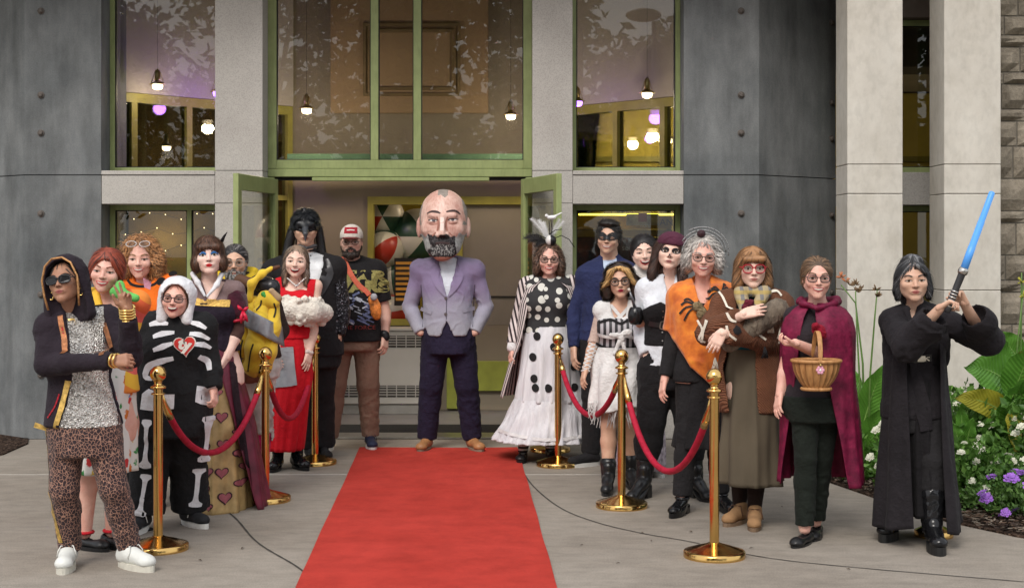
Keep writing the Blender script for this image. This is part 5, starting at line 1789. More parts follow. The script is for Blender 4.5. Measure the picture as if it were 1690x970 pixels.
def p4():
    s = Person('laughing woman in a black skeleton onesie with a white spotted animal hood', 280, 870, 1.50, 'pink', (291, 494, -.05), pitch=-4, roll=4, bulk=1.22, sw=.115,
               J=dict(fL=(236, 875), fR=(312, 866), sL=(248, 541, .02), sR=(334, 541, .02), eL=(232, 600, .04), eR=(346, 600, .02), wL=(232, 650, -.02), wR=(352, 646, -.06), nk=(290, 528, .02), hL=(262, 680, 0), hR=(308, 680, 0)))
    s.body(smile=1, hR=dict(curl=(.9, .9, .9, .9)), cheek=1.15)
    s.face(brow=(.10, .06, .04), lip=(.45, .12, .11), mouth='grin', sq=.5)
    s.glasses((.03, .03, .035), .118, .08, .011)
    s.hair(long_hair(-.02, .55, .31, .29), hair_mat('hair_brown_short', (.10, .05, .025)), 500, .12)
    BK2 = cloth('black_fleece', (.011, .011, .012), weave=300)
    WF = cloth('white_fleece', (.62, .62, .64), weave=260, bs=.5)
    s.piece('onesie', s.torso(.040, lo=-.25, hi=.95, belly=.03) + s.arm('L', .026, 0, 1.95, 1.15) + s.arm('R', .026, 0, 1.92, 1.15) + s.leg('L', .035, 1.93, 1.1, ank=.045, kn=.02) + s.leg('R', .035, 1.93, 1.1, ank=.045, kn=.02), BK2, .0085, .006, 20)
    P_ = [E((0, .10, .13), (.52, .56, .52), k=.02), C((-.32, .0, -.1), (-.34, -.05, -.55), .19, .15, k=.1), C((.32, .0, -.1), (.34, -.05, -.55), .19, .15, k=.1), C((0, .3, -.2), (0, .35, -.7), .40, .38, k=.1),
          E((.02, -.22, -.04), (.37, .60, .45), k=.03, op=-1), C((0, -.35, -.4), (0, -.5, -1.1), .30, .24, k=.05, op=-1)]
    v, f = solid(scl(P_, s.HS), .007, .004, 26)
    s.piece('hood', (s.hd(v), f), WF)
    ho = s.last
    for q in (ellp(*s.xz(259, 465), .030, .022, a0=.5), ellp(*s.xz(280, 452), .026, .016, a0=.2)):
        s.flat('hood_spot', BLK, [('star', q, 0)], 'hood', ho, .004)
    MB().add([s.p(250, 466, -.1), s.p(236, 458, -.12), s.p(238, 474, -.13), s.p(248, 478, -.11), s.p(244, 466, -.06)], [(0, 1, 4), (1, 2, 4), (2, 3, 4), (0, 1, 2, 3)]).build('hood_ear', [cloth('pink_fleece', (.6, .28, .36))], ho, True)
    for pts, w in (([(244, 537), (258, 533), (276, 535)], .017), ([(254, 556), (268, 551), (288, 549)], .017), ([(257, 577), (272, 571), (288, 566)], .017), ([(309, 532), (325, 536), (337, 543)], .015), ([(312, 551), (328, 553), (341, 561)], .016), ([(320, 568), (332, 569), (343, 576)], .015)):
        s.flat('rib_patch', WF, [('strip', s.xs(pts), [w * .6, w, w * .5], 0)], 'onesie', off=.004)
    s.flat('rib_patch', WF, [('strip', s.xs([(290, 590), (265, 596), (248, 604), (243, 620), (256, 624)]), [.012, .018, .020, .018, .008])], 'onesie', off=.004)
    s.flat('rib_patch', WF, [('strip', s.xs([(328, 588), (338, 597), (343, 612)]), [.012, .018, .012])], 'onesie', off=.004)
    s.flat('hip_patch', WF, [('star', s.xs([(238, 648), (250, 640), (275, 648), (293, 648), (291, 672), (262, 676), (234, 674)]), 0)], 'onesie', off=.004)
    s.flat('hip_patch', WF, [('star', s.xs([(325, 636), (340, 641), (354, 637), (353, 664), (345, 676), (323, 662)]), 0)], 'onesie', off=.004)
    def bone(a, b, w):
        a, b = np.array(a, float), np.array(b, float)
        d = (b - a) / np.linalg.norm(b - a); n = np.array([-d[1], d[0]])
        L_ = np.linalg.norm(b - a)
        pl = []
        for t, ww in ((.0, .6), (.02, 1.9), (.09, 2.1), (.16, 1.0), (.3, .75), (.7, .75), (.84, 1.1), (.91, 2.3), (.98, 2.2), (1.0, .8)):
            pl.append((a + d * L_ * t, ww * w))
        s.flat('bone_patch', WF, [('strip', s.xs([tuple(q[0]) for q in pl]), [q[1] for q in pl])], 'onesie', off=.005)
    bone((247, 690), (243, 770), .015); bone((341, 688), (330, 766), .014); bone((244, 780), (234, 848), .015); bone((322, 776), (314, 842), .015)
    yt = s.pj('onesie').y(*s.xz(304, 570))[0] - .022
    cx_, cz_ = s.xz(304, 570, -.2)
    def plate(r, y0, y1):
        o_ = heartp(cx_, cz_, r, 28, .12); n_ = len(o_)
        return [(x, y0, z) for x, z in o_] + [(x, y1, z) for x, z in o_], [list(range(n_)), [n_ + i for i in range(n_)]] + [[i, (i + 1) % n_, (i + 1) % n_ + n_, i + n_] for i in range(n_)]
    tw = mat('tag_white', (.7, .68, .62), .5)
    tgo = MB().add(*plate(.066, yt, yt + .004)).build('heart_tag', tw, s.e)
    MB().add(*plate(.060, yt - .002, yt - .0005)).build('tag_face', mat('tag_red', (.55, .035, .03), .5), tgo)
    to = text('ty', .088, tw, tgo, (cx_, yt - .004, cz_ + .004), rot=(R(90), R(14), 0), bold=.005)
    cv = mat('canvas_black', (.016, .016, .018), .8, .2, 30, 300, .3)
    for k, a in (('L', -8), ('R', 48)):
        s.shoe(k, a, 'sneaker', cv, mat('white_rubber', (.58, .57, .54), .6), .25, .028, lace=mat('white_lace', (.7, .7, .66), .8))
p4()

def p5():
    s = Person('woman with a brown bob and blue eye shadow in a gold heart-print queen gown', 355, 835, 1.70, 'pale', (345, 423), yaw=10, pitch=-6, roll=-3, bulk=1.02,
               J=dict(sL=(318, 480, .03), sR=(388, 480, .0), eR=(392, 545, -.02), wR=(374, 590, -.10), eL=(310, 545, .05), nk=(346, 468, .02), hL=(338, 615, 0), hR=(375, 615, 0)))
    s.body(h=.008)
    s.face(brow=(.05, .025, .02), lip=(.55, .02, .025), mouth='closed', shadow=(.03, .16, .42), lash=.009)
    s.hair([E((0, .09, .15), (.40, .45, .41), k=.03), E((-.33, .0, -.18), (.14, .25, .22), k=.1), E((.33, .0, -.18), (.14, .25, .22), k=.1), C((-.2, -.33, .22), (.22, -.33, .22), .09, .09, k=.05), E((0, .2, -.1), (.34, .3, .3), k=.1), E((0, -.48, -.10), (.28, .33, .30), k=.03, op=-1)], hair_mat('hair_chestnut', (.075, .035, .02), .5), 1600, .11, flow=lambda p: np.stack([p[:, 0] * 2, -.3 + 0 * p[:, 0], -1 + 0 * p[:, 0]], 1))
    bod = cloth('black_brocade', (.018, .012, .022), var=.5, weave=90, bs=.6)
    s.piece('mesh_yoke', s.torso(.006, lo=.55, hi=.95) + [s.cutx([(322, 450), (372, 450), (352, 497), (340, 497)], .0)], cloth('sheer_black_mesh', (.16, .11, .11)), .008)
    s.piece('bodice', s.torso(.014, lo=.12, hi=.74), bod, .010, .002)
    s.flat('gold_trim', mat('gold_lace', (.60, .38, .10), .45, .5, 60, 150, 1.0, m=.4), [('strip', s.xs([(316, 497), (335, 499), (360, 500), (378, 501)]), .022)], 'bodice', off=.004)
    wc = cloth('white_collar', (.62, .62, .64))
    for sg, pts in ((-1, [(318, 452), (326, 466), (338, 488)]), (1, [(366, 452), (358, 470), (342, 489)])):
        s.piece('collar', [C(s.p(*pts[0], -.02), s.p(*pts[1], -.10), .017, .015), C(s.p(*pts[1], -.10), s.p(*pts[2], -.15), .015, .008)], wc, .005)
    vel = cloth('burgundy_velvet', (.045, .004, .014), var=.6, sheen=.3)
    for k in 'LR':
        a, e = s.j['s' + k], s.j['e' + k]
        s.piece('puff_sleeve', [E(a + (e - a) * .35, (.075, .08, .105), k=.03), C(a, a + (e - a) * .2, .06)], vel, .008, .006, 30)
        s.piece('mesh_sleeve', s.arm(k, .005, .4, 1.3), cloth('brown_mesh', (.06, .03, .025)), .009)
        b = a + (e - a) * .75
        MB().tube([(b[0] + .062 * math.cos(t), b[1] + .062 * math.sin(t), b[2] + .01 * math.cos(t)) for t in np.linspace(0, 6.28, 16)], .009, 6).build('ribbon', mat('crimson_ribbon', (.5, .01, .04), .4), s.e, True)
    b = s.p(401, 512, -.14)
    rb = MB()
    for dx, dz in ((-.03, .03), (.035, .02), (-.01, -.08), (.03, -.07)):
        rb.tube([b, (b[0] + dx * .6, b[1] - .02, b[2] + dz * .5), (b[0] + dx, b[1] - .01, b[2] + dz)], [.006, .012, .006], 6)
    rb.build('ribbon_bow', mat('crimson_ribbon', (.5, .01, .04), .4), s.e, True)
    gold = mat('gold_satin', (.40, .265, .11), .42, .35, 9, 200, .3, m=.15)
    v, f = drape([s.row(560, 326, 376, .12), s.row(600, 322, 386, .15), s.row(700, 318, 404, .22), s.row(838, 318, 415, .30)], fold=9, amp=.02, seed=.6, nv=44)
    s.piece('skirt', (v, f), gold)
    so = s.last
    v, f = drape([s.row(565, 322, 384, .13), s.row(610, 318, 396, .16), s.row(700, 312, 420, .23, .02), s.row(836, 308, 444, .32, .03)], fold=11, amp=.022, gap=1.05, gap_top=.25, seed=2, nv=44)
    v[:, 0] += 0
    s.piece('overskirt', (v, f), mat('burgundy_organza', (.115, .012, .028), .45, .4, 10, 200, .3))
    oo = s.last
    s.flat('lace_edge', cloth('black_lace', (.02, .01, .014), var=.6, weave=120, bs=1.0), [('strip', s.xs([(374, 600), (382, 660), (394, 730), (403, 790), (408, 832)], -.25), .016)], 'overskirt', oo, off=.006)
    pink = mat('heart_rose', (.33, .09, .105), .7, .2, 30, 200, .3); dk = mat('heart_outline', (.05, .02, .025), .8)
    for hx, hy, r, a in ((352, 597, .03, .1), (353, 620, .026, 0), (362, 690, .036, 0), (356, 650, .022, -.1), (378, 668, .022, .1), (336, 700, .03, .1), (340, 738, .026, 0), (384, 716, .02, 0), (366, 734, .034, .05), (388, 752, .030, -.1), (345, 778, .030, .1), (365, 780, .036, 0), (391, 800, .028, .1), (339, 806, .034, -.1), (371, 821, .040, 0), (347, 834, .026, 0), (394, 774, .026, .1)):
        s.flat('heart', [dk, pink], [('star', heartp(*s.xz(hx, hy, -.25), r * 1.1, a0=a), 0, 0, .004), ('star', heartp(*s.xz(hx, hy, -.25), r * .88, a0=a), 0, 1, .007)], 'skirt', so)
    MB().tube([s.p(366, 398, -.02), s.p(370, 390, -.03), s.p(375, 383, -.03)], [.012, .008, .002], 6).build('headband_horn', BLK, s.e, True)
p5()

def beard(s, m, ln=.0, n=900, w=1.0, mus=True, name='beard', Ls=.05):
    P_ = [C((-.27 * w, -.0, -.16), (-.17 * w, -.2, -.38), .06, .075, k=.05), C((.27 * w, -.0, -.16), (.17 * w, -.2, -.38), .06, .075, k=.05), C((-.15, -.24, -.39), (.15, -.24, -.39), .09, k=.06), E((0, -.30, -.40 - ln * .5), (.14 * w, .10, .10 + ln * .5), k=.05)]
    if mus: P_ += [C((-.12, -.355, -.27), (0, -.395, -.195), .028, .03, k=.02), C((.12, -.355, -.27), (0, -.395, -.195), .028, .03, k=.02), C((-.13, -.34, -.27), (-.12, -.30, -.40), .03, .05, k=.03), C((.13, -.34, -.27), (.12, -.30, -.40), .03, .05, k=.03)]
    s.hair(P_, m, n, Ls, .005, name, .002, lift=.004, fly=.6, seg=4)

def p6():
    s = Person('bearded man in round glasses and a yellow hooded jacket behind the banana', 400, 806, 1.68, 'tan', (388, 432), pitch=4, yaw=6, male=True, bulk=1.1, sw=.115,
               J=dict(sL=(358, 478, .04), sR=(440, 478, .04), eL=(352, 545, .0), wL=(392, 585, -.22), eR=(462, 545, .0), wR=(440, 570, -.24), hL=(395, 590, 0), hR=(430, 590, 0), fL=(398, 806), fR=(432, 800), nk=(394, 462, .04)))
    s.body(smile=1, hL=dict(d=(.8, -.3, .2), n=(.2, 1, 0), curl=(.5, .5, .5, .5)), hR=dict(d=(-.8, -.3, .2), n=(-.2, 1, 0), curl=(.5, .5, .5, .5)), cheek=1.1)
    s.face(brow=(.04, .03, .025), lip=(.40, .15, .12), mouth='smile', sq=.5)
    s.glasses((.30, .28, .25), .11, .085, .008, sq=2.1)
    s.hair(hair_cap(-.01) + [C((0, .42, .0), (.05, .5, -.3), .1, .06, k=.08)], hair_mat('hair_dark_grey', (.035, .03, .03), .6, grey=(.25, .24, .23)), 1200, .12, flow=lambda p: np.stack([p[:, 0] * 0, 1 + 0 * p[:, 0], -.3 + 0 * p[:, 0]], 1))
    beard(s, hair_mat('beard_grey', (.16, .15, .14), .6, grey=(.4, .39, .37)), .16, 1100)
    YLW = cloth('banana_yellow', (.62, .42, .025), var=.1)
    s.piece('jacket', s.torso(.03, lo=-.05, hi=.95) + s.arm('L', .02, 0, 1.9, 1.1) + s.arm('R', .02, 0, 1.9, 1.1), cloth('dark_brown_fleece', (.03, .018, .014)), .010, .004)
    s.piece('hood', [C(s.p(366, 458, .02), s.p(394, 470, -.10), .035, .03), C(s.p(416, 458, .02), s.p(394, 470, -.10), .035, .03), C(s.p(362, 452, .06), s.p(416, 452, .08), .05, .05)], YLW, .008, .003)
    s.piece('trousers', s.torso(.02, lo=-.25, hi=.12) + s.leg('L', .02, 1.25, 1.0) + s.leg('R', .02, 1.25, 1.0), cloth('white_checked_cotton', (.55, .53, .50), var=.3), .012, .010, 30)
    s.piece('legging', s.leg('L', .006, 1.95, lo=1.2) + s.leg('R', .006, 1.95, lo=1.2), cloth('hot_pink_jersey', (.50, .03, .13)), .010, .006, 40)
    for k in 'LR': s.shoe(k, 10, 'flat', mat('pink_shoe', (.45, .04, .12), .5), BLK)
p6()
# banana with tape
def banana():
    D = ground(400, 806).y
    def q(px, py, dy=0.0): return np.array(at(px, py, D + dy)) - o_
    o_ = np.array((at(430, 560, D).x, D, 0.0))
    t = empty('banana_costume', tuple(o_), 'puffy yellow plush banana bunch wrapped in silver tape, held before the bearded man', 'banana costume')
    YB = mat('banana_plush', (.68, .46, .03), .75, .12, 8, 120, .25, sheen=.2)
    def band(pts, rs, nm, m):
        P_ = [C(q(*pts[i]), q(*pts[i + 1]), rs[i], rs[i + 1], k=.04) for i in range(len(pts) - 1)]
        v, f = solid(P_, .008, .004, 20)
        o = obj(nm, np_mesh(nm, v, f), m, t); return v, f, o
    vs = []
    for pts, rs in (([(418, 500, -.26), (408, 530, -.29), (401, 570, -.31), (399, 600, -.28), (404, 614, -.25)], [.05, .06, .062, .05, .03]), ([(434, 500, -.29), (427, 535, -.34), (421, 575, -.36), (416, 604, -.32), (418, 620, -.28)], [.045, .06, .064, .052, .03]), ([(452, 508, -.28), (448, 540, -.31), (441, 580, -.33), (434, 606, -.30), (431, 618, -.27)], [.04, .055, .058, .048, .028]), ([(428, 505, -.30), (440, 492, -.30), (452, 500, -.30)], [.04, .045, .04])):
        vs.append(band(pts, rs, 'banana', YB))
    band([(412, 495, -.30), (415, 468, -.32), (432, 452, -.30), (448, 443, -.26)], [.022, .020, .017, .016], 'peel_flap', YB)
    band([(448, 444, -.26), (460, 440, -.24)], [.016, .012], 'banana_stem', mat('stem_brown', (.10, .04, .02), .8))
    band([(392, 606, -.26), (410, 620, -.28), (425, 624, -.26)], [.035, .045, .03], 'banana_tip', mat('tip_brown', (.16, .06, .035), .8))
    band([(425, 468, -.22), (448, 474, -.26)], [.055, .06], 'goggles', mat('goggle_black', (.015, .015, .018), .25))
    band([(434, 485, -.34), (438, 490, -.34)], [.016, .016], 'green_knob', mat('green_knob', (.03, .25, .04), .6))
    band([(396, 462, -.12), (416, 468, -.16)], [.04, .035], 'brown_strap', mat('brown_strap', (.09, .04, .02), .7))
    band([(458, 492, -.30), (448, 480, -.32)], [.03, .02], 'beige_nose', mat('beige_felt', (.36, .25, .15), .8))
    g = N('duct_tape')
    g.set(c=g.ramp(g.noise(12, 3), [(.3, (.25, .26, .28)), (.7, (.36, .37, .39))]), r=.38, m=.5)
    g.bump(g.math('ADD', g.noise(35, 4, vec=g.map((.25, 1, 1.5))), g.noise(400, 1)), .7, .006)
    # tape strip wraps over the front of the bunch
    n = 22
    v, f = [], []
    for i in range(n):
        a = i / (n - 1)
        for k in range(7):
            b = k / 6
            px = 394 + 74 * a + 4 * b - 2; py = 502 + 37 * a + 33 * b
            dy = -.44 + .20 * (abs(a - .45) * 1.9) ** 2.4 + .006 * math.sin(a * 31 + b * 5)
            v.append(q(px, py, dy))
    for i in range(n - 1):
        for k in range(6):
            f.append((i * 7 + k, i * 7 + k + 1, i * 7 + k + 8, i * 7 + k + 7))
    o = MB().add(v, f).build('tape_strip', g.m, t, True)
    md = o.modifiers.new('thick', 'SOLIDIFY'); md.thickness = .006
    # dark seam lines on the lower bananas
    V, Fq, _ = merge([(a, b) for a, b, c in vs])
    pj = Proj(V, Fq)
    for ln in ([(402, 560), (398, 585), (400, 606)], [(422, 566), (415, 590), (411, 612)], [(442, 572), (434, 596), (428, 616)], [(432, 495), (430, 504), (424, 512)], [(452, 500), (454, 512), (452, 524)]):
        pts = [(q(a, b, -.34)[0], q(a, b, -.34)[2]) for a, b in ln]
        vv, ff = pj.strip(pts, .005, .003)
        if len(vv): MB().add(vv, ff).build('seam_line', mat('seam_black', (.02, .018, .012), .8), t, True)
    return g.m
M_TAPE = banana()

def p7():
    s = Person('smiling woman in a red gown with a white ruffled neckline', 478, 772, 1.66, 'fair', (489, 431, -.05), yaw=4, pitch=1, roll=3, sw=.098,
               J=dict(fL=(458, 774), fR=(490, 772), sL=(457, 472, .03), sR=(521, 472, .0), eR=(517, 545, -.02), wR=(510, 582, -.08), eL=(448, 540, -.05), wL=(455, 580, -.14), hL=(458, 560, 0), hR=(496, 560, 0), nk=(488, 462, .02)))
    s.body(smile=1, h=.008, hR=dict(n=(-.8, .6, 0), curl=(.15, .2, .25, .3)))
    s.face(brow=(.16, .10, .07), lip=(.52, .06, .06), mouth='grin', sq=.75)
    s.hair(long_hair(-.02, .72, .33, .28), hair_mat('hair_ash_brown', (.17, .115, .08), .5, grey=(.4, .36, .32)), 1300, .2, fly=.15)
    red = cloth('scarlet_crepe', (.50, .008, .016), var=.1)
    s.piece('bodice', s.torso(.010, lo=.0, hi=.72), red, .010, .003)
    for pts in ([(456, 458), (462, 475), (470, 500)], [(513, 462), (511, 480), (507, 500)]):
        s.flat('strap', red, [('strip', s.xs(pts, -.1), .028)], 'body', off=.006)
    v, f = drape([s.row(535, 458, 508, .11), s.row(560, 450, 512, .13), s.row(620, 446, 516, .15), s.row(741, 441, 500, .17)], fold=10, amp=.014, seed=3)
    s.piece('skirt', (v, f), red)
    so = s.last
    P_ = []
    rr = random.Random(5)
    for i in range(120):
        a = rr.uniform(0, 1)
        px = 458 + 76 * a; py = rr.uniform(490, 532) + 4 * a
        dy = -.20 + .34 * abs(a - .45) ** 1.5 * 1.6 + rr.uniform(-.03, .02)
        P_.append(E(s.p(px, py, dy), (rr.uniform(.02, .034), rr.uniform(.018, .03), rr.uniform(.016, .03)), k=.006, rot=Matrix.Rotation(rr.uniform(0, 3), 3, 'Y')))
    P_ += [C(s.p(456, 508, .02), s.p(480, 512, -.17), .07, .075, k=.02), C(s.p(480, 512, -.17), s.p(515, 515, -.15), .075, .075, k=.02), C(s.p(515, 515, -.15), s.p(534, 516, -.02), .075, .07, k=.02)]
    s.piece('ruffle', P_, cloth('ivory_ruffle', (.62, .57, .50), var=.15, weave=180, bs=.8), .006, .006, 75)
    s.flat('tape_patch', M_TAPE, [('strip', s.xs([(440, 608, ), (452, 607), (466, 606), (486, 604)], -.16), [.15, .148, .145, .14], 0, .012)], 'skirt', so)
    s.piece('necklace', [C(s.p(473, 458, -.06), s.p(489, 472, -.11), .006), C(s.p(505, 458, -.06), s.p(489, 472, -.11), .006)], mat('silver_beads', (.6, .57, .54), .3, .4, 120, 200, 1, m=.8), .004)
    s.piece('watch_strap', [C(s.p(507, 580, -.1), s.p(514, 582, -.08), .017)], mat('pearl', (.6, .5, .45), .3), .005)
    bl = mat('patent_black', (.008, .008, .009), .15, .1, 10, 50, .05)
    s.piece('stocking', s.leg('L', .006, 1.97, lo=1.5) + s.leg('R', .006, 1.97, lo=1.5), BLK, .01)
    for k, a in (('L', -5), ('R', 35)): s.shoe(k, a, 'oxford', bl, bl, .25, .025)
p7()

def p8():
    s = Person('tall person in a black crow mask, long black hair and sequinned tuxedo', 512, 757, 1.88, 'tan', (504, 377), yaw=8, pitch=4, male=True, bulk=1.06, sw=.122,
               J=dict(sL=(452, 448, .05), sR=(552, 443, .02), eR=(563, 515, .02), wR=(557, 556, -.06), eL=(440, 520, .08), nk=(505, 422, .03), fL=(512, 757), fR=(532, 755), hL=(500, 568, 0), hR=(534, 568, 0)))
    s.body(hR=dict(curl=(.7, .7, .75, .8), n=(-.7, .5, 0)))
    s.face(mouth='closed', lip=(.32, .13, .10), eyes=True, no_brow=True)
    P_ = [E((0, .06, .16), (.40, .46, .42), k=.03), E((0, -.18, .08), (.33, .30, .26), k=.05), C((-.2, -.38, .16), (.2, -.38, .16), .07, k=.05), C((0, -.42, .05), (0, -.60, -.10), .13, .08, k=.05), C((0, -.60, -.10), (0, -.66, -.33), .075, .015, k=.03),
          E((-.155, -.52, .02), (.085, .16, .05), k=.01, op=-1), E((.155, -.52, .02), (.085, .16, .05), k=.01, op=-1), B((0, -.1, -.55), (.5, .42, .38), .05, k=.04, op=-1), E((-.2, -.42, -.20), (.14, .2, .12), k=.03, op=-1), E((.2, -.42, -.20), (.14, .2, .12), k=.03, op=-1)]
    s.hair(P_, mat('crow_rubber', (.010, .011, .013), .33, .3, 40, 120, .6), 1400, .05, name='crow_mask', w=.005, seg=3, lift=.008, fly=.3, wr=.004, root=lambda c: (c[:, 1] > -.35 * s.HS) & (c[:, 2] > .05 * s.HS))
    u = s.HS
    BKm = mat('beak_slate', (.055, .058, .065), .22, .1)
    v, f = solid(scl([C((0, -.50, .0), (0, -.70, -.12), .10, .065, k=.03), C((0, -.70, -.12), (0, -.72, -.36), .06, .012, k=.03)], u), .004)
    s.piece('beak', (s.hd(v), f), BKm)
    HB = hair_mat('hair_raven', (.012, .011, .012), .5)
    s.hair([C((-.38, .15, .0), (-.58, .12, -1.0), .12, .13, k=.06), C((-.58, .12, -1.0), (-.62, .05, -1.35), .13, .04, k=.06), C((.38, .15, .0), (.52, .12, -1.0), .11, .11, k=.06), C((.52, .12, -1.0), (.5, .05, -1.3), .11, .03, k=.06), C((0, .35, .1), (0, .4, -1.1), .28, .26, k=.06)], HB, 1500, .28, fly=.25)
    s.piece('shirt', s.torso(.012, lo=.1, hi=.95) + [C(s.j['nk'] - np.array([0, .0, .03]), s.j['nk'] + np.array([0, -.015, .03]), .07, .064)], cloth('white_dress_shirt', (.68, .69, .70)), .010)
    s.piece('waistcoat', s.torso(.018, lo=.0, hi=.72) + [s.cutx([(496, 420), (530, 420), (520, 470), (513, 478), (508, 470)], .0)], cloth('black_waistcoat', (.012, .011, .012)), .010)
    seq = N('black_sequins')
    cv = seq.vor(90, out='Color'); d = seq.vor(90)
    seq.set(c=seq.ramp(cv, [(.2, (.006, .006, .008)), (.75, (.03, .03, .036)), (.96, (.32, .32, .36))]), m=.6, r=.28); seq.bump(seq.math('ADD', d, seq.math('MULTIPLY', cv, .8)), 1.0, .01)
    s.piece('jacket', s.torso(.034, lo=-.12, hi=.95) + s.arm('L', .018, 0, .35, 1.2) + s.arm('R', .018, 0, .35, 1.2) + [s.cutx([(492, 415), (530, 415), (532, 440), (522, 480), (518, 545), (516, 640), (505, 640), (507, 545), (502, 470)], .02)], cloth('black_tux', (.013, .012, .013)), .008, .004)
    for k in 'LR': s.piece('sequin_sleeve', s.arm(k, .020, .0, 1.95, 1.18), seq.m, .010, .005, 22)
    sat = mat('black_satin', (.03, .028, .03), .3, .2, 8, 200, .1)
    s.flat('lapel', sat, [('strip', s.xs([(536, 428), (540, 450), (530, 478), (520, 500)]), [.02, .045, .035, .006])], 'jacket', off=.006)
    s.flat('lapel', sat, [('strip', s.xs([(492, 428), (490, 450), (498, 478), (506, 500)]), [.02, .04, .03, .006])], 'jacket', off=.006)
    s.piece('bow_tie', [C(s.p(494, 406, -.13), s.p(507, 409, -.16), .018, .008), C(s.p(520, 406, -.13), s.p(507, 409, -.16), .018, .008)], sat, .004)
    for y in (422, 434): s.flat('shirt_stud', BLK, [('star', ellp(*s.xz(510, y), .006, .006), 0)], 'shirt')
    s.piece('trousers', s.torso(.02, lo=-.25, hi=.1) + s.leg('L', .026, 1.97, ank=.03) + s.leg('R', .026, 1.97, ank=.03), cloth('black_tux', (.013, .012, .013)), .012, .004)
    for k in 'LR': s.shoe(k, 20, 'oxford', BLK, BLK, .29)
p8()

def p9():
    s = Person('bearded man in a trucker cap, black printed t-shirt and brown trousers', 583, 740, 1.82, 'light', (580, 399), yaw=2, pitch=2, male=True, bulk=1.1, sw=.12,
               J=dict(fL=(543, 742), fR=(611, 739), sL=(553, 448, .03), sR=(620, 447, .02), eR=(636, 517, .04), wR=(635, 556, -.02), eL=(538, 515, .06), nk=(581, 431, .03), hL=(564, 548, 0), hR=(604, 548, 0)))
    s.body(h=.008, hR=dict(curl=(.5, .5, .55, .6), n=(-.8, .5, 0)))
    s.face(brow=(.03, .02, .015), lip=(.45, .2, .16), mouth='closed')
    s.glasses((.05, .045, .04), .11, .075, .008)
    s.hair(hair_cap(-.02), hair_mat('hair_dark_brown', (.03, .02, .014)), 500, .06)
    beard(s, hair_mat('beard_dark', (.028, .018, .013)), .05, 1000)
    u = s.HS
    cap = [E((0, .06, .18), (.385, .44, .40), k=.02), B((0, 0, -.35), (.6, .7, .45), .01, k=.02, op=-1)]
    v, f = solid(scl(cap, u), .005)
    fc = v[f].mean(1) / u
    mi = np.where((fc[:, 1] < .0), 0, 1)
    s.piece('cap', (s.hd(v), f), [cloth('cream_cap', (.52, .47, .42)), cloth('cream_mesh', (.45, .41, .36))], mi=mi)
    co = s.last
    v, f = solid(scl([E((0, -.45, .13), (.30, .30, .04), k=.01), B((0, .1, .1), (.6, .4, .3), .01, k=.01, op=-1)], u), .0045)
    s.piece('cap_brim', (s.hd(v), f), cloth('maroon_brim', (.13, .03, .028)), parent=co)
    pjc = Proj(*solid(scl(cap, u), .005))
    s.flat('cap_patch', cloth('red_patch', (.30, .02, .03)), [('star', [(x * u, z * u) for x, z in ((-.21, .28), (.21, .28), (.20, .47), (-.20, .47))], 0)], pjc, co, .004, hm=True)
    s.flat('cap_lettering', mat('cap_white', (.6, .55, .5), .6), [('strip', [(x * u, z * u) for x, z in ((-.12, .375), (0, .385), (.12, .375))], .014 * u, 0, .006)], pjc, co, hm=True)
    s.piece('shirt', s.torso(.028, lo=-.10, hi=.95, belly=.03) + s.arm('L', .024, 0, .72, 1.15) + s.arm('R', .024, 0, .72, 1.15) + [E(s.j['nk'] + np.array([0, -.03, .05]), (.075, .08, .065), k=.01, op=-1)], cloth('black_cotton', (.012, .011, .012)), .0085, .004, 18)
    yl = mat('print_yellow', (.50, .45, .16), .7, .35, 60)
    s.text('STAR', .115, 591, 457, 'shirt', yl, wide=1.6, bold=.008); s.text('WARS', .115, 591, 474, 'shirt', yl, wide=1.5, bold=.008)
    pr = [mat('print_pale', (.38, .40, .46), .7, .5, 40), mat('print_blue', (.10, .12, .22), .7, .5, 40)]
    rr = random.Random(8); sh = []
    for i in range(34):
        a, b = rr.uniform(572, 610), rr.uniform(487, 532); l = rr.uniform(4, 13); t = rr.choice((.45, .5, -.5, .4))
        sh.append(('strip', s.xs([(a, b), (a + l, b + l * t)]), rr.uniform(.003, .010), rr.randint(0, 1)))
    s.flat('shirt_print', pr, sh, 'shirt', off=.004)['kind'] = 'stuff'
    s.text('THE FORCE', .045, 592, 540, 'shirt', mat('print_red', (.34, .05, .04), .7), wide=1.15)
    st = cloth('orange_strap', (.52, .12, .07))
    s.flat('bag_strap', st, [('strip', s.xs([(563, 424), (578, 450), (592, 470), (604, 480)]), .020, 0, .010)], 'shirt')
    s.flat('bag_strap', st, [('strip', s.xs([(604, 480), (609, 487)]), .018, 0, .012)], 'shirt')
    s.piece('bag', [E(s.p(620, 510, -.16), (.045, .035, .09), k=.02, rot=Matrix.Rotation(-.15, 3, 'Y')), E(s.p(614, 495, -.16), (.035, .03, .04), k=.02)], mat('bag_orange', (.55, .17, .03), .6, .7, 25), .006, .003)
    s.piece('bag_pocket', [E(s.p(617, 490, -.20), (.028, .02, .030), k=.01)], mat('bag_grey', (.30, .30, .32), .5), .005)
    s.piece('trousers', s.torso(.008, lo=-.25, hi=.0) + s.leg('L', .016, 1.95, .95, ank=.018, kn=.012) + s.leg('R', .016, 1.95, .95, ank=.018, kn=.012), cloth('taupe_chino', (.21, .125, .088)), .012, .006, 22)
    w = s.j['wR']; e = s.j['eR']; c = e + (w - e) * .93
    s.piece('watch', [C(c + [-.004, -.005, .012], c + [.004, -.005, -.012], .038, .038)], mat('watch_black', (.015, .015, .016), .3), .006)
    nb = mat('navy_mesh_shoe', (.014, .018, .045), .7, .2, 30, 200, .4)
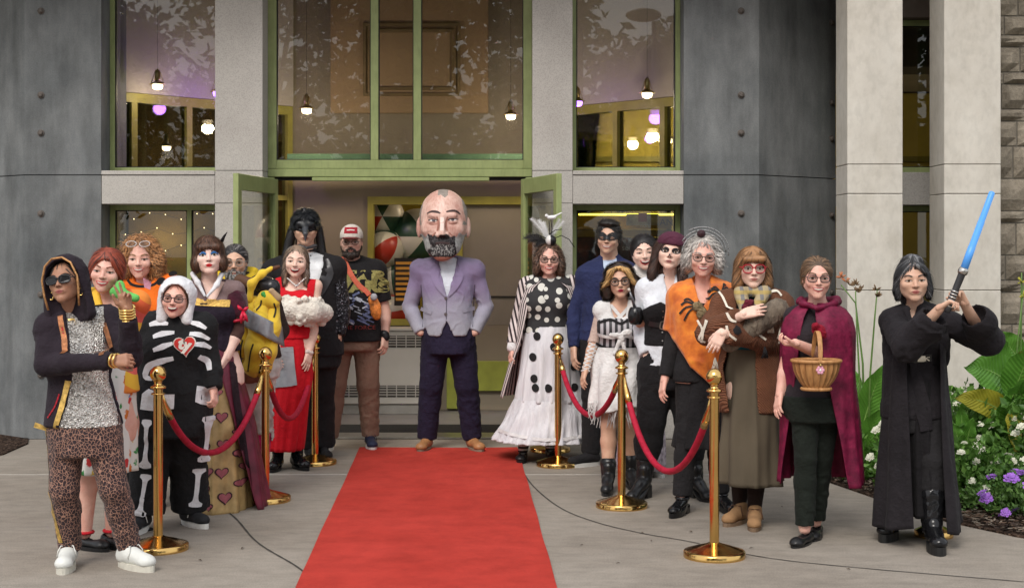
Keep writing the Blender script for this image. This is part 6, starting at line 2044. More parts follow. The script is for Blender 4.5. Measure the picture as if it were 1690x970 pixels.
    for k, a in (('L', -15), ('R', 12)): s.shoe(k, a, 'sneaker', nb, mat('white_rubber', (.58, .57, .54), .6), .28, .03, lace=mat('navy_lace', (.02, .025, .05), .8))
p9()
def p11():
    s = Person('woman in a striped coat, polka dot top and white tulle skirt with a feathered headdress', 900, 757, 1.68, 'pink', (906, 428), pitch=2, bulk=1.14, sw=.112,
               J=dict(fL=(863, 760), fR=(908, 756), sL=(872, 472, .03), sR=(942, 470, .03), eL=(858, 530, .05), wL=(846, 575, -.03), eR=(956, 530, .05), wR=(960, 580, .0), nk=(906, 458, .02), hL=(885, 580, 0), hR=(925, 580, 0)))
    s.body(smile=1, cheek=1.12, hL=dict(curl=(.4, .4, .5, .5)))
    s.face(brow=(.12, .07, .05), lip=(.48, .10, .10), mouth='smile', sq=.7)
    s.glasses((.03, .025, .022), .115, .075, .013, sq=3)
    s.hair([E((0, .12, .14), (.375, .43, .39), k=.04), E((-.34, .07, -.2), (.12, .22, .32), k=.1), E((.36, .07, -.2), (.12, .22, .32), k=.1), E((0, -.46, -.08), (.29, .38, .43), k=.04, op=-1)], hair_mat('hair_brown_curly', (.10, .055, .035), .5), 1500, .09, wr=.006, curl=.006, cf=110, lift=.006, fly=.5, seg=8, root=lambda c: c[:, 1] > -.2 * s.HS)
    g = N('polka_dots')
    v = g.map((1, 1, 1), (R(-90), 0, 0))
    d = g.new('ShaderNodeTexVoronoi', voronoi_dimensions='2D'); d.inputs['Scale'].default_value = 13; d.inputs['Randomness'].default_value = .62
    g.link(v, d.inputs['Vector'])
    cs = g.new('ShaderNodeSeparateColor'); g.link(d.outputs['Color'], cs.inputs[0])
    rad = g.math('ADD', .22, g.math('MULTIPLY', cs.outputs[0], .18))
    k = g.math('LESS_THAN', d.outputs['Distance'], rad)
    g.set(c=g.mix(k, (.020, .019, .021), (.58, .57, .52)), r=.85); g.bump(g.noise(300, 2), .3, .002)
    s.piece('top', s.torso(.016, lo=.10, hi=.95) + [E(s.j['nk'] + np.array([0, -.05, .05]), (.085, .08, .06), k=.01, op=-1)], g.m, .008, .002)
    tul = N('white_tulle')
    tul.set(c=tul.ramp(tul.noise(20, 3, vec=tul.map((1, 1, .1))), [(.3, (.50, .49, .52)), (.7, (.66, .65, .67))]), r=.8, sheen=.2)
    tul.bump(tul.noise(60, 3, vec=tul.map((1, 1, .04))), .7, .012)
    v, f = drape([s.row(538, 868, 946, .15), s.row(575, 862, 954, .20), s.row(660, 850, 966, .27)], fold=13, amp=.018, seed=.3)
    s.piece('skirt', (v, f), tul.m); so = s.last
    v, f = drape([s.row(656, 849, 967, .27), s.row(690, 834, 976, .33), s.row(724, 814, 986, .38)], fold=21, amp=.022, seed=1.3, nu=180)
    s.piece('skirt_tier', (v, f), tul.m)
    s.flat('hem_band', cloth('white_satin', (.62, .60, .60)), [('strip', s.xs([(822, 716), (850, 720), (890, 724), (930, 724), (975, 720)], -.34), .012)], 'skirt_tier', s.last, .006)
    for x, y in ((887, 556), (914, 573), (943, 566), (880, 590), (882, 625), (947, 606), (884, 640), (905, 640), (948, 640)):
        s.flat('skirt_dot', BLK, [('star', ellp(*s.xz(x, y, -.22), .028, .032), 0)], 'skirt', so, .006)
    st = N('coat_stripes')
    at_ = st.new('ShaderNodeAttribute', attribute_name='u')
    st.set(c=st.mix(st.math('GREATER_THAN', st.math('FRACT', st.math('MULTIPLY', at_.outputs['Fac'], 34)), .46), (.022, .013, .016), (.60, .52, .50)), r=.85)
    st.bump(st.noise(300, 2), .3, .002)
    v, f = drape([s.row(462, 886, 928, .09), s.row(474, 868, 946, .13), s.row(500, 858, 955, .17), s.row(560, 850, 964, .21), s.row(655, 826, 972, .27, .04)], fold=9, amp=.016, gap=1.28, gap_top=.75, seed=.9, nu=200, nv=46)
    s.piece('coat', (v, f), st.m); add_u(s.last, 200, 46)
    s2 = N('sleeve_stripes')
    q = s2.sep(s2.map((1, 1, 1), (0, R(12), 0)))
    s2.set(c=s2.mix(s2.math('GREATER_THAN', s2.math('FRACT', s2.math('MULTIPLY', q[0], 30)), .46), (.022, .013, .016), (.60, .52, .50)), r=.85)
    for k in 'LR':
        s.piece('sleeve', s.arm(k, .024, .0, 1.85, 1.25), s2.m, .008, .003)
        e, w = s.j['e' + k], s.j['w' + k]
        s.piece('cuff', [C(e + (w - e) * .80, e + (w - e) * .96, .050, .048)], cloth('white_satin', (.62, .60, .60)), .008)
    # headdress
    hp = empty_child = s.e
    u = s.HS
    def H(a, b, c): return tuple(s.M @ Vector((a * u, b * u, c * u)))
    g3 = N('ball_halves')
    g3.set(c=g3.mix(g3.math('GREATER_THAN', g3.sep()[0], s.hc[0] + .01), (.62, .6, .58), (.012, .012, .013)), r=.3)
    MB().ell(H(.06, -.1, .62), (.042, .042, .042), 18, 12).build('headdress_ball', g3.m, s.e, True)
    fe = MB(); rr = random.Random(2)
    def plume(base, tip, n, w, mi):
        b, t = Vector(base), Vector(tip)
        d = t - b
        fe.tube([b, b + d * .5 + Vector((0, 0, .02)), t], .0015, 4, mi)
        for i in range(n):
            a = i / n
            p = b + d * a + Vector((0, 0, .02 * math.sin(a * 3.1)))
            for sg in (-1, 1):
                sd = Vector((-d.z, rr.uniform(-.3, .3) * d.length, d.x)).normalized() * sg
                e = p + sd * w * (.5 + math.sin(a * 2.8) * .7) * rr.uniform(.7, 1.2) + d.normalized() * w * .7
                fe.add([p, p + d.normalized() * .003, e], [(0, 1, 2)], mi)
    for i in range(9):
        plume(H(.0, .0, .5), H(-.35 - .05 * i + rr.uniform(-.15, .15), rr.uniform(-.2, .3), .35 + .14 * rr.uniform(-2, 3)), 60, .03, 0)
    for i in range(6):
        plume(H(.0, .05, .55), H(rr.uniform(-.6, .9), rr.uniform(-.1, .3), 1.05 + rr.uniform(-.1, .35)), 60, .022, 1)
    fe.build('headdress_feathers', [mat('feather_black', (.015, .014, .015), .7), mat('feather_white', (.6, .6, .6), .8)], s.e)['kind'] = 'stuff'
    wr_ = MB()
    for a in ([H(.0, -.05, .6), H(.02, -.05, .9), H(.0, -.05, 1.25)], [H(.03, -.05, .6), H(.1, -.05, 1.0), H(.05, -.08, 1.3)], [H(.1, -.05, .65), H(.4, -.1, .78), H(.65, -.1, .65), H(.82, -.1, .4)], [H(.0, -.05, .65), H(-.4, -.1, .82), H(-.7, -.1, .75)], [H(0, 0, .8), H(.2, -.1, .95), H(.42, -.1, .98)]):
        wr_.tube(a, .0035, 5)
    wr_.build('headdress_wires', BLK, s.e, True)
    bd = [E(H(.08, -.1, 1.36), (.035, .018, .017), k=.01), C(H(.15, -.1, 1.38), H(.42, -.1, 1.52), .010, .004, k=.01), E(H(-.08, -.1, 1.42), (.014, .012, .013), k=.006)]
    s.piece('headdress_bird', bd, cloth('white_feathers', (.66, .66, .66)), .004)
    g4 = N('striped_sock'); g4.set(c=g4.mix(g4.math('GREATER_THAN', g4.math('FRACT', g4.math('MULTIPLY', g4.sep()[2], 32)), .5), (.014, .013, .014), (.58, .57, .55)), r=.9)
    s.piece('sock', s.leg('L', .004, 1.99, lo=1.3), g4.m, .009); s.piece('sock', s.leg('R', .004, 1.99, lo=1.3), g4.m, .009)
    bl = mat('black_leather', (.012, .012, .013), .35, .2, 20, 200, .15)
    for k, a in (('L', -8), ('R', 8)): s.shoe(k, a, 'flat', bl, bl, .25, .025)
p11()

def p12():
    s = Person('tall man in a black eye mask and navy blazer at the back of the group', 1000, 766, 1.83, 'olive', (1004, 392), yaw=-10, pitch=1, roll=3, male=True, bulk=.98,
               J=dict(sL=(968, 456, .03), sR=(1042, 456, .03), fL=(975, 768), fR=(1022, 764), nk=(1006, 428, .03)))
    s.body(smile=1)
    s.face(brow=(.02, .015, .012), lip=(.42, .18, .15), mouth='smile', sq=.6)
    s.hair(hair_cap(.0) + [E((0, -.08, .42), (.30, .32, .11), k=.05)], hair_mat('hair_black_wavy', (.018, .015, .013), .5), 1300, .028, wr=.005, curl=.003, lift=.004, fly=.8, root=lambda c: c[:, 1] > -.25 * s.HS)
    u = s.HS
    P_ = scl(head_prims(male=True, ear=False), u)
    s.flat('eye_mask', mat('mask_black', (.012, .012, .013), .45), [('strip', [(x * u, z * u) for x, z in ((-.31, .03), (-.2, .04), (-.07, .01), (0, .0), (.07, .01), (.2, .04), (.31, .03))], [.06 * u, .115 * u, .10 * u, .07 * u, .10 * u, .115 * u, .06 * u], 0, .009)], s.proj['head'], hm=True)
    mo = s.flat('mask_eyeholes', SK['olive'], [('star', [(x * u, z * u) for x, z in ellp(sg * .145, .0, .055, .028)], 0, 0, .012) for sg in (-1, 1)], s.proj['head'], hm=True)
    s.flat('eye_line', mat('lash_dark', (.02, .014, .012), .7), [('strip', [(x * u, z * u) for x, z in ((sg * .145 - .05, -.005), (sg * .145, .008), (sg * .145 + .05, -.005))], .009 * u, 0, .014) for sg in (-1, 1)], s.proj['head'], mo, hm=True)
    s.piece('shirt', s.torso(.012, lo=.1, hi=.97) + [C(s.j['nk'] - np.array([0, 0, .04]), s.j['nk'] + np.array([0, -.01, .035]), .066, .060)], cloth('pale_blue_shirt', (.45, .53, .66)), .010)
    nv = cloth('navy_wool', (.020, .026, .075))
    s.piece('blazer', s.torso(.022, lo=-.02, hi=.94) + s.arm('L', .012, 0, 1.95, 1.05) + s.arm('R', .012, 0, 1.95, 1.05) + [s.cutx([(996, 425), (1020, 425), (1014, 470), (1008, 500), (1000, 470)], .0)], nv, .008, .005, 20)
    s.piece('trousers', s.torso(.016, lo=-.25, hi=.1) + s.leg('L', .012, 1.97, ank=.02) + s.leg('R', .012, 1.97, ank=.02), BLK, .012, .005)
    for k, a in (('L', -60), ('R', 20)): s.shoe(k, a, 'sneaker', BLK, mat('white_rubber', (.58, .57, .54), .6), .28, .026)
p12()

def p14():
    s = Person('laughing dark-haired woman in a white lace blouse between the masked man and the skull face', 1058, 782, 1.72, 'fair', (1063, 416), yaw=-3, pitch=3, roll=-4, bulk=1.0)
    s.body(smile=1, legs=True, cheek=1.12, jaw=1.05)
    s.face(brow=(.02, .015, .012), lip=(.50, .07, .07), mouth='grin', sq=.45)
    s.hair(hair_cap(.015) + [E((.05, .45, .1), (.2, .16, .2), k=.1)], hair_mat('hair_black_sleek', (.012, .010, .010), .4), 1200, .14, flow=lambda p: np.stack([p[:, 0] * 2, .7 + 0 * p[:, 0], -.6 + 0 * p[:, 0]], 1), fly=.08)
    lace = cloth('white_lace_cloth', (.60, .57, .54), var=.4, weave=130, bs=1.0)
    s.piece('blouse', s.torso(.018, lo=-.05, hi=.96) + s.arm('L', .02, 0, 1.9) + s.arm('R', .02, 0, 1.9) + [C(s.j['nk'] - np.array([0, 0, .03]), s.j['nk'] + np.array([0, -.01, .05]), .058, .054)], lace, .010, .003)
    v, f = drape([s.row(590, 1035, 1085, .12), s.row(640, 1028, 1092, .16), s.row(772, 1018, 1096, .22)], fold=10, amp=.02)
    s.piece('skirt', (v, f), mat('lilac_lace', (.36, .30, .33), .85, .6, 40, 120, .8))
    for k in 'LR': s.shoe(k, 10, 'sneaker', mat('striped_canvas', (.4, .4, .4), .8, .9, 60), mat('white_rubber', (.58, .57, .54), .6))
p14()

def p13():
    s = Person('short woman with a blonde-fronted dark bob in a white ragged dress and striped corset', 1022, 806, 1.58, 'tan', (1023, 463, -.04), yaw=-4, pitch=3, roll=-5, sw=.10,
               J=dict(fL=(1004, 812), fR=(1040, 804), sL=(994, 512, .02), sR=(1058, 512, .0), eL=(980, 565, .03), wL=(966, 612, -.04), eR=(1074, 572, -.05), wR=(1066, 540, -.22), nk=(1024, 500, .02), hL=(1005, 625, 0), hR=(1038, 625, 0)))
    s.body(h=.008, hR=dict(d=(-.5, -.5, .3), n=(-.5, -.3, .6), curl=(1.0, 1.0, 1.0, 1.0), side=-1))
    s.face(brow=(.03, .02, .015), lip=(.35, .015, .05), mouth='closed', lash=.008)
    s.glasses((.02, .02, .02), .12, .10, .013, sq=2.4)
    DK = hair_mat('hair_espresso', (.03, .018, .013), .5)
    s.hair([E((0, .12, .15), (.42, .45, .40), k=.04), E((-.40, .08, -.25), (.16, .25, .30), k=.1), E((.44, .08, -.25), (.18, .26, .32), k=.1), E((0, .3, -.2), (.34, .25, .35), k=.1), E((0, -.46, -.09), (.29, .36, .43), k=.04, op=-1)], DK, 1600, .10, wr=.006, curl=.005, cf=60, lift=.006, fly=.25, seg=8, root=lambda c: c[:, 1] > -.02 * s.HS)
    s.hair([C((-.05, -.30, .42), (-.27, -.27, .30), .05, .06, k=.03), C((-.27, -.27, .30), (-.37, -.20, -.02), .06, .045, k=.03), C((-.37, -.20, -.02), (-.50, -.20, -.12), .045, .02, k=.03), C((.03, -.30, .42), (.25, -.27, .30), .05, .055, k=.03), C((.25, -.27, .30), (.35, -.21, .0), .055, .045, k=.03), C((.35, -.21, .0), (.44, -.2, -.13), .045, .02, k=.03)], hair_mat('hair_honey_blonde', (.48, .29, .11), .4), 900, .10, name='blonde_fringe', lift=.004, fly=.15)
    wt = cloth('white_gauze', (.60, .59, .58), var=.2, weave=120, bs=.4)
    s.piece('dress_top', s.torso(.010, lo=.62, hi=.90) + [s.cutx([(1008, 490), (1040, 490), (1034, 522), (1022, 530), (1012, 522)], .0)], wt, .007, .002, 40)
    for pts in ([(1002, 500), (1008, 512), (1012, 528)], [(1046, 498), (1042, 512), (1036, 528)], [(1010, 505), (1022, 520), (1032, 534)], [(1040, 506), (1028, 520), (1014, 532)]):
        s.flat('bandage_strap', wt, [('strip', s.xs(pts), .011)], 'body', off=.010)
    g = N('corset_stripes')
    g.set(c=g.mix(g.math('GREATER_THAN', g.math('FRACT', g.math('MULTIPLY', g.sep()[0], 26)), .5), (.020, .019, .022), (.40, .38, .40)), r=.6)
    s.piece('corset', s.torso(.014, lo=.33, hi=.76, waist=.95), g.m, .0085)
    co = s.last
    s.flat('corset_edge', BLK, [('strip', s.xs([(990, 533), (1008, 528), (1024, 534), (1040, 528), (1054, 534)]), .008)], 'corset', co, .005)
    s.flat('corset_edge', BLK, [('strip', s.xs([(985, 568), (1005, 576), (1025, 580), (1050, 572)]), .008)], 'corset', co, .005)
    s.flat('sash', wt, [('strip', s.xs([(988, 552), (1010, 556), (1030, 553), (1052, 558)]), .010)], 'corset', co, .010)
    b = np.array(s.p(1026, 553, -.20))
    s.piece('sash_bow', [E(b + [-.045, 0, .0], (.042, .014, .018), k=.01), E(b + [.035, 0, .018], (.035, .014, .022), k=.01), C(b, b + [-.045, 0, -.12], .010, .016, k=.02), C(b, b + [.025, 0, -.13], .010, .014, k=.02)], wt, .006, .006, 60)
    v, f = drape([s.row(572, 986, 1060, .13), s.row(610, 976, 1066, .17), s.row(672, 972, 1072, .21)], fold=8, amp=.022, seed=.5, hem=.02)
    s.piece('skirt', (v, f), wt); so = s.last
    fr = MB(); rr = random.Random(6)
    for i in range(70):
        x = rr.uniform(972, 1070); p = s.p(x, 664, -.20 + .12 * abs(x - 1022) / 50)
        l = rr.uniform(.02, .18)
        fr.tube([p, (p[0] + rr.uniform(-.02, .02), p[1] + .005, p[2] - l * .5), (p[0] + rr.uniform(-.03, .03), p[1] + .01, p[2] - l)], [.003, .004, .0012], 4)
    fr.build('fringe', wt, so)['kind'] = 'stuff'
    net = []
    for k in 'L':
        e, w = s.j['e' + k], s.j['w' + k]
        for i in range(7):
            a, c = e + (w - e) * (i / 7), e + (w - e) * ((i + 1) / 7)
            net += [('strip', [(a[0] - .03, a[2]), (c[0] + .03, c[2])], .004), ('strip', [(a[0] + .03, a[2]), (c[0] - .03, c[2])], .004)]
    s.flat('net_glove', wt, net, 'body', off=.004)
    s.piece('sheer_sleeve', s.arm('L', .005, .05, 1.05), cloth('sheer_sleeve', (.50, .38, .33)), .008)
    s.piece('fur_cuff', [E(s.p(1080, 562, -.12), (.05, .05, .065), k=.03), E(s.p(1074, 578, -.10), (.055, .05, .05), k=.03)], mat('pale_fur', (.52, .56, .62), .9, .3, 40, 60, 1.0, bd=.02), .006, .010, 60)
    bt = mat('boot_leather', (.012, .012, .013), .3, .2, 20, 120, .2)
    for k, a in (('L', -10), ('R', 12)):
        s.piece('boot_shaft', s.leg(k, .012, 1.99, lo=1.70), bt, .010, .004, 40); s.shoe(k, a, 'boot', bt, bt, .24, .02, heel=.05)
p13()
# black scoop she holds
q = ground(1022, 806)
hd_ = at(1049, 522, q.y - .30)
sc = empty('black_scoop', hd_, 'shiny black scoop with a slim dark handle held by the woman in the ragged dress', 'scoop')
MB().lathe([(.002, -.058), (.035, -.052), (.048, -.03), (.052, 0), (.050, .025), (.042, .048), (.036, .058), (.030, .062)], (0, 0, 0), 24).build('bowl', mat('gloss_black', (.010, .010, .011), .12), sc, True)
MB().tube([(-.005, 0, .055), (-.02, -.005, .11), (-.04, -.01, .165)], [.011, .009, .007], 8).build('handle', mat('dark_steel', (.12, .12, .13), .35, m=.7), sc, True)
MB().tube([(-.04, -.01, .165), (-.048, -.012, .185)], [.008, .009], 8).build('handle_tip', mat('ivory_tip', (.5, .46, .4), .5), sc, True)

def p15():
    s = Person('woman with skull face paint, a plum head wrap, white shirt and black corset', 1100, 816, 1.70, 'fair', (1107, 416, -.03), yaw=-8, pitch=-3, roll=8, bulk=1.04,
               J=dict(fL=(1062, 822), fR=(1150, 822), sL=(1068, 478, .02), sR=(1136, 480, .04), eL=(1060, 548, .06), wL=(1068, 590, -.04), nk=(1104, 462, .02), hL=(1086, 605, 0), hR=(1124, 605, 0)))
    s.body()
    s.face(brow=(.03, .02, .02), lip=(.40, .16, .15), mouth='closed', shadow=(.012, .010, .011), no_brow=True)
    u = s.HS
    s.flat('face_paint', mat('face_black', (.02, .017, .018), .8), [('star', [(x * u, z * u) for x, z in ellp(sg * .15, .03, .12, .085)], 0, 0, .0012) for sg in (-1, 1)] + [('star', [(x * u, z * u) for x, z in ((-.035, -.14), (0, -.04), (.035, -.14), (0, -.12))], 0, 0, .002)], s.proj['head'], hm=True)
    s.hair(long_hair(.02, 1.05, .40, .285), hair_mat('hair_dark_auburn', (.045, .022, .016), .5), 1700, .26, fly=.2)
    v, f = solid(scl([E((0, .08, .22), (.42, .48, .36), k=.02), B((0, -.1, -.32), (.7, .8, .50), .02, k=.03, op=-1), E((0, .5, .15), (.2, .16, .16), k=.1)], u), .006, .004, 40)
    s.piece('head_wrap', (s.hd(v), f), cloth('plum_wrap', (.07, .018, .035)))
    s.piece('shirt', s.torso(.02, lo=-.02, hi=.93) + s.arm('L', .022, 0, 1.9, 1.1) + s.arm('R', .022, 0, 1.9, 1.1) + [s.cutx([(1098, 455), (1118, 455), (1110, 492), (1104, 492)], .0)], cloth('white_poplin', (.60, .62, .66)), .010, .005, 24)
    vb = cloth('black_velvet', (.010, .009, .010))
    s.piece('corset', s.torso(.032, lo=.08, hi=.66, waist=.95) + [s.cutx([(1062, 470), (1140, 470), (1140, 505), (1122, 498), (1106, 506), (1090, 498), (1072, 505), (1062, 512)], .2)], vb, .0085)
    s.flat('belt', mat('belt_leather', (.025, .024, .026), .4), [('strip', s.xs([(1072, 533), (1092, 536), (1115, 535), (1132, 532)]), .017)], 'corset', off=.006)
    s.flat('belt_buckle', mat('pewter', (.30, .29, .28), .35, m=.9), [('strip', s.xs([(1090, 529), (1102, 529), (1102, 541), (1090, 541), (1090, 529)]), .004)], 'corset', off=.012)
    for y in (513, 522, 548, 562, 574): s.flat('busk_stud', mat('pewter', (.30, .29, .28), .35, m=.9), [('star', ellp(*s.xz(1093, y), .005, .005), 0)], 'corset', off=.006)
    s.piece('trousers', s.torso(.022, lo=-.25, hi=.1) + s.leg('L', .03, 1.6, 1.1) + s.leg('R', .03, 1.6, 1.1), vb, .012, .006, 22)
    bt = mat('boot_leather', (.012, .012, .013), .3, .2, 20, 120, .2)
    for k, a in (('L', -38), ('R', 25)):
        s.piece('boot_shaft', s.leg(k, .014, 1.98, lo=1.05), bt, .010, .006, 40); s.shoe(k, a, 'boot', bt, bt, .25, .014, heel=.075)
p15()

def p16():
    s = Person('silver-haired woman in glasses wrapped in an orange velvet shawl with spiders', 1155, 842, 1.70, 'pink', (1160, 424, -.03), yaw=-4, pitch=3, roll=3,
               J=dict(fL=(1126, 848), fR=(1190, 842), sL=(1126, 492, .02), sR=(1196, 492, .02), eL=(1112, 560, .04), nk=(1162, 472, .02), hL=(1140, 612, 0), hR=(1178, 612, 0)))
    s.body(smile=1, h=.008)
    s.face(brow=(.25, .22, .2), lip=(.45, .14, .13), mouth='smile', sq=.55)
    s.glasses((.05, .04, .035), .115, .085, .009)
    s.hair([E((0, .12, .14), (.385, .43, .40), k=.04), E((-.36, .08, -.1), (.12, .23, .28), k=.1), E((.38, .08, -.1), (.12, .23, .28), k=.1), E((0, -.46, -.08), (.30, .38, .44), k=.04, op=-1)], hair_mat('hair_silver', (.40, .37, .34), .45), 1800, .08, wr=.006, curl=.006, cf=120, lift=.006, fly=.3, seg=8, root=lambda c: c[:, 1] > -.2 * s.HS)
    u = s.HS
    def H(a, b, c): return tuple(s.M @ Vector((a * u, b * u, c * u)))
    g = N('beaded_cord'); g.set(c=g.mix(g.math('GREATER_THAN', g.vor(140), .35), (.012, .011, .012), (.22, .22, .22)), r=.5)
    for k in range(3):
        r = .53 + .045 * k
        MB().tube([H(r * math.sin(a) * (1 + .04 * k), .12 + .05 * k, .08 + r * math.cos(a) + .03 * k) for a in np.linspace(-1.6 + .5 * k, 1.3 + .2 * k, 26)], .005, 6).build('headdress_hoop', g.m, s.e, True)
    MB().ell(H(-.08, -.1, .60), (.027, .024, .025), 14, 9).build('headdress_ball', mat('dark_berry', (.03, .008, .012), .6, .3, 60, 90, .8), s.e, True)
    s.piece('black_top', s.torso(.012, lo=-.15, hi=.80), BLK, .010)
    for k in 'LR': s.piece('black_sleeve', s.arm(k, .02, .8, 1.9), BLK, .010)
    vo = N('orange_velvet')
    c = vo.ramp(vo.noise(14, 5), [(.3, (.40, .075, .004)), (.55, (.62, .16, .010)), (.75, (.72, .25, .02))])
    vo.set(c=c, r=.8, sheen=.25); vo.bump(vo.noise(120, 3), .4, .004)
    sh = s.torso(.040, lo=-.1, hi=.95) + s.arm('L', .045, 0, 1.3, 1.15) + s.arm('R', .045, 0, 1.3, 1.15)
    keep = [s.cutx([(1090, 545), (1106, 548), (1122, 574), (1140, 605), (1170, 632), (1182, 636), (1215, 560), (1260, 560), (1260, 760), (1090, 760)], .6), s.cutx([(1146, 455), (1176, 455), (1174, 478), (1168, 498), (1160, 508), (1152, 490)], .03)]
    v = sh + [L([s.row(470, 1126, 1200, .11), s.row(500, 1114, 1212, .16), s.row(560, 1108, 1216, .19), s.row(640, 1108, 1214, .20)], k=.03)]
    s.piece('shawl', v + keep, vo.m, .008, .007, 20, zs=.5)
    for cx, cy, sc_, dx in ((1149, 505, 1.0, 1), (1190, 484, .8, -1)):
        b = []
        for a, l in ((150, 1.2), (170, 1.3), (200, 1.5), (225, 1.5), (30, 1.0), (60, 1.1), (330, 1.0)):
            an = R(a); p0 = (cx, cy); p1 = (cx + 12 * l * math.cos(an) * sc_, cy - 12 * l * math.sin(an) * sc_ - 4); p2 = (cx + 19 * l * math.cos(an) * sc_, cy - 19 * l * math.sin(an) * sc_ + 3)
            b.append(('strip', s.xs([p0, p1, p2]), .005, 0, .008))
        so = s.flat('spider_legs', mat('spider_black', (.012, .012, .012), .8), b, 'shawl'); so['kind'] = 'stuff'
        y0 = s.pj('shawl').y(*s.xz(cx, cy))[0] or -.2
        c0 = np.array([s.xz(cx, cy)[0], y0 - .02, s.xz(cx, cy)[1]])
        s.piece('spider', [E(c0, (.030 * sc_, .026, .030 * sc_), k=.01), E(c0 + np.array([.025 * dx, 0, -.045]) * sc_, (.032 * sc_, .03, .042 * sc_), k=.01)], mat('spider_fur', (.20, .15, .08), .9, .5, 50, 90, 1.0, bd=.01), .005, .004, 80)
    v, f = drape([s.row(600, 1128, 1196, .14), s.row(660, 1118, 1204, .17), s.row(735, 1110, 1210, .2)], fold=8, amp=.02)
    s.piece('skirt', (v, f), cloth('black_crepe', (.011, .010, .011)))
    s.piece('trousers', s.leg('L', .012, 1.92, .95, ank=.014) + s.leg('R', .012, 1.92, .95, ank=.014), BLK, .012, .005)
    bl = mat('patent_black', (.008, .008, .009), .15, .1, 10, 50, .05)
    for k, a in (('L', -30), ('R', 20)):
        s.shoe(k, a, 'flat', bl, bl, .24, .03, heel=.045)
        p = s.j['a' + k]
        MB().tube([(p[0] + .04 * math.cos(t), p[1] - .03 + .04 * math.sin(t), .10) for t in np.linspace(0, 6.28, 14)], .008, 6).build('shoe_strap', bl, s.e, True)
p16()

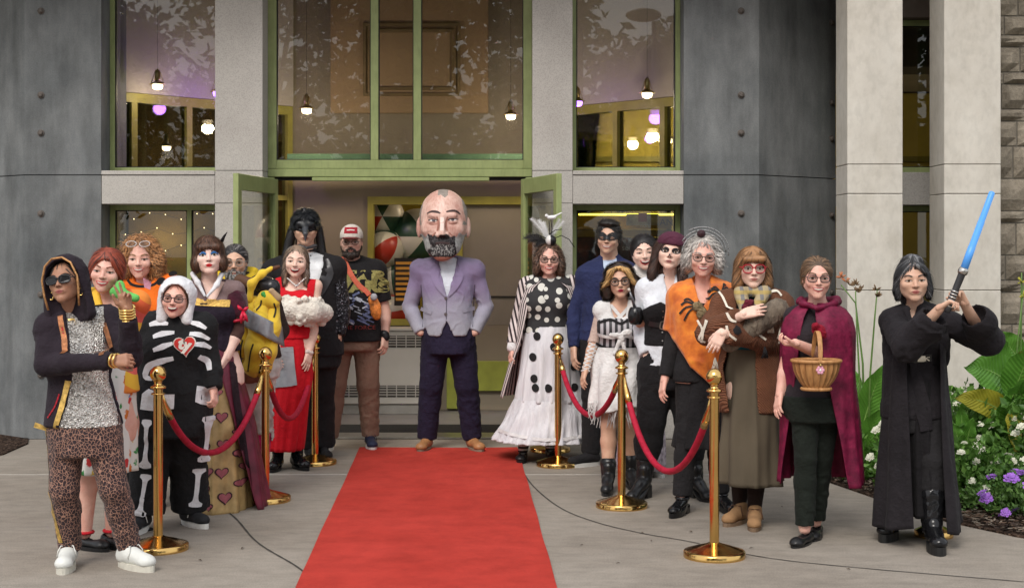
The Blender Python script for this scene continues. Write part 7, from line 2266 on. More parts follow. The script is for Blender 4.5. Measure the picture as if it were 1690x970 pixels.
def p17():
    s = Person('woman in red glasses and a brown knitted cardigan cradling a log', 1237, 864, 1.63, 'fair', (1242, 442, -.03), yaw=-4, pitch=2, bulk=1.06,
               J=dict(fL=(1222, 862), fR=(1246, 868), sL=(1200, 506, .02), sR=(1283, 506, .02), eL=(1168, 550, -.06), wL=(1228, 519, -.30), eR=(1284, 566, -.08), wR=(1192, 550, -.33), nk=(1243, 490, .02), hL=(1221, 640, 0), hR=(1260, 640, 0)))
    s.body(hL=dict(d=(.9, -.1, .28), n=(.2, .9, -.5), curl=(.12, .12, .15, .2), side=-1), hR=dict(d=(-.5, -.1, -.75), n=(.3, .9, 0), curl=(.3, .3, .3, .35), side=1))
    s.face(brow=(.16, .08, .05), lip=(.50, .20, .17), mouth='closed', sq=1.1)
    s.glasses((.42, .015, .03), .125, .105, .014, sq=2.5)
    s.hair(long_hair(.03, .68, .36, .285) + [C((-.2, -.36, .24), (.22, -.36, .24), .085, .085, k=.05)], hair_mat('hair_caramel', (.19, .095, .04), .45), 1800, .18, fly=.12)
    s.piece('turtleneck', [C(s.j['nk'] - np.array([0, .01, .03]), s.j['nk'] + np.array([0, -.015, .035]), .066, .060)] + s.torso(.010, lo=.4, hi=.95), cloth('teal_knit', (.012, .10, .13), weave=150), .008, .002)
    g = N('plaid_scarf')
    q = g.sep()
    a = g.math('GREATER_THAN', g.math('FRACT', g.math('MULTIPLY', q[0], 18)), .6); b = g.math('GREATER_THAN', g.math('FRACT', g.math('MULTIPLY', q[2], 18)), .6)
    g.set(c=g.mix(g.math('MULTIPLY', b, .6), g.mix(g.math('MULTIPLY', a, .7), (.34, .27, .16), (.08, .10, .14)), (.40, .28, .05)), r=.9)
    s.piece('scarf', [C(s.p(1222, 484, -.10), s.p(1230, 512, -.18), .038, .03), C(s.p(1262, 482, -.10), s.p(1248, 508, -.18), .04, .03), C(s.p(1230, 512, -.18), s.p(1224, 532, -.17), .03, .035), C(s.p(1222, 482, -.08), s.p(1262, 482, -.08), .03, .03)], g.m, .007, .005, 40)
    s.piece('brooch', [E(s.p(1236, 500, -.22), (.032, .02, .022), k=.01), E(s.p(1231, 508, -.22), (.025, .02, .02), k=.01)], cloth('maroon_rose', (.10, .012, .022)), .005, .005, 80)
    kn = N('brown_knit')
    w = kn.new('ShaderNodeTexWave', wave_type='BANDS', bands_direction='DIAGONAL'); w.inputs['Scale'].default_value = 38; w.inputs['Distortion'].default_value = 3
    kn.link(kn.obj(), w.inputs['Vector'])
    kn.set(c=kn.mix(.35, kn.ramp(kn.noise(8, 4), [(.3, (.125, .043, .018)), (.7, (.20, .075, .033))]), w.outputs['Color'], 'MULTIPLY'), r=.95)
    kn.bump(w.outputs['Fac'], .7, .008)
    s.piece('cardigan', s.torso(.045, lo=-.28, hi=.95) + s.arm('L', .030, 0, 1.85, 1.1) + s.arm('R', .030, 0, 1.92, 1.1) + [s.cutx([(1226, 470), (1256, 470), (1262, 520), (1250, 560), (1246, 600), (1250, 700), (1206, 700), (1196, 610), (1214, 540), (1218, 505)], .02)] + s.arm('L', .030, .6, 1.85, 1.1) + s.arm('R', .030, .6, 1.92, 1.1), kn.m, .0085, .005, 22)
    co = s.last
    wk = cloth('cream_yarn', (.62, .57, .48), weave=200, bs=.8)
    for pts in ([(1156, 530), (1163, 545), (1158, 560), (1168, 565)], [(1170, 530), (1164, 548), (1162, 566)], [(1206, 510), (1200, 494), (1195, 484)], [(1240, 528), (1236, 540), (1250, 552), (1262, 560)], [(1198, 516), (1202, 526), (1210, 530)], [(1196, 536), (1198, 548), (1208, 558)], [(1275, 484), (1290, 482), (1297, 490)]):
        s.flat('yarn_zigzag', wk, [('strip', s.xs(pts, -.2), .006)], 'cardigan', co, .006)
    s.flat('yarn_patch', wk, [('star', s.xs([(1288, 500), (1298, 497), (1297, 514), (1290, 512)], -.1), 0)], 'cardigan', co, .006)
    s.flat('yarn_star', BLK, [('star', s.xs([(1208, 543), (1214, 537), (1220, 541), (1222, 548), (1215, 552), (1209, 549)], -.3), 0)], 'cardigan', co, .006)
    for x, y, m_ in ((1272, 530, wk), (1288, 540, wk), (1290, 548, wk), (1262, 572, BLK), (1180, 590, wk)):
        p = np.array(s.p(x, y, -.24)); t = MB()
        for i in range(9): t.tube([p, p + np.array([.010 * math.cos(i), -.012, -.03]), p + np.array([.018 * math.cos(i * 2.3), -.006 * math.sin(i), -.065])], .0035, 4)
        t.build('tassel', m_, co, True)
    ol = mat('olive_corduroy', (.085, .068, .045), .95, .15, 4, 200, .2)
    v, f = drape([s.row(575, 1200, 1270, .13), s.row(620, 1196, 1280, .16), s.row(794, 1184, 1292, .25)], fold=8, amp=.022, seed=1)
    s.piece('skirt', (v, f), ol)
    s.piece('stocking', s.leg('L', .006, 1.98, lo=1.2) + s.leg('R', .006, 1.98, lo=1.2), cloth('maroon_tights', (.018, .010, .008)), .009)
    tn = mat('tan_suede', (.30, .17, .08), .9, .15, 14, 200, .2)
    for k, a in (('L', -40), ('R', -12)): s.shoe(k, a, 'oxford', tn, mat('crepe_sole', (.20, .13, .08), .8), .25, .022, lace=mat('brown_lace', (.10, .05, .03), .9))
p17()
# the log
q = ground(1237, 864)
def logm():
    g = N('log_bark')
    g.set(c=g.ramp(g.noise(14, 6, vec=g.map((1, 1, .25), rot=(0, R(60), 0))), [(.3, (.05, .038, .028)), (.55, (.17, .135, .10)), (.75, (.27, .23, .18))]), r=.95)
    g.bump(g.noise(30, 6, vec=g.map((1, 1, .2), rot=(0, R(60), 0))), 1.0, .03)
    return g.m
a_, b_ = np.array(at(1205, 566, q.y - .22)), np.array(at(1283, 512, q.y - .25))
c_ = (a_ + b_) / 2
P_ = [C(a_ - c_, b_ - c_, .052, .068, k=.01), C((a_ - c_) * .1, (a_ - c_) * .1 + np.array([.0, -.02, .075]), .03, .02, k=.03)]
v, f = solid(P_, .007, .008, 40)
lg = obj('log', np_mesh('log', v, f), logm(), None, tuple(c_))
tag(lg, 'short grey-brown log cradled in the arms of the cardigan woman', 'log')

def p18():
    s = Person('smiling woman in glasses wearing a crimson velvet cape over black clothes', 1340, 888, 1.61, 'pink', (1348, 458, -.03), yaw=-5, pitch=2, roll=2, bulk=1.05,
               J=dict(fL=(1330, 896), fR=(1348, 884), sL=(1312, 524, .03), sR=(1382, 524, .03), eL=(1297, 605, .04), wL=(1287, 652, -.02), eR=(1372, 592, -.02), wR=(1312, 566, -.20), nk=(1350, 503, .02), hL=(1328, 655, 0), hR=(1364, 655, 0)))
    s.body(smile=1, h=.008, hL=dict(n=(.8, .3, 0), curl=(.3, .3, .35, .4)), hR=dict(d=(-1, -.1, .05), n=(.1, -.2, .95), curl=(.8, .85, .9, .9), side=1), cheek=1.1)
    s.face(brow=(.13, .08, .05), lip=(.48, .14, .13), mouth='smile', sq=.7)
    s.glasses((.03, .03, .035), .115, .08, .010, sq=2.8)
    s.hair(hair_cap(.0) + [E((.15, .42, .1), (.16, .14, .16), k=.06)], hair_mat('hair_light_brown', (.13, .075, .04), .4), 1300, .13, flow=lambda p: np.stack([p[:, 0] * 2, .8 + 0 * p[:, 0], -.5 + 0 * p[:, 0]], 1), fly=.1)
    s.piece('blouse', s.torso(.003, lo=-.22, hi=.95) + s.arm('L', .012, 0, .5) + s.arm('R', .004, 0, .3) + [E(s.j['nk'] + np.array([0, -.04, .05]), (.07, .07, .055), k=.01, op=-1)], cloth('charcoal_jersey', (.022, .017, .020)), .010, .004)
    s.piece('trousers', s.torso(.014, lo=-.25, hi=.05) + s.leg('L', .009, 1.95, .92, ank=.012) + s.leg('R', .009, 1.95, .92, ank=.012), cloth('black_denim', (.009, .012, .009)), .008, .006, 26)
    vv = N('crimson_velvet')
    vv.set(c=vv.ramp(vv.noise(20, 5), [(.3, (.08, .003, .020)), (.6, (.17, .008, .040)), (.8, (.25, .016, .062))]), r=.6, spec=.25)
    vv.bump(vv.noise(45, 4), .5, .008)
    v, f = drape([s.row(499, 1326, 1376, .085, .02), s.row(508, 1306, 1392, .13, .03), s.row(522, 1294, 1404, .165, .03), s.row(545, 1288, 1410, .19, .03), s.row(640, 1290, 1412, .21, .05), s.row(796, 1286, 1424, .25, .07)], fold=9, amp=.020, gap=.95, gap_top=.12, seed=.4, nu=150, nv=50, shift=-.42)
    s.piece('cape', (v, f), vv.m)
    s.piece('cape_collar', [C(s.p(1325, 500, -.05), s.p(1346, 508, -.12), .016, .013), C(s.p(1378, 500, -.03), s.p(1352, 508, -.12), .017, .013), C(s.p(1322, 498, .08), s.p(1380, 496, .08), .025, .025), C(s.p(1325, 500, -.05), s.p(1322, 498, .08), .016, .025), C(s.p(1378, 500, -.03), s.p(1380, 496, .08), .017, .025)], vv.m, .007, .005, 40)
    s.piece('rose', [E(s.p(1351, 545, -.20), (.035, .03, .035), k=.01), E(s.p(1346, 538, -.22), (.02, .02, .02), k=.006), E(s.p(1357, 552, -.21), (.022, .02, .02), k=.006)], cloth('red_rose', (.22, .006, .02)), .005, .006, 70)
    bl = mat('black_leather', (.012, .012, .013), .35, .2, 20, 200, .15)
    for k, a in (('L', -35), ('R', -20)): s.shoe(k, a, 'flat', bl, bl, .24, .012)
p18()
def basket():
    q = ground(1340, 888)
    D = q.y - .26
    c = at(1347, 618, D)
    t = empty('wicker_basket', (c.x, c.y, c.z), 'round-bottomed wooden splint basket with a pink flower hung on a forearm', 'basket')
    s_ = D / FPX
    Wd = N('basket_wood'); Wd.set(c=Wd.ramp(Wd.noise(10, 5, vec=Wd.map((6, 6, .6))), [(.3, (.30, .13, .04)), (.7, (.47, .24, .085))]), r=.55); Wd.bump(Wd.noise(60, 3, vec=Wd.map((5, 5, .3))), .4, .004)
    rx, ry, H_ = 39 * s_, .105, 46 * s_
    n = 20
    for i in range(n):
        a0, a1 = 2 * math.pi * (i + .04) / n, 2 * math.pi * (i + .96) / n
        v, f = [], []
        for lay in (1.0, .955):
            for j in range(7):
                b = j / 6
                r = math.sin(.45 + 1.12 * b) / math.sin(1.57)
                z = -H_ * .5 + H_ * (b ** 1.15) + .0
                for k in range(3):
                    a = a0 + (a1 - a0) * k / 2
                    bul = 1 + .02 * math.sin(math.pi * k / 2)
                    v.append((rx * r * lay * bul * math.sin(a), -ry * r * lay * bul * math.cos(a), z))
        f = [(j * 3 + k, j * 3 + k + 1, j * 3 + k + 4, j * 3 + k + 3) for j in range(6) for k in range(2)]
        f += [tuple(21 + x for x in reversed(q_)) for q_ in f] + [(0, 21, 24, 3), (3, 24, 27, 6), (6, 27, 30, 9), (9, 30, 33, 12), (12, 33, 36, 15), (15, 36, 39, 18), (2, 5, 26, 23), (5, 8, 29, 26), (8, 11, 32, 29), (11, 14, 35, 32), (14, 17, 38, 35), (17, 20, 41, 38), (18, 39, 40, 19), (19, 40, 41, 20), (0, 1, 22, 21), (1, 2, 23, 22)]
        MB().add(v, f).build('splint', Wd.m, t, True)
    MB().tube([(rx * 1.02 * math.sin(a), -ry * 1.02 * math.cos(a), H_ * .5) for a in np.linspace(0, 6.2832, 36)], .010, 8).build('rim', Wd.m, t, True)
    MB().tube([(rx * .6 * math.sin(a), -ry * .6 * math.cos(a), -H_ * .5) for a in np.linspace(0, 6.2832, 24)], .010, 8).build('base_ring', Wd.m, t, True)
    MB().lathe([(.001, -.004), (rx * .44, -.004), (rx * .44, .004), (.001, .004)], (0, 0, -H_ * .5), 20).build('bottom', Wd.m, t)
    # handle goes over the forearm, front to back
    hb = MB(); pts = [(.0, -ry * 1.04, H_ * .42), (.004, -ry * .9, H_ * .5 + .09), (.006, -ry * .45, H_ * .5 + .155), (.006, .0, H_ * .5 + .17), (.006, ry * .5, H_ * .5 + .15), (.0, ry * 1.0, H_ * .5)]
    vv, ff = [], []
    for p in pts:
        for dx in (-.014, .014): vv.append((p[0] + dx, p[1], p[2]))
    ff = [(2 * i, 2 * i + 1, 2 * i + 3, 2 * i + 2) for i in range(len(pts) - 1)]
    o = hb.add(vv, ff).build('handle', Wd.m, t, True); md = o.modifiers.new('thick', 'SOLIDIFY'); md.thickness = .007; md = o.modifiers.new('round', 'SUBSURF'); md.levels = md.render_levels = 2
    MB().ell((0, -ry * 1.07, H_ * .40), (.007, .004, .007), 8, 6).build('rivet', mat('brass_rivet', (.5, .35, .15), .4, m=1), t, True)
    fl = MB()
    for k in range(6):
        a = k * math.pi / 3
        fl.ell((.014 * math.cos(a), -ry * .99, H_ * .22 + .014 * math.sin(a)), (.010, .004, .010), 8, 6, 0)
    fl.ell((0, -ry * 1.02, H_ * .22), (.007, .004, .007), 8, 6, 1)
    fl.build('flower_charm', [mat('pink_felt', (.62, .30, .40), .8), mat('white_bead', (.7, .66, .62), .4)], t, True)
basket()

def p19():
    s = Person('woman with a grey-black bob in a long black robe raising a blue toy sword', 1510, 893, 1.63, 'olive', (1506, 462, -.04), yaw=-6, pitch=1, roll=-2,
               J=dict(fL=(1472, 886), fR=(1541, 906), sL=(1472, 530, .02), sR=(1552, 528, .02), eL=(1498, 566, -.22), wL=(1552, 508, -.36), eR=(1622, 556, -.10), wR=(1590, 498, -.32), nk=(1512, 508, .02), hL=(1490, 670, 0), hR=(1532, 670, 0)))
    s.body(h=.008, hL=dict(d=(.8, -.3, .5), n=(.3, -.4, -.8), curl=(1.1, 1.1, 1.1, 1.1), side=-1), hR=dict(d=(-.55, -.25, .75), n=(-.6, -.6, -.3), curl=(1.1, 1.1, 1.1, 1.1), side=1), cheek=1.08)
    s.face(brow=(.03, .025, .022), lip=(.48, .15, .13), mouth='closed', sq=.65)
    s.hair(long_hair(-.02, .40, .35, .30) + [E((.02, .1, .48), (.22, .2, .14), k=.08), C((.05, -.33, .36), (.26, -.31, .18), .05, .03, k=.04)], hair_mat('hair_salt_black', (.022, .022, .024), .5, r=.6, grey=(.15, .15, .155)), 1900, .17, fly=.18, lift=.004)
    s.piece('trousers', s.leg('L', .02, 1.8) + s.leg('R', .02, 1.8) + s.torso(.01, lo=-.25, hi=0), BLK, .012)
    bk = cloth('black_linen', (.013, .011, .013), var=.25)
    s.piece('tunic', s.torso(.016, lo=-.2, hi=.95) + [s.cutx([(1502, 490), (1526, 490), (1518, 520), (1513, 532), (1508, 518)], .0)], bk, .010, .004)
    v, f = drape([s.row(625, 1486, 1540, .13), s.row(700, 1484, 1545, .16), s.row(845, 1480, 1556, .2)], fold=9, amp=.02)
    s.piece('inner_skirt', (v, f), cloth('black_crepe', (.008, .007, .008)))
    s.flat('belt', mat('belt_black', (.02, .02, .02), .4), [('strip', s.xs([(1488, 590), (1512, 592), (1538, 590)]), .022)], 'tunic', off=.006)
    s.flat('belt_buckle', mat('silver_buckle', (.6, .58, .52), .25, m=1.0), [('star', s.xs([(1515, 586), (1527, 586), (1528, 595), (1514, 595)]), 0, 0, .012), ('strip', s.xs([(1509, 587), (1514, 590), (1509, 594)]), .004, 0, .012), ('strip', s.xs([(1534, 587), (1528, 590), (1534, 594)]), .004, 0, .012)], 'tunic')
    s.flat('sash_end', bk, [('strip', s.xs([(1517, 600), (1524, 650), (1532, 712)], -.2), [.028, .032, .036], 0, .012)], 'inner_skirt')
    v, f = drape([s.row(508, 1486, 1540, .08), s.row(522, 1470, 1556, .12), s.row(570, 1462, 1560, .17), s.row(640, 1458, 1562, .20), s.row(760, 1452, 1572, .25), s.row(862, 1444, 1582, .30)], fold=8, amp=.020, gap=.42, gap_top=.62, seed=2.4, nu=150, nv=54, hem=.02)
    s.piece('robe', (v, f), bk)
    for k, fl in (('L', .075), ('R', .085)):
        a, e, w = s.j['s' + k], s.j['e' + k], s.j['w' + k]
        en = e + (w - e) * (.72 if k == 'L' else .62)
        dn = np.array([.05, 0, -.03]) if k == 'R' else np.array([0, 0, -.035])
        s.piece('sleeve', [C(a, e + dn * .6, .068, .080, k=.03), C(e + dn * .6, en + dn * .6, .080, .078, k=.03), C(a + (e - a) * .6 + dn * .5, en + dn * 1.4, .06, .072, k=.04), C(en + (w - e) * .04 + dn * .5, en + (w - e) * .6 + dn * .5, .062, .09, k=.008, op=-1)], bk, .008, .008, 20)
    s.piece('shoulder_cloth', [C(s.j['sL'], s.j['nk'] + np.array([-.05, .03, -.02]), .060, .035, k=.03), C(s.j['sR'], s.j['nk'] + np.array([.05, .03, -.02]), .060, .035, k=.03), C(s.j['sL'] + np.array([0, 0, -.03]), s.j['sL'] + np.array([.0, -.0, -.22]), .06, .05, k=.04), C(s.j['sR'] + np.array([0, 0, -.03]), s.j['sR'] + np.array([.0, -.0, -.22]), .06, .05, k=.04), C(s.p(1496, 510, -.06), s.p(1506, 560, -.15), .018, .018), C(s.p(1532, 510, -.06), s.p(1522, 560, -.15), .018, .018)], bk, .008, .006, 24)
    bt = mat('patent_boot', (.008, .008, .009), .16, .2, 20, 60, .15)
    for k, a in (('L', -30), ('R', -6)):
        s.piece('boot_shaft', s.leg(k, .018, 1.98, lo=1.45), bt, .010, .005, 45); s.shoe(k, a, 'platform', bt, mat('platform_black', (.012, .012, .012), .5), .26, .045, wd=1.15)
    return s
s19 = p19()
# toy sword
def sword():
    q = ground(1510, 893)
    D = q.y - .37
    a, b = at(1562, 515, D), at(1590, 446, D)
    tip = at(1638, 316, D - .05)
    d = (b - a).normalized()
    t = empty('toy_sword', tuple((a + b) / 2), 'blue-bladed toy sword with a ridged silver grip held overhead', 'toy sword')
    m = (a + b) / 2
    A, Bq, T = a - m, b - m, tip - m
    st = mat('chrome_plastic', (.45, .43, .40), .25, .1, 20, 80, .1, m=.9)
    MB().tube([A, A + (Bq - A) * .1, A + (Bq - A) * .5, Bq * .9, Bq], [.018, .021, .018, .020, .023], 14).build('grip', mat('grip_black', (.03, .03, .032), .4), t, True)
    for i in range(6):
        c = A + (Bq - A) * (.12 + i * .07)
        MB().tube([c, c + d * .008], .0225, 14).build('grip_ring', st, t, True)
    MB().tube([Bq * .82, Bq * .9, Bq, Bq + d * .012], [.024, .027, .027, .022], 14).build('emitter', st, t, True)
    bl = N('blue_blade'); bl.set(c=(.07, .28, .68), r=.4, ec=(.07, .28, .75), es=.15)  # slight glow added to the plastic blade
    e = T - Bq
    MB().tube([Bq + d * .01, Bq + e * .3, Bq + e * .301, Bq + e * .62, Bq + e * .621, Bq + e * .985, T], [.0205, .0200, .0185, .0180, .0165, .016, .008], 14).build('blade', bl.m, t, True)
sword()
# ------------------------------------------------------------------ red carpet
def carpet():
    g = N('red_carpet')
    c = g.ramp(g.noise(1.6, 6), [(.3, (.45, .042, .030)), (.7, (.54, .056, .042))])
    c = g.mix(.5, c, g.ramp(g.noise(240, 3), [(.3, .55), (.65, 1.0)]), 'MULTIPLY')
    c = g.mix(.55, c, g.ramp(g.noise(6, 6, rough=.7), [(.35, .68), (.6, 1.0)]), 'MULTIPLY')
    g.set(c=c, r=.95, spec=.12)
    g.bump(g.noise(300, 2), .7, .006)
    fa, fb = Vector((-1.03, 6.6)), Vector((.225, 6.6))
    ba, bb = Vector((-1.245, 11.63)), Vector((.045, 11.66))
    t = (-6.6 + 1.5) / (11.63 - 6.6)
    fa2, fb2 = fa + (ba - fa) * t, fb + (bb - fb) * t
    nx, ny = 26, 150
    v, f = [], []
    for lay in (0, 1):
        for j in range(ny + 1):
            for i in range(nx + 1):
                a = fa2 + (ba - fa2) * (j / ny); b = fb2 + (bb - fb2) * (j / ny)
                p = a + (b - a) * (i / nx)
                ed = .0015 * math.sin(j * .37) * (1 if i in (0, nx) else 0)
                z = (.004 + .007 + .003 * math.sin(p.y * 2.1 + p.x * 3) + .002 * math.sin(p.y * 5.3) + .0015 * math.exp(-((p.y * .9 + .15 * math.sin(p.x * 5)) % 1.0 - .5) ** 2 / .004)) if lay == 0 else .0042
                v.append((p.x + ed, p.y, z))
    n1 = (nx + 1) * (ny + 1)
    for j in range(ny):
        for i in range(nx):
            q = j * (nx + 1) + i
            f.append((q, q + 1, q + nx + 2, q + nx + 1))
    for j in range(ny):
        for i in (0, nx):
            q = j * (nx + 1) + i
            f.append((q, q + nx + 1, q + nx + 1 + n1, q + n1))
    for i in range(nx):
        for j in (0, ny):
            q = j * (nx + 1) + i
            f.append((q, q + 1, q + 1 + n1, q + n1))
    tag(MB().add(v, f).build('red_carpet', g.m, None, False), 'long red carpet running up to the open doors', 'carpet')
carpet()
# ------------------------------------------------------------------ gold posts and velvet ropes
def gold():
    g = N('polished_brass')
    g.set(c=g.ramp(g.noise(6, 4), [(.3, (.62, .38, .12)), (.7, (.74, .48, .17))]), m=1.0, r=g.ramp(g.noise(14, 5), [(.3, .10), (.7, .24)]))
    g.bump(g.noise(40, 3), .04, .002)
    return g.m
M_GOLD = gold()
POST = {}
def stanchion(px, py, label, sc=1.0):
    p = ground(px, py)
    t = empty('stanchion', (p.x, p.y, 0), label, 'stanchion', 'gold rope posts along the carpet')
    if not POST:
        r = .164
        POST['base'] = MB().lathe([(r, 0), (r, .028), (r - .004, .033), (r * .9, .036), (r * .55, .056), (r * .25, .070), (.03, .076), (.0, .076)], n=44)
        POST['post'] = MB().lathe([(.0255, .07), (.0255, .875)], n=24)
        POST['collar'] = MB().lathe([(.032, .872), (.042, .876), (.042, .884), (.030, .890), (.022, .895), (.020, .906), (.024, .911), (.018, .918)], n=28)
        POST['ball'] = MB().ell((0, 0, .952), (.044, .044, .046), 26, 16)
        ring = MB()
        ring.tube([(.034 * math.cos(a), .034 * math.sin(a), .845) for a in np.linspace(0, 6.2832, 22)], .005, 6)
        POST['hook_ring'] = ring
        for k in POST: POST[k] = np_mesh(k, POST[k].v, POST[k].f, None, True)
        for k in ('base', 'post'): 
            POST[k].set_sharp_from_angle(angle=R(40))
    for k, me in POST.items():
        o = obj(k, me, M_GOLD, t)
        if sc != 1.0 and k == 'base': o.scale = (sc, sc, 1)
    return p
S1 = stanchion(261, 906, 'gold post in front of the skeleton onesie')
S2 = stanchion(438, 826, 'gold post in front of the queen gown and banana')
S3 = stanchion(520, 765, 'gold post between the red gown and the brown trousers')
S4 = stanchion(921, 768, 'gold post in front of the polka dot woman')
S5 = stanchion(908, 744, 'gold post farthest back, mostly hidden behind another post by the tulle skirt')
S6 = stanchion(1026, 836, 'gold post in front of the ragged white dress')
S7 = stanchion(1179, 918, 'gold post in front of the log woman skirt')
S8 = stanchion(1541, 884, 'gold post whose base peeks out behind the black robe', .66)
def velvet():
    g = N('crimson_rope_velvet')
    g.set(c=g.ramp(g.noise(30, 3), [(.3, (.30, .004, .022)), (.7, (.44, .010, .04))]), r=.7, spec=.3)
    g.bump(g.noise(250, 2), .5, .004)
    return g.m
M_ROPE = velvet()
def rope(a, b, sag, label, out=0.0):
    A = Vector((a.x, a.y, .845)); Bq = Vector((b.x, b.y, .845))
    d = (Bq - A); d2 = Vector((d.x, d.y, 0)).normalized()
    A = A + d2 * .04; Bq = Bq - d2 * .04
    t = empty('velvet_rope', tuple(A), label, 'rope', 'crimson velvet ropes between the posts')
    n = 40
    pts = []
    for i in range(n + 1):
        u = i / n
        w = 4 * u * (1 - u)
        z = -sag * (w ** .82)
        p = (Bq - A) * u + Vector((0, 0, z)) + Vector((0, -out, 0)) * w
        pts.append(p)
    MB().tube(pts[2:-2], [.019 * (1 + .02 * math.sin(i * 2.1)) for i in range(n - 3)], 14).build('rope_cord', M_ROPE, t, True)
    for q in (pts[:4], pts[-4:][::-1]):
        MB().tube([q[0] + Vector((0, 0, .004)), q[1], q[2], q[3]], [.007, .014, .0215, .0215], 14).build('rope_end', M_GOLD, t, True)
rope(S1, S2, .42, 'crimson rope hanging in front of the skeleton onesie and queen gown')
rope(S2, S3, .40, 'crimson rope hanging in front of the red gown')
rope(S4, S6, .36, 'crimson rope hanging in front of the tulle skirt and ragged dress')
rope(S6, S7, .50, 'crimson rope hanging in front of the black trousers')

# ------------------------------------------------------------------ planting
def leaf_mat(name, a, b, r=.42):
    g = N(name)
    gi = g.new('ShaderNodeNewGeometry')
    c = g.ramp(gi.outputs['Random Per Island'], [(0, a), (1, b)])
    c = g.mix(.3, c, g.ramp(g.noise(18, 4), [(.3, .6), (.65, 1.0)]), 'MULTIPLY')
    if 'canna' in name:
        at_ = g.new('ShaderNodeAttribute', attribute_name='v')
        fr_ = g.math('ABSOLUTE', g.math('SUBTRACT', g.math('FRACT', at_.outputs['Fac']), .5))
        c = g.mix(.45, c, g.ramp(fr_, [(.36, 1.0), (.5, .55)]), 'MULTIPLY')
        c = g.mix(g.ramp(g.noise(7, 5), [(.66, 0.0), (.74, .7)]), c, (.20, .13, .03))
        g.bump(fr_, .5, .01)
    g.set(c=c, r=r, spec=.4, sss=0)
    # thin leaf: some light passes
    tr = g.new('ShaderNodeBsdfTranslucent'); mx = g.new('ShaderNodeMixShader'); mx.inputs[0].default_value = .28
    g.link(c, tr.inputs['Color']); g.link(g.b.outputs[0], mx.inputs[1]); g.link(tr.outputs[0], mx.inputs[2])
    g.link(mx.outputs[0], g.n['Material Output'].inputs['Surface'])
    return g.m
M_CANNA = leaf_mat('canna_green', (.075, .21, .028), (.14, .34, .045), .38)
M_CANNA_Y = leaf_mat('canna_yellowing', (.28, .30, .03), (.40, .34, .03), .45)
M_STEM = mat('canna_stem', (.09, .17, .035), .5, .2, 10, 60, .1)
M_MIDRIB = mat('midrib_pale', (.20, .34, .08), .5, .1)
def big_leaf(t, base, tip, width, droop=.15, m=None, roll=0.0, name='leaf'):
    b, e = Vector(base), Vector(tip)
    d = e - b; Lh = d.length
    dn = d.normalized()
    sd = dn.cross(Vector((0, -1, .25))).normalized()
    if sd.length < .1: sd = Vector((1, 0, 0))
    sd = Matrix.Rotation(roll, 3, dn) @ sd
    nr = sd.cross(dn)
    nu, nv = 9, 14
    v, f = [], []
    rr = random.random() * 6
    for j in range(nv + 1):
        u = j / nv
        w = width * (math.sin(math.pi * min(1, u ** .75)) ** .8) * (1 - .12 * u)
        c = b + d * u + Vector((0, 0, -droop * Lh * u * u)) + Vector((0, 0, droop * .4 * Lh * math.sin(math.pi * u)))
        for i in range(nu):
            a = (i / (nu - 1)) * 2 - 1
            fold = .22 * abs(a) * w
            rip = .010 * math.sin(u * 17 + rr + a * 2) * abs(a)
            v.append(c + sd * (a * w) + nr * (fold + rip))
    for j in range(nv):
        for i in range(nu - 1):
            f.append((j * nu + i, j * nu + i + 1, (j + 1) * nu + i + 1, (j + 1) * nu + i))
    o = MB().add(v, f).build(name, m or M_CANNA, t, True)
    a_ = o.data.attributes.new('v', 'FLOAT', 'POINT'); a_.data.foreach_set('value', np.array([j / nv * 16 - abs(i / (nu - 1) * 2 - 1) * 3.2 for j in range(nv + 1) for i in range(nu)], np.float32))
    mid = [v[j * nu + nu // 2] - nr * .003 for j in range(nv + 1)]
    MB().tube(mid, [.006 * (1 - .8 * j / nv) + .0008 for j in range(nv + 1)], 5).build('midrib', M_MIDRIB, o, True)
    return o
def canna(px, py, D, label, leaves, stems=(), flowers=()):
    """leaves: list of (base px,py, tip px,py, half width m, depth offsets, material)"""
    g = at(px, py, D); g.z = 0
    t = empty('canna_plant', tuple(g), label, 'plant', 'canna plants in the bed')
    def q(x, y, dy): return at(x, y, D + dy) - g
    for L_ in leaves:
        bx_, by_, tx, ty, w, d0, d1 = L_[:7]
        m = L_[7] if len(L_) > 7 else None
        big_leaf(t, q(bx_, by_, d0), q(tx, ty, d1), w, L_[8] if len(L_) > 8 else .12, m, L_[9] if len(L_) > 9 else 0)
    for s_ in stems:
        MB().tube([q(*p) for p in s_], [.009 - .005 * i / (len(s_) - 1) for i in range(len(s_))], 8).build('stem', M_STEM, t, True)
    for fx, fy, dy, cc in flowers:
        mb = MB(); r = random.Random(int(fx))
        c = q(fx, fy, dy)
        for k in range(7):
            a = Vector((r.uniform(-1, 1), r.uniform(-1, 1), r.uniform(-.4, 1))).normalized()
            mb.tube([c + a * .004, c + a * .022 + Vector((0, 0, .008)), c + a * .038 + Vector((0, 0, .012))], [.003, .007, .001], 5)
        mb.build('blossom', cc, t, True)
Y_ = M_CANNA_Y
ORG = mat('canna_orange', (.45, .16, .07), .7, .4, 30); BRN = mat('seed_brown', (.16, .10, .05), .8, .4, 30)
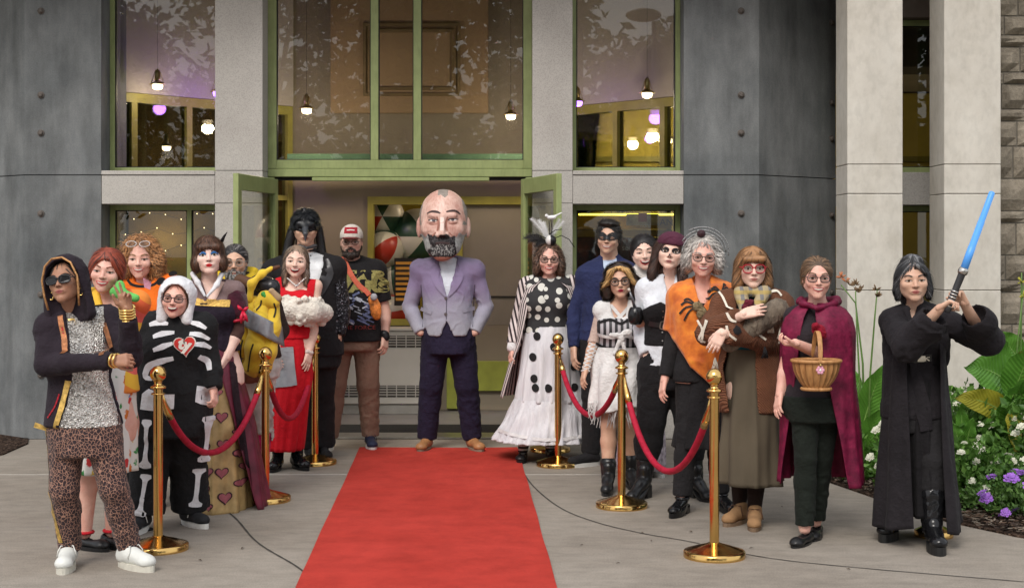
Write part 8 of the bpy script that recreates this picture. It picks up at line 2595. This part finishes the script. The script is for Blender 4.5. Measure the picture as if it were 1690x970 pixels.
canna(1420, 760, 10.3, 'tall canna beside the pale column between the crimson cape and the black robe', [(1425, 700, 1462, 585, .10, 0, -.15), (1420, 770, 1452, 660, .10, -.1, -.25), (1418, 740, 1408, 640, .07, .1, .1), (1425, 800, 1440, 690, .10, -.2, -.3), (1432, 700, 1458, 630, .08, .1, .05), (1420, 680, 1402, 590, .06, .1, .15), (1440, 820, 1452, 730, .08, -.3, -.35)],
      stems=[[(1424, 790, 0), (1420, 650, 0), (1414, 540, .02), (1412, 480, .02)], [(1428, 780, 0), (1424, 600, 0), (1412, 500, .05), (1388, 470, .05)], [(1432, 790, -.1), (1436, 620, -.1), (1444, 520, -.1), (1448, 476, -.1)]],
      flowers=[(1388, 458, .05, ORG), (1396, 465, .05, ORG), (1402, 470, .02, BRN), (1412, 470, .02, BRN), (1415, 482, .02, BRN), (1421, 478, .02, BRN), (1446, 478, -.1, BRN), (1448, 490, -.1, BRN)])
canna(1640, 700, 9.6, 'broad-leaved canna with large green leaves beside the stone wall', [(1675, 640, 1592, 588, .15, 0, -.3), (1660, 610, 1615, 552, .12, .1, -.1), (1670, 690, 1575, 640, .10, -.1, -.45, Y_, .1), (1685, 600, 1640, 538, .10, .2, .1), (1670, 660, 1712, 550, .14, -.1, -.3), (1680, 650, 1700, 610, .12, -.2, -.5), (1660, 730, 1660, 640, .10, -.15, -.3), (1672, 680, 1676, 735, .06, -.3, -.42, Y_, .3), (1650, 720, 1612, 690, .07, -.2, -.35), (1700, 700, 1740, 640, .14, 0, -.2)],
      stems=[[(1668, 770, 0), (1670, 680, 0), (1680, 560, .05), (1690, 470, .05)], [(1680, 780, .1), (1684, 650, .1), (1686, 470, .1), (1686, 450, .1)]], flowers=[(1686, 465, .1, mat('bud_yellow', (.35, .33, .04), .6)), (1688, 490, .05, mat('bud_yellow', (.35, .33, .04), .6))])
canna(1590, 760, 9.3, 'young canna with narrow upright leaves at the foot of the second column', [(1588, 740, 1586, 655, .05, 0, -.05), (1592, 750, 1606, 680, .05, 0, -.1), (1585, 745, 1573, 690, .05, -.05, -.1)], stems=[[(1590, 790, 0), (1589, 700, 0)]])
canna(1730, 760, 9.9, 'canna at the edge of the view against the stone wall', [(1730, 680, 1690, 590, .14, 0, -.2), (1735, 700, 1670, 640, .12, .1, -.1), (1740, 640, 1700, 540, .11, .1, 0)], stems=[[(1735, 790, 0), (1738, 640, 0)]])
canna(1475, 760, 10.9, 'canna behind the black robe against the column', [(1470, 720, 1482, 610, .09, 0, -.1), (1480, 740, 1500, 650, .09, 0, -.1), (1465, 740, 1455, 650, .08, .1, .1)], stems=[[(1474, 780, 0), (1476, 680, 0)]])

# leafy flowering mounds
M_LANT = leaf_mat('lantana_green', (.055, .14, .022), (.15, .30, .055), .5)
M_VERB = leaf_mat('verbena_green', (.06, .15, .03), (.14, .26, .06), .5)
def mound(cx, cy, rx, ry, rz, n, ls, m, label, name, fl_mesh, fl_m, nfl, seed, zmin=.02, fs=1.0):
    t = empty(name, (cx, cy, 0), label, 'flowering plant')
    rg = random.Random(seed)
    mb = MB()
    def surf(k=None):
        a = rg.uniform(0, 2 * math.pi); u = rg.uniform(0, 1) ** .8
        el = math.asin(u)
        b = 1 + .16 * math.sin(a * 3 + seed) * math.cos(el) + .12 * math.sin(a * 5 + el * 7 + seed * 2)
        return Vector((rx * math.cos(el) * math.cos(a) * b, ry * math.cos(el) * math.sin(a) * b, rz * math.sin(el) * b)), Vector((math.cos(el) * math.cos(a), math.cos(el) * math.sin(a), math.sin(el) + .2)).normalized()
    for i in range(n):
        p, nn = surf()
        p = p * rg.uniform(.55, 1.06)
        p.z = max(zmin, p.z + .02)
        d = (nn * .7 + Vector((rg.uniform(-1, 1), rg.uniform(-1, 1), rg.uniform(-.5, .7)))).normalized()
        sd = d.cross(Vector((rg.uniform(-1, 1), rg.uniform(-1, 1), rg.uniform(-1, 1)))).normalized()
        up = sd.cross(d)
        l = ls * rg.uniform(.6, 1.25); w = l * .34
        mb.add([p, p + d * l * .45 + sd * w + up * w * .3, p + d * l, p + d * l * .45 - sd * w + up * w * .3], [(0, 1, 2), (0, 2, 3)])
    o = mb.build('foliage', m, t)
    st = MB()
    for i in range(26):
        p, nn = surf()
        st.tube([(p.x * .15, p.y * .15, 0), (p.x * .6, p.y * .6, p.z * .5 + .03), tuple(p)], [.006, .004, .002], 5)
    st.build('stems', M_STEM, t)['kind'] = 'stuff'
    for i in range(nfl):
        p, nn = surf()
        if p.y > ry * .55: p.y = -p.y
        o = obj('flower_cluster', fl_mesh, fl_m, t, tuple(p * 1.05 + Vector((0, 0, .03))))
        o.rotation_euler = Vector((nn.x, nn.y - .5, nn.z + .4)).to_track_quat('Z', 'Y').to_euler()
        k = rg.uniform(.7, 1.25) * fs
        o.scale = (k, k, k)
    return t
def cluster(name, n, r, ps, seed, m):
    rg = random.Random(seed); mb = MB()
    for i in range(n):
        a = i * 2.4; rr_ = r * math.sqrt((i + .5) / n)
        c = Vector((rr_ * math.cos(a), rr_ * math.sin(a), .012 * (1 - (rr_ / r) ** 2) + rg.uniform(0, .004)))
        for k in range(5):
            b = k * 1.2566 + rg.uniform(-.2, .2)
            d = Vector((math.cos(b), math.sin(b), .25))
            s_ = Vector((-math.sin(b), math.cos(b), 0))
            mb.add([c, c + d * ps * .7 + s_ * ps * .42, c + d * ps, c + d * ps * .7 - s_ * ps * .42], [(0, 1, 2, 3)], 0)
    me = np_mesh(name, mb.v, mb.f, None, False)
    return me
FW = cluster('flower_cluster', 14, .026, .012, 1, None); FPm = cluster('flower_cluster', 14, .034, .014, 2, None)
M_FW = mat('petal_white', (.62, .62, .50), .7, .15, 60); M_FP = mat('petal_violet', (.30, .12, .52), .7, .3, 60)
def gxy(px, py):
    p = ground(px, py); return p.x, p.y
lx = [((3.05, 9.55), .55, .5, .62, 2600, 26, 'white-flowered bush behind the black robe, nearest the column'), ((3.72, 9.1), .62, .55, .66, 3200, 34, 'large white-flowered bush below the broad canna leaves'), ((4.35, 9.6), .6, .6, .7, 2200, 14, 'white-flowered bush at the edge of the view')]
for i, (c, rx, ry, rz, n, nf, lab) in enumerate(lx):
    mound(c[0], c[1], rx, ry, rz, int(n * 1.3), .068, M_LANT, lab, 'white_lantana', FW, M_FW, nf * 2, 10 + i)
mound(2.52, 10.15, .30, .32, .30, 1100, .05, M_LANT, 'low white-flowered plant between the crimson cape and the black robe', 'white_lantana', FW, M_FW, 12, 21)
mound(2.78, 9.35, .26, .3, .26, 900, .05, M_LANT, 'low white-flowered plant showing between the robe hem and boots', 'white_lantana', FW, M_FW, 10, 22)
mound(3.12, 8.72, .36, .30, .22, 1500, .035, M_VERB, 'violet verbena clump beside the black robe hem', 'violet_verbena', FPm, M_FP, 24, 31, fs=1.05)
mound(3.62, 8.38, .42, .32, .24, 1700, .035, M_VERB, 'violet verbena clump at the front of the bed by the edge of the view', 'violet_verbena', FPm, M_FP, 22, 32, fs=1.05)
mound(4.2, 8.3, .42, .32, .26, 1200, .035, M_VERB, 'violet verbena clump mostly outside the view', 'violet_verbena', FPm, M_FP, 10, 33)
mound(2.98, 9.05, .34, .30, .34, 1300, .05, M_LANT, 'white-flowered plant between the robe hem and the violet clumps', 'white_lantana', FW, M_FW, 14, 23)
mound(3.35, 8.25, .30, .16, .13, 900, .035, M_VERB, 'lowest violet verbena clump along the mulch edge', 'violet_verbena', FPm, M_FP, 12, 34)
# dark leafy ground behind
mound(3.4, 10.5, 1.2, .5, .45, 2500, .06, M_LANT, 'dark leafy shrub in front of the columns', 'leafy_shrub', FW, M_FW, 8, 41)
# scattered leaf bits on the walk
lit = MB(); rg = random.Random(9)
for x, y in ((1075, 893), (1110, 797), (1060, 880), (1290, 837), (1140, 878), (1020, 930), (400, 905), (330, 925), (1240, 905), (640, 960), (960, 900), (1400, 940)):
    p = ground(x, y); a = rg.uniform(0, 3)
    l, w = rg.uniform(.01, .03), rg.uniform(.004, .008)
    lit.add([(p.x - l * math.cos(a), p.y - l * math.sin(a), .005), (p.x + w * math.sin(a), p.y - w * math.cos(a), .010), (p.x + l * math.cos(a), p.y + l * math.sin(a), .006), (p.x - w * math.sin(a), p.y + w * math.cos(a), .008)], [(0, 1, 2, 3)])
tag(lit.build('leaf_litter', mat('dry_leaf', (.07, .05, .035), .9)), 'few dry leaf scraps lying on the walk', 'leaf litter', kind='stuff')

# ------------------------------------------------------------------ what the glass reflects: trees and a lamp post across the lawn
M_TREE = leaf_mat('tree_leaves', (.025, .055, .012), (.06, .11, .025), .55)
M_BARK = mat('tree_bark', (.06, .045, .035), .95, .3, 8, 30, .6)
TREES = {}
def tree(x, y, h, seed, label):
    t = empty('tree', (x, y, 0), label, 'tree', 'trees across the lawn')
    k = seed % 2
    if k not in TREES:
        rg = random.Random(100 + k)
        tr = MB()
        tr.tube([(0, 0, -.1), (.05, 0, 1.5), (.0, .1, 3.2), (.1, .1, 6)], [.26, .2, .16, .05], 8)
        lobes = []
        for i in range(17):
            a = rg.uniform(0, 6.28); r = rg.uniform(.5, 3.0); z = rg.uniform(3.0, 8.2)
            r *= 1 - .55 * max(0, (z - 5.5) / 3)
            c = Vector((r * math.cos(a), r * math.sin(a), z)); lobes.append((c, rg.uniform(.7, 1.25)))
            tr.tube([(.0, .1, min(z - .8, 4.5) * .8), (c.x * .5, c.y * .5, z - .7), tuple(c)], [.09, .06, .02], 6)
        lf = MB()
        for i in range(5200):
            c, r = rg.choice(lobes)
            d = Vector((rg.gauss(0, 1), rg.gauss(0, 1), rg.gauss(0, .8))).normalized()
            p = c + d * r * rg.uniform(.3, 1.1)
            a = Vector((rg.uniform(-1, 1), rg.uniform(-1, 1), rg.uniform(-1, .4))).normalized(); b = a.cross(Vector((rg.uniform(-1, 1), 1, rg.uniform(-1, 1)))).normalized()
            s_ = rg.uniform(.10, .22)
            lf.add([p, p + a * s_ + b * s_ * .45, p + a * s_ * 2, p + a * s_ - b * s_ * .45], [(0, 1, 2, 3)])
        TREES[k] = (np_mesh('trunk', tr.v, tr.f), np_mesh('crown', lf.v, lf.f, None, False))
    sc_ = h / 9.0
    for nm, me, m in (('trunk', TREES[k][0], M_BARK), ('crown', TREES[k][1], M_TREE)):
        o = obj(nm, me, m, t)
    t.scale = (sc_, sc_, sc_)
    t.rotation_euler.z = seed * 1.3
for i, (x, y, h) in enumerate(((-13, -17, 11), (-7.5, -20, 12.5), (-2.5, -15, 12), (2.0, -19, 12.5), (6.2, -16, 9.2), (10.5, -20, 11.5), (15.5, -17, 11), (-18, -22, 12))):
    tree(x, y, h, i, ('first', 'second', 'third', 'fourth', 'fifth', 'sixth', 'seventh', 'eighth')[(1, 2, 3, 4, 5, 6, 7, 0)[i]] + ' tree of the row across the lawn, counted along the glass reflection')
lp = empty('lamp_post', (3.3, -8.0, 0), 'dark street lamp across the lawn, mirrored in the upper window', 'street lamp')
MB().tube([(0, 0, 0), (0, 0, 3.5), (0, 0, 6.9)], [.09, .07, .06], 12).build('pole', mat('dark_metal', (.05, .045, .04), .5), lp, True)
MB().ell((-.25, 0, 7.05), (.42, .25, .16), 16, 10).build('lamp_head', mat('dark_metal', (.05, .045, .04), .5), lp, True)
